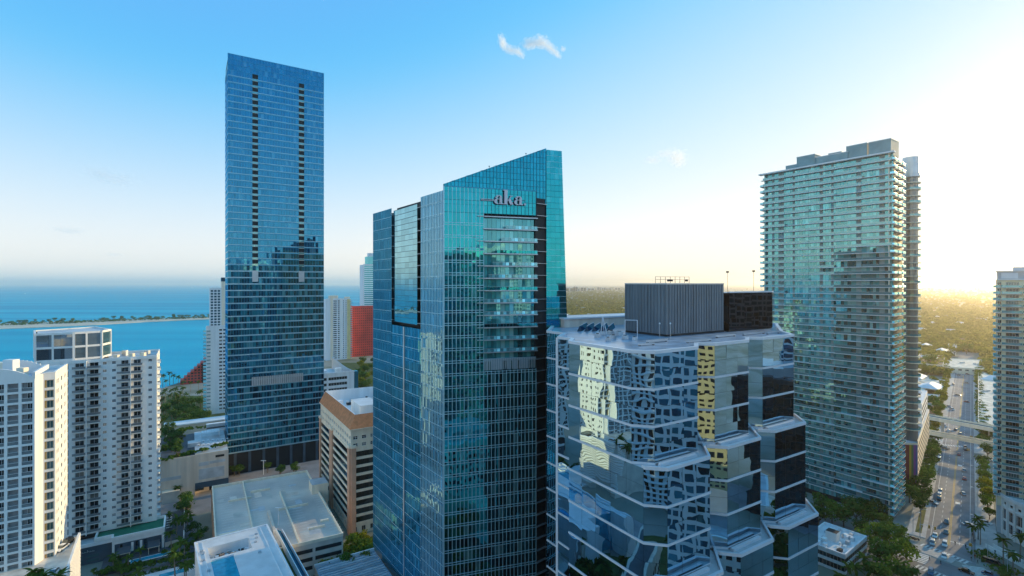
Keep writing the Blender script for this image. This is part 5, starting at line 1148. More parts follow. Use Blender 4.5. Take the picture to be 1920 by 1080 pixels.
g = G(); ff.box(g, ff.W * .18, ff.W * .28, .02, .6, 0, zt + 4, CREAM); ff.box(g, ff.W * .58, ff.W * .66, .02, .5, 0, zt + .5, WHITE); t.part('pier', g); g = G(); ff.box(g, ff.W * .68, ff.W * 1.0, .02, .3, 0, zt - 1, mat('pale_yellow_stucco', (.72, .58, .24), .8)) if False else ff.box(g, ff.W * .86, ff.W * 1.0, .02, .3, 0, zt - .3, mat('pale_yellow_stucco', (.72, .60, .30), .8)); t.part('yellow_pier', g)
g = G(); ff.box(g, ff.W * .15, ff.W * .5, -8, -1, zt, zt + 5, CREAM); ff.box(g, ff.W * .8, ff.W * .98, -8, -1, zt, zt + 3, CREAM); t.part('roof_block', g); sb = balcony(2.6, 1.6, WHITE, G_RAIL, 1, .4)
for z in zs: t.add('corner_balcony', sb, ff.M(ff.W - .2, 0, z))
t.done()
t, ff, zt, zs = slab_block('red_gridded_block', 'flat red gridded apartment block between the striped condo and the turquoise tower', 'apartment block', 658, 716, 750, 575, RED, [(i / 16 + .012, i / 16 + .045) for i in range(16)], 3.6, mat('red_window', (.15, .012, .015), .3), wh=1.8, dep=20); t.done()
t, ff, zt, zs = slab_block('far_glass_tower', 'slender pale green glass tower far behind the red building', 'apartment tower', 681, 706, 980, 496, WHITE2, [(.08, .92)], 3.9, G_SP, wh=2.6, dep=24); g = G(); ff.box(g, ff.W * .35, ff.W * 1.2, -20, -2, zt, zt + 16, G_SP); ff.box(g, ff.W * .5, ff.W * 1.2, -18, -4, zt + 16, zt + 23, WHITE2); t.part('stepped_crown', g); t.done()
# blue grey office with curved roof fin
t, ff, zt, zs = slab_block('banded_office', 'blue grey banded office block with a curved roof fin behind the terracotta roof', 'office building', 590, 664, 395, 704, WHITE2, [(.05, .3), (.34, .82)], 4.4, G_BAND, wh=2.4, dep=30)
W = ff.W
for k in range(8):
    a, b = k / 8, (k + 1) / 8; z0, z1 = zt + 9 * (1 - a) ** 1.5, zt + 9 * (1 - b) ** 1.5; v0, v1 = -26 + 26 * a, -26 + 26 * b; g = G(); p, q = ff.pt(W * (.62 + .36 * a), v0, 0), ff.pt(W * (.62 + .36 * b), v1, 0)
    g.hexa([(p[0], p[1], zt - .3), (q[0], q[1], zt - .3), (q[0] + .6, q[1], zt - .3), (p[0] + .6, p[1], zt - .3), (p[0], p[1], z0 + 1), (q[0], q[1], z1 + 1), (q[0] + .6, q[1], z1 + 1), (p[0] + .6, p[1], z0 + 1)], METAL); t.add('roof_fin', g)
g = G(); ff.box(g, W * .55, W * .7, -7, -3, zt, zt + 3.4, WHITE); ff.box(g, W * .1, W * .35, -12, -6, zt, zt + 2, WHITE2); t.part('roof_housing', g); g = G(); ff.box(g, W, W + 3.4, -6, -.2, 0, zt + .3, G_FS2); t.part('glazed_corner', g); t.done()
# stepped red building by the water
t = Thing('stepped_red_block', 'red building climbing in steps by the water left of the white slab', 'apartment block', (-340, 540, 0)); a = Vector(xd(338, 545))
for k in range(11):
    g = G(); b = a + RD * (3.1 * k); h = 4.5 + 3.0 * k; g.prism([tp(b), tp(b + RD * 3.1), tp(b + RD * 3.1 + LD * 16), tp(b + LD * 16)], 0, h, RED, RED)
    ff = F(tp(b), tp(b + RD * 3.1))
    for j in range(k + 1): ff.box(g, .5, 2.5, .01, .06, 1.5 + 3 * j, 3.2 + 3 * j, G_BAND)
    t.part('step', g)
g = G(); b = a + RD * 20; ff = F(tp(b), tp(b + RD * 5)); ff.box(g, 0, 5, .02, 2, 0, 21, CHAR); t.part('dark_shaft', g)
# ---------------------------------------------------------------- right: along the street
t = Thing('mural_building', 'long building with vertical rainbow stripes on its end and dotted sunlit side', 'building', (206, 265, 0))
m0 = Vector((202.5, 262.5)); m1 = m0 + Vector((.95, -.10)).normalized() * 7.2; m2 = m1 + SD * 96; m3 = m0 + SD * 96
t.part('body', G().prism([tp(m0 + SD * .1), tp(m1 + SD * .1), tp(m2), tp(m3)], 0, 26.5, CREAM, ROOFG)); ff = F(tp(m0), tp(m1))
for i, c in enumerate(((.03, .17, .42), (.30, .06, .04), (.24, .05, .05), (.50, .34, .04), (.10, .18, .08), (.20, .07, .28), (.06, .10, .32))):
    g = G(); ff.box(g, 7.1 * i / 7, 7.1 * (i + 1) / 7 - .02, -.05, .1, 0, 25.5, mat('stripe_%s' % ('blue', 'rust', 'maroon', 'gold', 'green', 'purple', 'navy')[i], c, .7)); t.part('stripe', g)
f2 = F(tp(m1), tp(m2)); vents = G()
for i in range(30):
    for j in range(8):
        g = None; u, z = 2 + i * 3.1, 2.5 + j * 3.0
        if j == 0 and i == 0: vg = G().box(0, 1.5, -.08, 0, 0, 1.3, DARK)
        t.add('vent_opening', vg, f2.M(u, 0, z))
f2h = F(tp(m1 + SD * 46), tp(m2)); g = G(); g.prism([tp(m1 + SD * 46 + SN * -1), tp(m2 + SN * -1), tp(m3), tp(m0 + SD * 46)], 26.5, 38.5, WHITE, ROOFW); t.part('upper_block', g)
ff = F(tp(m0 + SD * 45.9), tp(m1 + SD * 45.9 - SN * 1)); 
for u in (1.5, 3.6): g = G(); ff.box(g, u, u + 1.5, .02, .12, 33, 34, DARK); t.part('slot_window', g)
for i in range(14):
    for j in range(3): t.add('vent_opening', vg, f2h.M(1.5 + i * 3.1, 1.02 if False else .0, 28 + j * 3.2) @ Matrix.Translation((0, 1.0, 0)))
for i in range(7): g = G(); a = m0 + SD * (50 + i * 6) + SN * 1.2; g.prism([tp(a), tp(a + SN * 1.6), tp(a + SN * 1.6 + SD * 1.6), tp(a + SD * 1.6)], 38.5, 39.8 + (i % 3) * .5, (METAL, CHAR, WHITE2)[i % 3]); t.add('roof_unit', g)
g = G(); f2.box(g, 0, 45.5, -.3, .1, 26.4, 27.6, CREAM); t.part('parapet', g)
t.done()
# small office with equipment on its roof
t = Thing('small_grey_office', 'small flat white office crowded with roof equipment beside the dark trees', 'office building', (134, 204, 0))
k0 = Vector((122.8, 188.7)); kr = Vector((144.5, 204)); kl = Vector((125 - 3, 205)); k0, kr = Vector((124.5, 189.5)), Vector((142.5, 203.5)); dr = (kr - k0).normalized(); dl = Vector((-dr.y, dr.x)); wr = (kr - k0).length
def kq(u, v): return tp(k0 + dr * u + dl * v)
DW = 15.0
t.part('body', G().prism([kq(.4, .4), kq(wr - .4, .4), kq(wr - .4, DW), kq(.4, DW)], 0, 6.6, CONC, ROOFW))
for a, b in ((kq(0, DW), kq(0, 0)), (kq(0, 0), kq(wr, 0))):
    ff = F(a, b)
    for z0, z1, m in ((0, 1.0, WHITE2), (3.0, 4.2, WHITE2), (5.9, 7.6, WHITE2)): g = G(); ff.box(g, -.02, ff.W + .02, -.4, .15, z0, z1, m); t.part('band', g)
    for z0, z1 in ((1.0, 3.0), (4.2, 5.9)):
        g = G(); panes(g, ff, 0, ff.W, 12, [(z0, z1)], G_BAND, .01, .05, .02); t.part('window_band', g)
ff = F(kq(wr, DW), kq(0, DW)); g = G(); ff.box(g, 0, ff.W, 0, .5, 5.9, 7.6, WHITE2); ff = F(kq(wr, 0), kq(wr, DW)); ff.box(g, 0, ff.W, -.4, .1, 0, 7.61, WHITE2); t.part('rear_parapet', g)
g = G(); g.prism([kq(9, 6), kq(12.5, 6), kq(12.5, 10), kq(9, 10)], 6.6, 10.2, WHITE, CHAR); t.part('lift_house', g)
for i in range(38):
    u, v = rnd.uniform(1.5, wr - 3), rnd.uniform(1.5, DW - 2.5); s = rnd.uniform(.5, 1.6)
    if 7 < u < 13 and 4.5 < v < 10.5: continue
    g = G(); g.prism([kq(u, v), kq(u + s * 1.3, v), kq(u + s * 1.3, v + s), kq(u, v + s)], 6.6, 7.0 + rnd.uniform(.2, 1.2), rnd.choice((WHITE, METAL, CHAR, WHITE2, ROOFG))); t.add('roof_unit', g)
t.done()
# elevated rail viaducts across the street
def viaduct(name, label, pL, pR, z, wid, piers):
    a, b = Vector(pL[:2]), Vector(pR[:2]); d = (b - a).normalized(); a = a - d * 55; b = b + d * 60; n = Vector((-d.y, d.x)); t = Thing(name, label, 'viaduct', (*tp(a), 0)); g = G()
    t.part('deck', G().prism([tp(a), tp(b), tp(b + n * wid), tp(a + n * wid)], z - 1.6, z, CREAM, CONC))
    for o in (0, wid - .3): g = G(); g.prism([tp(a + n * o), tp(b + n * o), tp(b + n * (o + .3)), tp(a + n * (o + .3))], z, z + .9, CREAM); t.part('side_wall', g)
    for o in (.3, .7): g = G(); g.prism([tp(a + n * wid * o - n * .12), tp(b + n * wid * o - n * .12), tp(b + n * wid * o + n * .12), tp(a + n * wid * o + n * .12)], z, z + .35, CHAR); t.part('rail', g)
    L = (b - a).length
    for k in range(int(L / 26)): c = a + d * (13 + 26 * k) + n * wid * .5; v = c - Vector(SC); 
    for k in range(int(L / 26)):
        c = a + d * (13 + 26 * k) + n * wid * .5
        if abs((c - Vector(SC)).dot(SN)) < 8.5: continue
        g = G(); g.cyl((*c, 0), (*c, z - 1.5), 1.0, 1.0, 10, CONC); t.add('pier', g)
    t.done()
viaduct('rail_viaduct', 'elevated rail viaduct with dark tracks crossing the street, farther one', at(1731, 781, 11), at(1860, 805, 11), 11, 8.5, 4)
viaduct('people_mover_track', 'slimmer elevated track crossing the street, nearer one', at(1743, 811, 9.5), at(1860, 833, 9.5), 9.5, 5.0, 4)
# low white buildings and roofs farther along
def lowblock(label, corners, h, wallm, roofm, name='low_building', cat='building'):
    c = [at(x, y, h) for x, y in corners]; t = Thing(name, label, cat, (c[0].x, c[0].y, 0)); p = [(q.x, q.y) for q in c]
    ar = sum(p[i][0] * p[(i + 1) % len(p)][1] - p[(i + 1) % len(p)][0] * p[i][1] for i in range(len(p)))
    if ar < 0: p = p[::-1]
    t.part('body', G().prism(p, 0, h, wallm, roofm)); g = G()
    for i in range(len(p)):
        ff = F(p[i], p[(i + 1) % len(p)]); ff.box(g, 0, ff.W, -.4, .05, h - .02, h + .7 + .004 * i, wallm)
        gw = G(); n = max(1, int(ff.W / 6))
        for k in range(n): ff.box(gw, ff.W * (k + .25) / n, ff.W * (k + .75) / n, .01, .06, max(.6, h - 3), h - 1.4, G_BAND)
        t.part('window_row', gw)
    t.part('parapet', g); cen = Vector((sum(q[0] for q in p) / len(p), sum(q[1] for q in p) / len(p)))
    for k in range(4): a = cen + Vector((rnd.uniform(-5, 5), rnd.uniform(-8, 8))); g = G(); g.box(a.x - 1, a.x + 1, a.y - 1.2, a.y + 1.2, h, h + 1.5, METAL); t.part('roof_unit', g)
lowblock('large white warehouse roof right of the far street behind the viaduct', [(1834, 792), (1868, 800), (1868, 690), (1834, 700)], 7, CREAM, CONC2)
lowblock('white low roof left of the far street behind yellow trees', [(1722, 738), (1762, 742), (1772, 714), (1722, 706)], 6, WHITE, CONC2)
lowblock('grey and salmon low roof left of the street before the viaduct trees', [(1730, 760), (1757, 764), (1763, 730), (1735, 728)], 6, SALMON, CONC)
lowblock('tan apartment house with tiled roof beyond the low roofs', [(1722, 682), (1768, 686), (1772, 668), (1724, 664)], 9, CREAM, TILEROOF)
lowblock('long pale shopping building crossing the end of the street', [(1768, 688), (1860, 694), (1862, 676), (1772, 672)], 7, CREAM, CONC2)
lowblock('small white house with pale gable roofs among trees right of centre', [(1776, 655), (1792, 656), (1794, 646), (1778, 645)], 8, WHITE, ROOFG)
for i, (x, w, h, d) in enumerate(((1068, 26, 52, 6500), (1079, 10, 68, 6500), (1094, 12, 58, 6800), (1108, 14, 40, 7600), (1124, 10, 52, 7900), (1140, 16, 36, 8000), (1158, 12, 42, 8200), (1745, 14, 40, 8000), (1832, 12, 42, 8000), (1062, 8, 60, 6600), (1087, 8, 45, 7000), (1132, 9, 44, 7700), (1790, 20, 30, 9000), (1700, 20, 36, 9000))):
    a = xd(x, d); ww = w / FX * d / 2; t = Thing('distant_tower', 'hazy grey block on the far skyline above the woodland', 'building', (*a, 0), 'hazy blocks on the far skyline'); t.part('body', G().box(a[0] - ww, a[0] + ww, a[1], a[1] + 60, 0, h, ROOFG if i % 2 else STONE))
    for k in range(2): g = G(); g.box(a[0] - ww * .8 + k * ww * .9, a[0] - ww * .1 + k * ww * .9, a[1] - 1, a[1], 8, h - 6, G_BAND); t.part('window_strip', g)
    g = G(); g.box(a[0] - ww * .4, a[0] + ww * .3, a[1] + 10, a[1] + 40, h, h + 8, STONE); t.part('roof_block', g)
lowblock('small flat roofed kiosk on the side street left of the garage', [(306, 902), (342, 896), (350, 882), (314, 886)], 5, CREAM, ROOFG)
lowblock('low grey service building below the stone podium wall', [(352, 914), (392, 905), (398, 894), (360, 900)], 4, STONE, CONC)
# houses among the trees
def house_geo(w, l, h, rm, wm):
    gw = G(); gw.box(-w, w, -l, l, 0, h, wm); gr = G(); e = .7; a, b, r = w + e, l + e, h + w * .5
    gr.face([(-a, -b, h), (a, -b, h), (0, -b * .5, r)], rm); gr.face([(a, b, h), (-a, b, h), (0, b * .5, r)], rm); gr.face([(a, -b, h), (a, b, h), (0, b * .5, r), (0, -b * .5, r)], rm); gr.face([(-a, b, h), (-a, -b, h), (0, -b * .5, r), (0, b * .5, r)], rm)
    gi = G()
    for k in (-1, 1):
        for y in (-l * .5, l * .5): gi.box(k * w - .05, k * w + .05, y - .9, y + .9, 1, 2.4, G_BAND)
    return gw.mesh('wall'), gr.mesh('roof'), gi.mesh('window')
HG = [house_geo(w, l, h, rm, wm) for w, l, h, rm, wm in ((5, 8, 4, TILEROOF, CREAM), (6, 9, 5, ROOFW, WHITE), (7, 11, 6, ROOFG, WHITE), (8, 14, 7, ROOFW, CREAM), (5, 7, 4, ROOFG, STONE))]
HL = ('small tan house with clay roof among the far trees', 'white roofed house among the far trees', 'grey roofed white house among the far trees', 'larger cream house with white roof among the far trees', 'small stone house with grey roof among the far trees')
for x, y in HOUSES:
    k = rnd.randrange(5); o = bpy.data.objects.new('house', None); COL.objects.link(o); o.location = (x, y, 0); o.rotation_euler = (0, 0, .7 + rnd.choice((0, 1.571)) + rnd.uniform(-.1, .1)); o['label'] = HL[k]; o['category'] = 'house'; o['group'] = 'houses in the far woodland, kind ' + ('one', 'two', 'three', 'four', 'five')[k]
    for n, me in zip(('wall', 'roof', 'window'), HG[k]): c = bpy.data.objects.new(n, me); COL.objects.link(c); c.parent = o
# ---------------------------------------------------------------- trees placed where the photograph has them
def street_pt(s, o): p = Vector(SC) + SD * s + SN * o; return p.x, p.y
for s in list(range(30, 150, 9)): 
    x, y = street_pt(s, -11.5 + rnd.uniform(-1, 1)); tree('dark', x, y, 'leafy dark tree lining the left pavement of the street', 'trees along the left pavement', .95 if s > 50 else .8)
for s in list(range(44, 150, 9)):
    if s < 100: x, y = street_pt(s, -17.5 + rnd.uniform(-2, 2)); tree('dark', x, y, 'dark tree in the second row behind the left pavement', 'second row of trees left of the street', .9)
for s in list(range(46, 140, 9)): x, y = street_pt(s, 12.5 + rnd.uniform(-.8, .8)); tree('round', x, y, 'round tree on the right pavement of the street', 'trees along the right pavement', .72 if s > 40 else .6)
for s in range(176, 560, 16): x, y = street_pt(s, -13 + rnd.uniform(-2, 2)); tree('yellow', x, y, 'yellow green tree lining the far street on the left', 'far street trees, left row', .95)
for s in range(172, 560, 12): x, y = street_pt(s, 13 + rnd.uniform(-1, 1)); tree('round', x, y, 'tree in the dense row right of the far street', 'far street trees, right row', .9)
for px, py, k, s in ((1745, 690, 'round', 2.0), (1752, 722, 'yellow', 1.0), (1762, 752, 'yellow', 1.2), (1748, 768, 'round', 1.4), (1768, 740, 'yellow', 1), (1738, 705, 'yellow', 1.2), (1757, 775, 'round', 1.2), (1735, 775, 'round', 1.1), (1730, 660, 'yellow', 1.5), (1748, 650, 'yellow', 1.7), (1770, 664, 'yellow', 1.6), (1790, 668, 'yellow', 1.7), (1812, 664, 'round', 1.8), (1840, 668, 'yellow', 1.7), (1855, 690, 'round', 1.4), (1843, 826, 'round', 1.0), (1855, 832, 'round', 1.0), (1850, 815, 'yellow', .9), (1838, 820, 'round', .9), (1735, 800, 'round', 1.0), (1748, 802, 'round', 1.0), (1750, 835, 'dark', .8), (1852, 862, 'dark', 1.0), (1846, 905, 'round', .8), (1850, 925, 'yellow', 1.0), (1856, 940, 'yellow', .9)):
    p = at(px, py); tree(k, p.x, p.y, {'round': 'spreading green tree beside the far part of the street', 'yellow': 'sunlit yellow green tree beside the far part of the street', 'dark': 'dark tree near the viaducts beside the street'}[k], 'trees by the far street, ' + k, s)
grove = [(1560, 985, 'wide', 1.15), (1545, 972, 'dark', 1.1), (1582, 992, 'dark', 1.0), (1605, 985, 'dark', 1.0), (1625, 990, 'wide', 1.0), (1650, 1000, 'dark', 1.0), (1640, 1030, 'wide', 1.1), (1665, 1045, 'dark', 1.1), (1680, 1020, 'wide', 1.0), (1655, 1075, 'dark', 1.15), (1685, 1070, 'wide', 1.1), (1700, 1050, 'dark', .85), (1668, 1100, 'wide', 1.1), (1692, 1110, 'dark', 1.1), (1640, 1110, 'dark', 1.0), (1535, 990, 'dark', .9), (1520, 985, 'wide', 1), (1612, 1010, 'dark', .8), (1590, 970, 'dark', 1), (1615, 965, 'dark', .9), (1640, 975, 'dark', .9)]
for px, py, k, s in grove:
    p = at(px, py); tree(k, p.x, p.y, {'wide': 'broad green tree in the grove below the teal condominium', 'dark': 'dense dark tree in the grove below the teal condominium'}[k], 'grove below the teal condominium, ' + k, s)
for i in range(16):
    s = -6 - i * 6; p = mv(AC, (LD, 62 + i * 8), (AN, 13.5)); tree('dark', *p, 'dark avenue tree in front of the teal condominium', 'avenue trees below the condominium', .9)
for px, py, s in ((1605, 1105, 1.1), (1620, 1095, 1.0), (1588, 1108, .9), (1576, 1112, .9), (1632, 1108, 1.0)): p = at(px, py); palm(p.x, p.y, 'bright palm at the bottom of the grove by the small office', 'palms by the small office', s)
for px, py, s in ((1834, 1012, .95), (1826, 1016, .9), (1838, 1022, .9)): p = at(px, py); palm(p.x, p.y, 'tall palm on the right pavement before the crossing', 'palms before the crossing', s)
for px, py, s in ((1882, 1064, 1.1), (1912, 1058, 1.15), (1900, 1075, 1.05)): p = at(px, py); palm(p.x, p.y, 'palm in front of the curved white podium', 'palms before the curved podium', s)
# left: gardens between the towers
for i in range(38):
    p = at(rnd.uniform(300, 392), rnd.uniform(752, 800), 3); tree(rnd.choice(('dark', 'dark', 'round')), p.x, p.y, 'tree in the waterside garden left of the tall tower', 'trees in the waterside garden', .9)
for i in range(12):
    p = at(rnd.uniform(300, 340), rnd.uniform(812, 862), 20); tree('dark', p.x, p.y, 'dense tree in the podium roof garden', 'roof garden trees', .62, 20.0)
for i, (px, py) in enumerate(((318, 758), (330, 752), (338, 760), (350, 764), (374, 752), (377, 757), (309, 755), (322, 748), (343, 750), (336, 770), (304, 762), (330, 764))):
    p = at(px, py, 0); palm(p.x, p.y, 'sunlit golden palm near the water left of the tall tower', 'waterside palms', 1.25)
for px, py, s in ((305, 725, 1.0), (318, 722, 1.1), (325, 719, 1.0), (334, 722, 1.0), (345, 730, .9), (311, 730, .8), (357, 735, .8), (372, 733, .8)): p = at(px, py); palm(p.x, p.y, 'dark palm on the shore beside the red stepped building', 'shore palms', s * 1.25)
for i in range(26): p = at(rnd.uniform(655, 702), rnd.uniform(684, 742), 0); tree(rnd.choice(('dark', 'round', 'yellow')), p.x, p.y, 'tree in the park below the red gridded block', 'park trees below the red block', 1.25)
for px, py, s in ((330, 1010, 1.15), (322, 1030, 1.0), (336, 1040, 1.1), (326, 995, .9), (345, 1000, .9), (352, 985, .9), (345, 1045, .9), (240, 1060, .8), (262, 1046, .8), (212, 1058, .8), (345, 938, .8), (358, 990, .8), (372, 1020, .9), (328, 1088, 1.3), (346, 1092, 1.2), (258, 1098, 1.0), (366, 1065, .8), (350, 1080, .9), (318, 985, .8), (340, 915, .9), (320, 905, .9), (332, 925, .9)): p = at(px, py + 12); palm(p.x, p.y, 'palm between the pool deck and the garage at the lower left', 'palms round the pool decks', s)
for px, py, s in ((75, 1064, 1.15), (62, 1075, 1.0), (112, 1082, 1.0), (95, 1080, .9)): a = xd(px, 141); palm(a[0], a[1], 'tall palm before the sunlit wall at the lower left corner', 'palms at the lower left corner', s, zy(py, 141) - 9.0 * s)
for px, py, k, s in ((588, 1058, 'wide', .75), (572, 1066, 'round', .7), (604, 1062, 'round', .7), (626, 1052, 'round', .75), (640, 1056, 'wide', .65), (612, 1072, 'round', .7), (655, 1046, 'yellow', .7), (664, 1030, 'round', .8), (674, 1022, 'yellow', .75), (678, 1040, 'round', .8), (692, 1030, 'yellow', .75), (698, 1045, 'round', .7), (668, 1050, 'round', .8), (685, 1055, 'yellow', .7), (652, 1066, 'round', .7), (345, 968, 'dark', .8), (352, 955, 'dark', .8), (362, 1002, 'dark', .6), (378, 1005, 'dark', .5), (350, 942, 'dark', .7)):
    p = at(px, py + 4); tree(k, p.x, p.y, {'wide': 'bright tree below the garage end wall', 'round': 'green street tree round the garage', 'yellow': 'light green tree at the foot of the terracotta office', 'dark': 'dark tree on the side street left of the garage'}[k], 'trees round the garage, ' + k, s)
for i in range(9): p = at(rnd.uniform(430, 590), 893 - rnd.uniform(0, 6)); tree('dark', p.x, p.y, 'small tree at the foot of the tall blue tower', 'trees at the foot of the tall tower', .55)
# belt of trees on the sand bar
pi = Vector(at(-60, 609)[:2]); 
for i in range(78):
    t_ = (i + rnd.random()) / 78; k = rnd.random()
    if .52 < t_ < .58 or (.80 < t_ < .83): continue
    j = t_ * (len(fr) - 2.0); a = int(j); w = j - a; fx = Vector(at(*fr[a])[:2]).lerp(Vector(at(*fr[a + 1])[:2]), w); bx = Vector(at(*bk[a])[:2]).lerp(Vector(at(*bk[a + 1])[:2]), w); q = fx.lerp(bx, rnd.uniform(.45, .95)); tree('dark', q.x, q.y, 'tree on the narrow sand bar in the bay', 'trees on the sand bar', rnd.uniform(.75, 1.3))

bush = []
for i in range(900):
    t_ = rnd.random() * (len(fr) - 2.0); a = int(t_); w = t_ - a
    if rnd.random() < .3 + .3 * math.sin(t_ * 7): continue
    q = Vector(at(*fr[a])[:2]).lerp(Vector(at(*fr[a + 1])[:2]), w).lerp(Vector(at(*bk[a])[:2]).lerp(Vector(at(*bk[a + 1])[:2]), w), rnd.uniform(.5, .98)); bush.append((q.x, q.y, rnd.uniform(.5, 2), rnd.uniform(1.6, 4.0)))
canopy('island_scrub', bush, LEAFD, 10, 5)

green = []
for px0, py0, px1, py1, z, n, w in ((318, 1046, 348, 930, 0, 60, 2.5), (168, 1078, 362, 1046, 1, 70, 1.2), (205, 1040, 232, 1075, 1, 20, 1.5), (300, 868, 362, 850, 20, 40, 1.5), (300, 852, 345, 806, 20, 60, 4), (350, 1040, 372, 1000, 0, 24, 1.5), (395, 892, 440, 884, 0, 24, 2), (560, 1064, 650, 1042, 0, 50, 2.5), (640, 1030, 700, 1020, 0, 30, 2.5), (365, 850, 425, 834, 21, 26, .6), (322, 812, 400, 800, 14, 40, 3)):
    a, b = Vector(at(px0, py0, z)[:2]), Vector(at(px1, py1, z)[:2])
    for i in range(n): q = a.lerp(b, rnd.random()) + Vector((rnd.uniform(-w, w), rnd.uniform(-w, w))); green.append((q.x, q.y, z + rnd.uniform(.3, 1.2), rnd.uniform(.6, 1.3)))
canopy('garden_planting', green, LEAF, 22, 21)
# ---------------------------------------------------------------- cars
def paint(name, c, metal=.2): return mat(name, c, .28, metal, var=.03, spec=.6)
PAINTS = {'white': paint('car_white', (.78, .78, .77), 0), 'silver': paint('car_silver', (.42, .44, .46), .6), 'grey': paint('car_grey', (.12, .125, .13), .5), 'black': paint('car_black', (.012, .012, .014), .2), 'red': paint('car_red', (.34, .03, .02), .2), 'blue': paint('car_blue', (.05, .14, .26), .3)}
CGL = glass('car_glass', (.6, .7, .75), (.008, .01, .012), (.2, .85), .02, by='object')
LAMPM = mat('headlamp', (.8, .8, .75), .2); TAILM = mat('tail_lamp', (.40, .02, .015), .3)
def loft(g, secs, m):             # secs: (y, half width, z0, z1)
    for (y0, w0, a0, b0), (y1, w1, a1, b1) in zip(secs[:-1], secs[1:]):
        g.hexa([(-w0, y0, a0), (w0, y0, a0), (w1, y1, a1), (-w1, y1, a1), (-w0 * .94, y0, b0), (w0 * .94, y0, b0), (w1 * .94, y1, b1), (-w1 * .94, y1, b1)], m)
def car_meshes(kind, pm):
    L = {'sedan': 2.3, 'suv': 2.35, 'van': 2.6}[kind]; b, c, r = G(), G(), G(); hb = {'sedan': .82, 'suv': .98, 'van': 1.05}[kind]; ht = {'sedan': 1.42, 'suv': 1.72, 'van': 2.05}[kind]
    loft(b, [(-L, .78, .35, hb * .86), (-L * .9, .90, .25, hb), (L * .35, .92, .25, hb), (L * .9, .88, .25, hb * .86), (L, .74, .35, hb * .66)], pm)
    ys = {'sedan': (-1.65, -.95, .35, 1.05), 'suv': (-2.2, -1.9, .4, 1.05), 'van': (-2.5, -2.3, .9, 1.6)}[kind]
    w, wt = .84, .66; P = [(-w, ys[0], hb), (w, ys[0], hb), (w, ys[3], hb), (-w, ys[3], hb), (-wt, ys[1], ht), (wt, ys[1], ht), (wt, ys[2], ht), (-wt, ys[2], ht)]; c.hexa(P, CGL)
    r.hexa([(-wt - .03, ys[1] - .05, ht), (wt + .03, ys[1] - .05, ht), (wt + .03, ys[2] + .05, ht), (-wt - .03, ys[2] + .05, ht), (-wt + .05, ys[1], ht + .06), (wt - .05, ys[1], ht + .06), (wt - .05, ys[2], ht + .06), (-wt + .05, ys[2], ht + .06)], pm)
    hl = G().box(-.16, .16, -.05, .06, -.09, .09, LAMPM); tl = G().box(-.18, .18, -.06, .05, -.08, .08, TAILM)
    return L, hb, b.mesh('body'), c.mesh('window_glass'), r.mesh('roof'), hl.mesh('headlight'), tl.mesh('tail_light')
wg = G(); wg.cyl((-.12, 0, 0), (.12, 0, 0), .33, .33, 12, BLACK); wg.cyl((-.13, 0, 0), (.13, 0, 0), .19, .19, 8, METAL); WHEEL = wg.mesh('wheel')
CARS = {}
def car(px, py, kind, col, label, ang=0, away=False, z=.02, name='parked_car' if False else 'car'):
    if (kind, col) not in CARS: CARS[kind, col] = car_meshes(kind, PAINTS[col])
    L, hb, b, c, r, hl, tl = CARS[kind, col]; p = at(px, py, z + .5); o = bpy.data.objects.new(name, None); COL.objects.link(o); o.location = (p.x, p.y, z)
    base = math.atan2(-SD.x, SD.y) + (0 if away else math.pi); o.rotation_euler = (0, 0, base + R(ang)); o['label'] = label; o['category'] = 'car'
    parts = [('body', b, (0, 0, 0)), ('window_glass', c, (0, 0, 0)), ('roof', r, (0, 0, 0))] + [('wheel', WHEEL, (s * .82, y, .33)) for s in (-1, 1) for y in (-L * .62, L * .62)] + [('headlight', hl, (s * .6, L * .97, hb * .62)) for s in (-1, 1)] + [('tail_light', tl, (s * .62, -L * .98, hb * .75)) for s in (-1, 1)]
    for n, me, loc in parts: q = bpy.data.objects.new(n, me); COL.objects.link(q); q.parent = o; q.location = loc
def z6(x, y): return 1500 + x / 3.857, 800 + y / 3.857
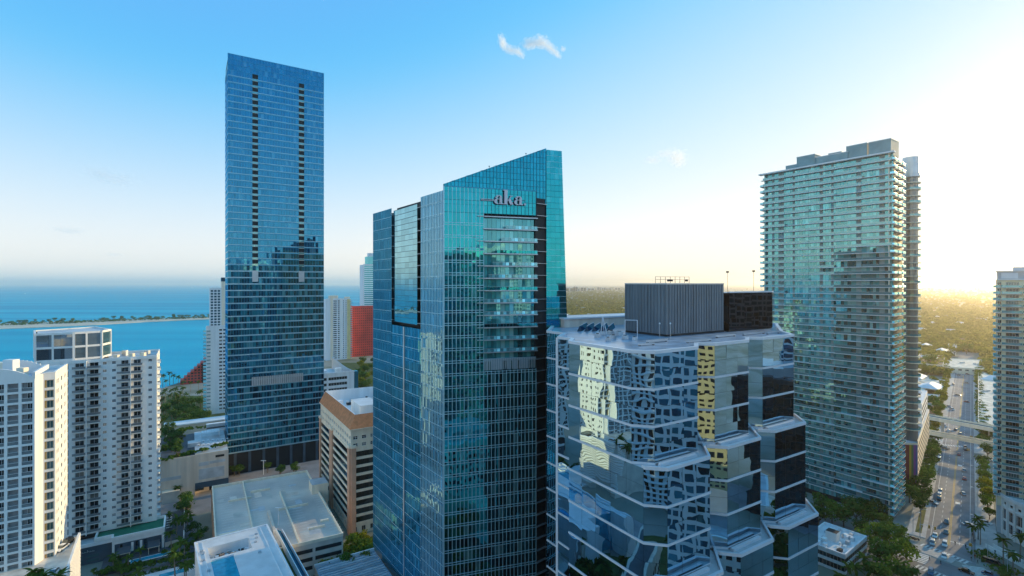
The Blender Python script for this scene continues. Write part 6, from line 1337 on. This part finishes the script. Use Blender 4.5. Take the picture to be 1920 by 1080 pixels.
for x, y, k, c, lab, a, aw in (
    (1060, 688, 'suv', 'grey', 'dark grey car left of the centre line, farther of the grey pair', 0, 0),
    (1057, 760, 'sedan', 'grey', 'grey car left of the centre line, nearer of the grey pair', 0, 0),
    (976, 786, 'sedan', 'white', 'white car in the outer left lane, second back from the crossing', 0, 0),
    (958, 840, 'suv', 'silver', 'silver white car first at the crossing in the outer left lane', 0, 0),
    (1047, 850, 'suv', 'white', 'white car waiting at the crossing in the inner left lane', 0, 0),
    (1043, 935, 'sedan', 'white', 'white car driving over the zebra crossing into the junction', 0, 0),
    (946, 1052, 'suv', 'blue', 'blue and white car on the junction at the bottom edge', 0, 0),
    (1205, 1045, 'sedan', 'black', 'black limousine turning on the junction at the bottom right', 75, 0),
    (1215, 705, 'sedan', 'silver', 'silver car standing crosswise before the right kerb', -62, 1),
    (1180, 483, 'sedan', 'silver', 'lone silver grey car in the right lane in the middle of the street', 12, 1),
    (1190, 375, 'sedan', 'red', 'dark red car following the pinkish one in the right lane', 0, 1),
    (1190, 315, 'sedan', 'silver', 'pale silver car ahead of the dark red car in the right lane', 0, 1),
    (1150, 200, 'sedan', 'red', 'small red car just past the nearer overhead track', 0, 1),
    (1196, 164, 'suv', 'black', 'dark car at the right kerb just past the nearer overhead track', 10, 1),
    (1195, 146, 'suv', 'silver', 'silver van behind the dark car near the overhead track', 0, 1),
    (1048, 153, 'suv', 'grey', 'grey car turning left just past the nearer overhead track', 60, 0),
    (1013, 468, 'suv', 'silver', 'silver car farthest of the three parked at the left kerb', 0, 0),
    (1008, 498, 'suv', 'white', 'white car in the middle of three parked at the left kerb', 0, 0),
    (1005, 520, 'suv', 'black', 'black car nearest of the three parked at the left kerb', 0, 0),
    (962, 548, 'sedan', 'silver', 'silver car pulling out of the left side drive under trees', 62, 0),
    (1012, 188, 'suv', 'grey', 'grey car farthest in the row parked on the left by the trees', 0, 0),
    (1008, 212, 'suv', 'white', 'white car second in the row parked on the left by the trees', 0, 0),
    (1005, 240, 'van', 'white', 'white van nearest in the row parked on the left by the trees', 0, 0),
    (1372, 1066, 'sedan', 'blue', 'blue car at the bottom right corner beside the zebra crossing', 80, 0),
    (1342, 692, 'sedan', 'white', 'white car half hidden by trees right of the street', 70, 0),
    (700, 742, 'sedan', 'grey', 'dark car in the left side drive behind the grove', 50, 0),
    (1370, 238, 'suv', 'white', 'white car parked beyond the right street trees', 60, 0)):
    car(*z6(x, y), k, c, lab, a, aw)
def z4(x, y): return 1680 + x / 4.911, 640 + y / 4.911
for x, y, k, c, lab, a, aw in (
    (485, 822, 'sedan', 'white', 'white car in the gap between both overhead tracks, left lane', 0, 0), (545, 812, 'sedan', 'black', 'black car in the gap between both overhead tracks', 0, 0),
    (440, 780, 'suv', 'silver', 'silver car close under the farther viaduct', 40, 0), (588, 850, 'sedan', 'silver', 'silver car right at the nearer overhead track', 0, 1),
    (570, 493, 'sedan', 'grey', 'grey car crossing the sunlit far street', 80, 0), (648, 556, 'sedan', 'red', 'red car on the sunlit far street beyond the viaduct', 50, 1),
    (525, 397, 'suv', 'grey', 'dark car at the left edge of the far street', 0, 0), (520, 625, 'suv', 'white', 'white car parked left beyond the viaduct, nearer one', 20, 0),
    (488, 602, 'suv', 'silver', 'silver car parked left beyond the viaduct, farther one', 20, 0), (645, 382, 'sedan', 'grey', 'grey car far up the sunlit street on the right', 70, 1),
    (622, 312, 'sedan', 'white', 'white car farthest up the street near its end', 60, 1), (582, 312, 'sedan', 'silver', 'silver car near the end of the street in the middle', 60, 0),
    (660, 280, 'suv', 'grey', 'grey car at the very end of the street', 80, 0), (655, 300, 'sedan', 'red', 'reddish car near the end of the street on the right', 70, 0), (545, 295, 'sedan', 'white', 'white car near the end of the street on the left', 60, 0)):
    car(*z4(x, y), k, c, lab, a, aw)
car(116, 1027, 'sedan', 'white', 'white car parked on the deck below the sunlit white wall', 50, 0, 25.65); car(125, 1018, 'suv', 'black', 'black car parked behind the white one on the deck', 50, 0, 25.65)
car(100, 1073, 'sedan', 'white', 'white car on the near end of the louvred deck', 60, 0, 25.65)
for x, y, k, c, lab, a in ((410, 978, 'suv', 'black', 'black car farther one beside the garage salmon flank', -65), (412, 990, 'suv', 'black', 'black car nearer one beside the garage salmon flank', -65), (350, 978, 'suv', 'grey', 'dark car in the side street under the palms', 10), (408, 926, 'van', 'white', 'white van in the loading yard of the stone podium', 10), (344, 957, 'sedan', 'grey', 'grey car on the side street below the cream cabana', 10), (615, 968, 'suv', 'grey', 'dark car between the garage and the terracotta office', 0)):
    car(x, y, k, c, lab, a)

# ---------------------------------------------------------------- people
def person_mesh(name, joints, edges, radii, cols):
    me = bpy.data.meshes.new(name); me.from_pydata(joints, edges, []); o = bpy.data.objects.new(name, me); COL.objects.link(o)
    o.modifiers.new('s', 'SKIN'); o.modifiers.new('d', 'SUBSURF').levels = 1
    for i, r in enumerate(radii): me.skin_vertices[0].data[i].radius = (r, r * .85)
    me.skin_vertices[0].data[0].use_root = True
    dg = bpy.context.evaluated_depsgraph_get(); dg.update(); m2 = bpy.data.meshes.new_from_object(o.evaluated_get(dg)); m2.name = name; bpy.data.objects.remove(o)
    for m in cols: m2.materials.append(m)
    for p in m2.polygons:
        c = p.center; z = c.z; arm = abs(c.x) > .22
        p.material_index = 3 if z < .09 else 2 if z < .86 and not (arm and z > .6) else 4 if z > 1.66 or (z > 1.55 and c.y < -.02) else 0 if z > 1.44 or (arm and z < 1.05) else 1
    return m2
def pose(st):
    J = [(0, 0, .95), (0, .01, 1.2), (0, 0, 1.42), (0, .01, 1.52), (0, .03, 1.62), (0, .02, 1.72)]; E = [(0, 1), (1, 2), (2, 3), (3, 4), (4, 5)]; Rr = [.15, .14, .15, .06, .09, .085]
    for s, k in ((-1, st), (1, -st)):
        n = len(J); J += [(s * .1, 0, .88), (s * .1, k * .5, .48), (s * .1, k * .7 - (.1 if k < 0 else 0), .07), (s * .1, k * .7 + .14, .03)]; E += [(0, n), (n, n + 1), (n + 1, n + 2), (n + 2, n + 3)]; Rr += [.10, .07, .05, .04]
        n = len(J); J += [(s * .2, 0, 1.40), (s * .26, -k * .3, 1.12), (s * .27, -k * .5 + .06, .88)]; E += [(2, n), (n, n + 1), (n + 1, n + 2)]; Rr += [.07, .05, .04]
    return J, E, Rr
HAIR = mat('hair', (.03, .02, .015), .8); DENIM = mat('denim', (.03, .05, .10), .9); KHAKI = mat('khaki', (.25, .2, .13), .9); TEEB = mat('black_shirt', (.02, .02, .022), .9); TEEW = mat('white_shirt', (.7, .7, .68), .9); TEER = mat('red_shirt', (.35, .05, .04), .9)
PM = {}
for i, (st, top, bot) in enumerate(((.22, TEEB, DENIM), (.05, TEEW, DENIM), (.25, TEER, KHAKI), (.18, TEEB, TEEB), (.05, TEEB, KHAKI))):
    PM[i] = person_mesh('body', *pose(st), [SKIN, top, bot, BLACK, HAIR])
PL_ = ('person in a black shirt and jeans walking', 'person in a white shirt and jeans standing', 'person in a red shirt and khaki trousers walking', 'person dressed all in black walking', 'person in a black shirt and khaki trousers standing')
def z3(x, y): return 1660 + x / 7.385, 950 + y / 7.385
for x, y, k, where, a in ((610, 742, 3, 'on the open junction, left one', 30), (767, 800, 0, 'on the open junction, right one', 60), (966, 532, 3, 'behind the stop line left of the kerb line', 90), (1113, 578, 0, 'beside the edge line before the crossing', 120), (1190, 750, 4, 'at the right end of the crossing', 10), (1278, 795, 3, 'on the right corner pavement nearest the junction', 200), (1240, 725, 2, 'under the yellow signal on the right corner', 180), (1236, 172, 0, 'left of a pair on the right pavement', 0), (1262, 182, 3, 'right of a pair on the right pavement', 0), (1205, 420, 4, 'on the right pavement before the palms', 200), (1245, 482, 1, 'beside the palms', 200), (1520, 660, 3, 'by the wall of the curved podium', 100), (515, 285, 1, 'on the left pavement beside the grass verge', 40), (335, 475, 1, 'beside the motorcycles on the left corner', 40)):
    p = at(*z3(x, y)); o = bpy.data.objects.new('person', None); COL.objects.link(o); o.location = (p.x, p.y, .02 if x < 1150 else .15); o.rotation_euler = (0, 0, R(a)); o['label'] = (PL_[k].replace(' trousers', '').replace('dressed ', '') + ' ' + where); o['category'] = 'person'; o['group'] = 'pedestrians at the junction'
    b = bpy.data.objects.new('body', PM[k]); COL.objects.link(b); b.parent = o
# motorcycles on the left corner
def moto(x, y, lab, a):
    p = at(*z3(x, y)); t = Thing('motorcycle', lab, 'motorcycle', (0, 0, 0), 'motorcycles on the left corner'); t.o.location = (p.x, p.y, .14); t.o.rotation_euler = (0, 0, R(a)); t.inv = Matrix()
    for y_ in (-.7, .7): g = G(); g.cyl((-.06, y_, .31), (.06, y_, .31), .31, .31, 12, BLACK); t.part('wheel', g)
    g = G(); loft(g, [(-.75, .1, .55, .75), (-.2, .16, .4, .78), (.3, .18, .4, .95), (.6, .1, .6, .9)], PAINTS['black']); t.part('body', g); g = G(); g.box(-.12, .12, -.7, -.05, .79, .88, BLACK); t.part('seat', g); g = G(); g.cyl((-.36, .52, 1.05), (.36, .52, 1.05), .025, .025, 6, METAL); g.cyl((0, .52, 1.05), (0, .72, .32), .04, .04, 6, METAL); t.part('handlebar', g)
for i, (x, y) in enumerate(((360, 445), (400, 455), (435, 470))): moto(x, y, ('left', 'middle', 'right')[i] + ' one of three black motorcycles parked on the left corner', 20 + i * 25)
# signals and lamps
def signal(px, py, lab, s=1.0, arm=4.0, da=SN):
    p = at(px, py); a = Vector((p.x, p.y)); t = Thing('traffic_light', lab, 'traffic light', (*tp(a), .1)); g = G(); g.cyl((*a, .1), (*a, 6.2 * s), .13, .1, 8, METAL); t.part('pole', g); b = a - da * arm; g = G(); g.cyl((*a, 6.1 * s), (*b, 6.4 * s), .08, .06, 6, METAL); t.part('arm', g)
    for k in (.98, .6): c = a - da * arm * k; g = G(); g.box(c.x - .22, c.x + .22, c.y - .2, c.y + .2, 5.3 * s, 6.5 * s, YSIG); h = t.part('signal_head', g); 
    for k in (.98, .6):
        for j, m in enumerate((mat('lens_red', (.2, .01, .01), .3), mat('lens_amber', (.3, .16, .01), .3), mat('lens_green', (.01, .12, .05), .3))): c = a - da * arm * k; g = G(); g.cyl((c.x - .1, c.y - .2, 6.25 * s - j * .38), (c.x - .12, c.y - .25, 6.25 * s - j * .38), .13, .13, 8, m); t.part('lens', g)
p = z3(1195, 760); signal(p[0] + 3, p[1] - 2, 'traffic light with yellow heads on the right corner of the junction', 1, 1.0)
signal(1822, 862, 'traffic light with yellow heads beside the nearer overhead track, lower one', 1, 2.0); signal(1827, 836, 'traffic light with yellow heads between the overhead tracks', 1, 2.0); signal(1725, 1012, 'traffic light mast on the left corner by the motorcycles', 1.1, 5.0, SN * -1)
def lamp(px, py, lab, grp=None, h=9, side=SN):
    p = at(px, py); a = Vector((p.x, p.y)); t = Thing('street_lamp', lab, 'street lamp', (*tp(a), .1), grp); g = G(); g.cyl((*a, .1), (*a, h), .12, .07, 7, METAL); t.part('pole', g); b = a + side * 2.2; g = G(); g.cyl((*a, h - .1), (*b, h + .3), .05, .05, 6, METAL); t.part('arm', g); g = G(); g.box(b.x - .35, b.x + .35, b.y - .2, b.y + .2, h + .2, h + .36, WHITE2); t.part('lamp_head', g)
for px, py, lab in ((1712, 998, 'tall white lamp post on the left pavement by the dark trees'), (1726, 992, 'tall lamp post beside the grass verge on the left'), (1852, 1052, 'slim lamp post right of the junction before the planting'), (1889, 1078, 'lamp post at the bottom right corner'), (1733, 900, 'lamp post among the left street trees farther up')): lamp(px, py, lab)
for s in (20, 60, 100): x, y = street_pt(s, 9.2); d = (EYE) * FX / 1; px = CX + FX * x / y; py = HY + EYE * FX / y; lamp(px, py, 'grey lamp post in the row along the right kerb', 'lamp posts along the right kerb', 9, SN * -1)
# right corner: kerbed beds and the ramp wall of the curved podium
for i, (pts, lab) in enumerate((([(1838, 1030), (1850, 1030), (1852, 1048), (1840, 1050)], 'square clipped green bed beside the slim lamp post'), ([(1872, 1064), (1890, 1058), (1896, 1076), (1876, 1078)], 'clipped green bed before the podium palms at the bottom right'))):
    c = [at(x, y, 1.0) for x, y in pts]; g = G(); pp_ = [(q.x, q.y) for q in c][::-1]; g.prism(pp_, .1, .9, LEAFD)
    for k in range(160):
        q = Vector((rnd.uniform(min(p[0] for p in pp_), max(p[0] for p in pp_)), rnd.uniform(min(p[1] for p in pp_), max(p[1] for p in pp_)), rnd.uniform(.9, 1.3))); v = Vector((rnd.gauss(0, 1), rnd.gauss(0, 1), abs(rnd.gauss(0, 1)))).normalized(); a_ = v.orthogonal().normalized() * .45; b_ = v.cross(a_); g.face([q - a_, q - b_, q + a_, q + b_], LEAF)
    single('clipped_hedge', g, lab, 'hedge')
g = G(); a, b = at(1848, 1026), at(1930, 1072); ff = F(tp(a), tp(b)); ff.box(g, 0, ff.W, -.3, .1, 0, 1.5, WHITE); ff.box(g, 0, ff.W, -3.2, -2.9, 0, 1.5, WHITE); single('ramp_wall', g, 'low white ramp walls in front of the curved podium', 'wall')
for x, y, lab in ((1390, 970, 'black car left one parked by the podium ramp'), (1440, 985, 'black car right one parked by the podium ramp')): car(*z6(x - 20, y + 5), 'suv', 'black', lab, 65, 0)
# boats out at sea
for x, y, lab in ((47, 551, 'small white motor boat far out on the bay, left'), (360, 540.0, 'tiny pale boat near the horizon right of the bay')):
    p = at(x, y, -.9); s = 1.0 if x < 100 else 2.2; t = Thing('motor_boat', lab, 'boat', (p.x, p.y, -.9)); g = G(); hull = [(-9, -2.6), (5, -2.6), (10, 0), (5, 2.6), (-9, 2.6)]; g.prism([(p.x + a * s, p.y + b * s) for a, b in hull], -.95, 1.8 * s, WHITE); t.part('hull', g); g = G(); g.box(p.x - 5 * s, p.x + 2 * s, p.y - 1.8 * s, p.y + 1.8 * s, 1.8 * s, 5 * s, WHITE); t.part('cabin', g)
# ---------------------------------------------------------------- blocks behind and beside the viewpoint that the mirror facades show
def block(name, label, x0, x1, y0, y1, h, wm, gm_, fh=3.6, n=None, wf=.62, hf=.5, vertical=False):
    t = Thing(name, label, 'building', ((x0 + x1) / 2, (y0 + y1) / 2, 0)); t.part('body', G().box(x0, x1, y0, y1, 0, h, wm)); cs = [(x0, y0), (x1, y0), (x1, y1), (x0, y1)]
    for i in range(4):
        ff = F(cs[i], cs[(i + 1) % 4]); g = G(); k = n or int(ff.W / 3.4); st = ff.W / k; fl0 = int((h - 2) / fh)
        for j in range(fl0):
            for m in range(k): a = st * (m + (1 - wf) / 2); b = a + st * wf; z = 1 + j * fh + fh * .22; ff.quad(g, a, b, z, z + fh * hf, gm_, .06)
        t.part('window_grid', g, stuff=True)
        if vertical:
            g = G()
            for j in range(0, fl0): ff.box(g, 0, ff.W, .0, 1.1, 1 + j * fh - .15, 1 + j * fh + .1, WHITE2)
            t.part('balcony_line', g, stuff=True)
    g = G(); g.box(x0 + 6, x1 - 6, y0 + 6, y1 - 6, h, h + 4, METAL); t.part('plant_room', g); return t
OCH = mat('ochre_render', (.62, .47, .24), .8)
block('office_tower', 'ochre rendered block behind the viewpoint, seen only as a reflection', 24, 56, -70, -30, 112, OCH, G_WIN, 3.3, None, .6, .45)
block('apartment_tower', 'pale balcony block behind the viewpoint, seen only as a reflection', -36, 14, -80, -42, 98, WHITE2, G_WIN, 3.1, None, .5, .6, True)
block('dark_office', 'pale gridded block right of the view, seen only as a reflection', 124, 160, 62, 106, 92, WHITE2, G_FS2, 3.8, 11, .74, .62)
block('black_office', 'black glass block outside the right edge, seen only as a reflection', 190, 230, 118, 172, 64, CHAR, G_BAND, 3.8, None, .9, .8)
block('teal_tower', 'teal tower outside the right edge, seen only as a reflection', 250, 280, 143, 200, 132, WHITE2, G_FS2, 3.6, None, .8, .7)
block('blue_office', 'blue glass tower behind on the right, seen only as a reflection', 92, 132, -84, -40, 131, SLATE, G_FS2, 3.6, None, .9, .7)
block('grey_office', 'grey tower far behind on the right, seen only as a reflection', 160, 205, -170, -120, 142, WHITE2, G_FS2, 3.6, None, .6, .55)
block('tan_office', 'tan block far behind on the left, seen only as a reflection', -130, -85, -90, -45, 90, STONE, G_WIN, 3.4, None, .5, .5)
# low roofs, terraces and greenery below the viewpoint, mirrored in the lower facades
for nm, lab, x0, x1, y0, y1, h in (('low_block', 'low white block below the viewpoint, seen only as a reflection', 30, 66, 24, 60, 26), ('terrace_block', 'pale terrace block beneath the turquoise tower, seen only as a reflection', -66, -22, 70, 118, 20), ('corner_block', 'low stone block at the avenue corner, seen only as a reflection', 84, 116, 10, 52, 30), ('garden_block', 'low cream block by the garden, seen only as a reflection', -20, 16, 20, 56, 17)):
    t = block(nm, lab, x0, x1, y0, y1, h, WHITE if 'white' in lab else STONE, G_BAND, 3.8); t.part('roof_deck', G().box(x0 + 1, x1 - 1, y0 + 1, y1 - 1, h + .01, h + .2, ROOFG if x0 > 0 else DECK))
    for k in range(9): a, b = rnd.uniform(x0 + 3, x1 - 6), rnd.uniform(y0 + 3, y1 - 6); g = G(); g.box(a, a + rnd.uniform(2, 5), b, b + rnd.uniform(2, 5), h + .2, h + rnd.uniform(1, 3), rnd.choice((WHITE2, METAL, CHAR))); t.part('roof_unit', g)
    if x0 < 0: t.part('pool', G().box(x0 + 6, x0 + 22, y1 - 14, y1 - 6, h + .2, h + .34, POOL))
g = G(); g.face([(-70, -20, .03), (20, -20, .03), (20, 150, .03), (-70, 150, .03)], GRASS); g.face([(20.2, -20, .03), (170, -20, .03), (170, 96, .03), (40, 98, .03)], CONC2); setting('lower_ground', g)
pts = [(rnd.uniform(-68, 22), rnd.uniform(-10, 140), 4, rnd.uniform(2.5, 4.5)) for i in range(110)] + [(rnd.uniform(66, 84), rnd.uniform(0, 96), 4, rnd.uniform(2.5, 4)) for i in range(40)]
canopy('garden_greenery', [p for p in pts if not (-25 < p[0] < 18 and 16 < p[1] < 60)], LEAF, 60, 9)
# ---------------------------------------------------------------- clouds
def cloudmat(name, dens, sc, seed):
    m, nt, out = new_mat(name); v = N(nt, 'ShaderNodeVolumePrincipled'); tc = N(nt, 'ShaderNodeTexCoord'); mp = N(nt, 'ShaderNodeMapping'); mp.inputs['Location'].default_value = (seed, seed * 2.3, 0); mp.inputs['Scale'].default_value = sc
    nt.links.new(tc.outputs['Object'], mp.inputs[0]); no = N(nt, 'ShaderNodeTexNoise'); no.inputs['Scale'].default_value = 1.9; no.inputs['Detail'].default_value = 7; no.inputs['Roughness'].default_value = .68; no.inputs['Distortion'].default_value = 1.3; nt.links.new(mp.outputs[0], no.inputs['Vector'])
    ln = N(nt, 'ShaderNodeVectorMath', operation='LENGTH'); nt.links.new(tc.outputs['Object'], ln.inputs[0]); sb_ = N(nt, 'ShaderNodeMath', operation='MULTIPLY_ADD'); sb_.inputs[1].default_value = -.38; nt.links.new(ln.outputs['Value'], sb_.inputs[0]); nt.links.new(no.outputs['Fac'], sb_.inputs[2])
    mr = N(nt, 'ShaderNodeMapRange'); mr.inputs[1].default_value = .24; mr.inputs[2].default_value = .50; mr.inputs[4].default_value = dens; nt.links.new(sb_.outputs[0], mr.inputs[0]); nt.links.new(mr.outputs[0], v.inputs['Density']); v.inputs['Color'].default_value = (1, 1, 1, 1); v.inputs['Anisotropy'].default_value = .3
    nt.links.new(v.outputs[0], out.inputs['Volume']); return m
def ico(name): 
    g = G(); n = 10
    me = bpy.data.meshes.new(name); import bmesh; b = bmesh.new(); bmesh.ops.create_icosphere(b, subdivisions=2, radius=1); b.to_mesh(me); b.free(); return me
CM = [cloudmat('cloud_bright', .045, (1.1, 1, 1), 3.7), cloudmat('cloud_faint', .010, (1.1, 1, 1), 8.2), cloudmat('cloud_streak', .005, (1.3, 1, 1), 1.9)]
CME = []
for m in CM: me = ico('wisp'); me.materials.append(m); CME.append(me)
for k, d, lab, ws in ((0, 2300, 'small white tick shaped wisp of cloud high in the middle of the sky', ((943, 80, 8, 13, -20), (958, 94, 15, 8, 18), (974, 99, 13, 7, 42))), (0, 2300, 'small white arched wisp of cloud just right of the tick shaped one', ((996, 82, 17, 10, -12), (1016, 80, 15, 11, 10), (1034, 92, 18, 8, 38), (1046, 103, 9, 5, 38), (1056, 92, 6, 5, 0))),
    (1, 4300, 'faint broken cloud low between the two right hand towers', ((1224, 300, 16, 8, 0), (1247, 288, 20, 8, -8), (1270, 297, 18, 16, 20))), (2, 3900, 'faint grey streak of cloud in the left sky', ((205, 331, 52, 14, 14),)), (2, 5200, 'faint flat streak of cloud low on the left', ((130, 432, 36, 7, 4), (215, 478, 20, 5, 5)))):
    t = Thing('cloud', lab, 'cloud', ((ws[0][0] - CX) / FX * d, d, zy(ws[0][1], d)))
    for x, y, rx, ry, rot in ws:
        o = bpy.data.objects.new('wisp', CME[k]); COL.objects.link(o); o.parent = t.o; P = Vector(((x - CX) / FX * d, d, zy(y, d))) - t.o.location; q = d / FX
        o.location = P; o.scale = (rx * q * 1.5, ry * q * 2, ry * q * 1.5); o.rotation_euler = (0, R(rot), 0)
# ---------------------------------------------------------------- air
m, nt, out = new_mat('air'); v = N(nt, 'ShaderNodeVolumePrincipled'); v.inputs['Density'].default_value = 7.2e-5; v.inputs['Color'].default_value = (1, .95, .86, 1); v.inputs['Anisotropy'].default_value = .78
nt.links.new(v.outputs[0], out.inputs['Volume'])
g = G().box(-31000, 31000, -4000, 31000, -2.6, 262, m); setting('haze', g, 'stuff')

# ---------------------------------------------------------------- give each repeated plant or fitting a label of its own
ONES = 'first second third fourth fifth sixth seventh eighth ninth tenth eleventh twelfth thirteenth fourteenth fifteenth sixteenth seventeenth eighteenth nineteenth'.split()
def nth(i):
    if i < 19: return ONES[i]
    t, u = divmod(i + 1, 10); return ('twentieth', 'thirtieth', 'fortieth', 'fiftieth', 'sixtieth', 'seventieth', 'eightieth')[t - 2] if u == 0 else ('twenty', 'thirty', 'forty', 'fifty', 'sixty', 'seventy', 'eighty')[t - 2] + ' ' + ONES[u - 1]
bpy.context.view_layer.update()
for grp, phrase, mode in (('trees along the left pavement', 'dark trees lining the left pavement', 'near'), ('second row of trees left of the street', 'trees in the second row behind the left pavement', 'near'), ('trees along the right pavement', 'round trees on the right pavement', 'near'),
    ('far street trees, left row', 'yellow green trees lining the far street, left side', 'near'), ('far street trees, right row', 'trees in the dense row right of the far street', 'near'), ('trees by the far street, round', 'spreading green trees beside the far street', 'left'), ('trees by the far street, yellow', 'sunlit yellow green trees beside the far street', 'left'), ('trees by the far street, dark', 'dark trees near the viaducts', 'left'),
    ('grove below the teal condominium, wide', 'broad green trees in the grove below the teal condominium', 'left'), ('grove below the teal condominium, dark', 'dense dark trees in the grove below the teal condominium', 'left'), ('avenue trees below the condominium', 'avenue trees in front of the teal condominium', 'near'), ('palms by the small office', 'bright palms by the small white office', 'left'), ('palms before the crossing', 'tall palms before the crossing', 'left'), ('palms before the curved podium', 'palms before the curved white podium', 'left'),
    ('trees in the waterside garden', 'trees in the waterside garden by the tower', 'left'), ('roof garden trees', 'dense trees in the podium roof garden', 'left'), ('waterside palms', 'sunlit golden palms near the water', 'left'), ('shore palms', 'dark shore palms beside the red stepped building', 'left'), ('park trees below the red block', 'park trees below the red gridded block', 'left'), ('palms round the pool decks', 'palms between the pool decks and the garage', 'left'), ('palms at the lower left corner', 'tall palms before the sunlit wall, lower left corner', 'left'),
    ('trees round the garage, wide', 'bright broad trees below the garage end wall', 'left'), ('trees round the garage, round', 'green street trees round the garage', 'left'), ('trees round the garage, yellow', 'light green trees at the foot of the terracotta office', 'left'), ('trees round the garage, dark', 'dark trees on the side street left of the garage', 'left'), ('trees at the foot of the tall tower', 'small trees at the foot of the tall blue tower', 'left'), ('trees on the sand bar', 'trees on the sand bar in the bay', 'left'),
    ('houses in the far woodland, kind one', 'small tan clay roofed houses in the woodland', 'left'), ('houses in the far woodland, kind two', 'white roofed houses in the woodland', 'left'), ('houses in the far woodland, kind three', 'grey roofed white houses in the woodland', 'left'), ('houses in the far woodland, kind four', 'larger cream houses in the woodland', 'left'), ('houses in the far woodland, kind five', 'small stone houses in the woodland', 'left'),
    ('skylight ridges on the mirror block roof', 'sloped blue skylight ridges on the mirror block roof', 'left'), ('condensers on the mirror block roof', 'small condensers on the mirror block roof', 'left'), ('tables on the podium roof terrace', 'pale tables on the stone podium roof', 'left'), ('sun loungers on the side deck', 'white sun loungers on the dark side deck', 'near'), ('lamp posts along the right kerb', 'grey lamp posts along the right kerb', 'near'), ('hazy blocks on the far skyline', 'hazy grey blocks on the far skyline', 'left')):
    l = [o for o in COL.objects if o.get('group') == grp]
    l.sort(key=lambda o: (o.matrix_world.translation.x / max(1, o.matrix_world.translation.y)) if mode == 'left' else o.matrix_world.translation.length)
    for i, o in enumerate(l): o['label'] = '%s %s of the %s' % (nth(i), 'from the left' if mode == 'left' else 'nearest', phrase)
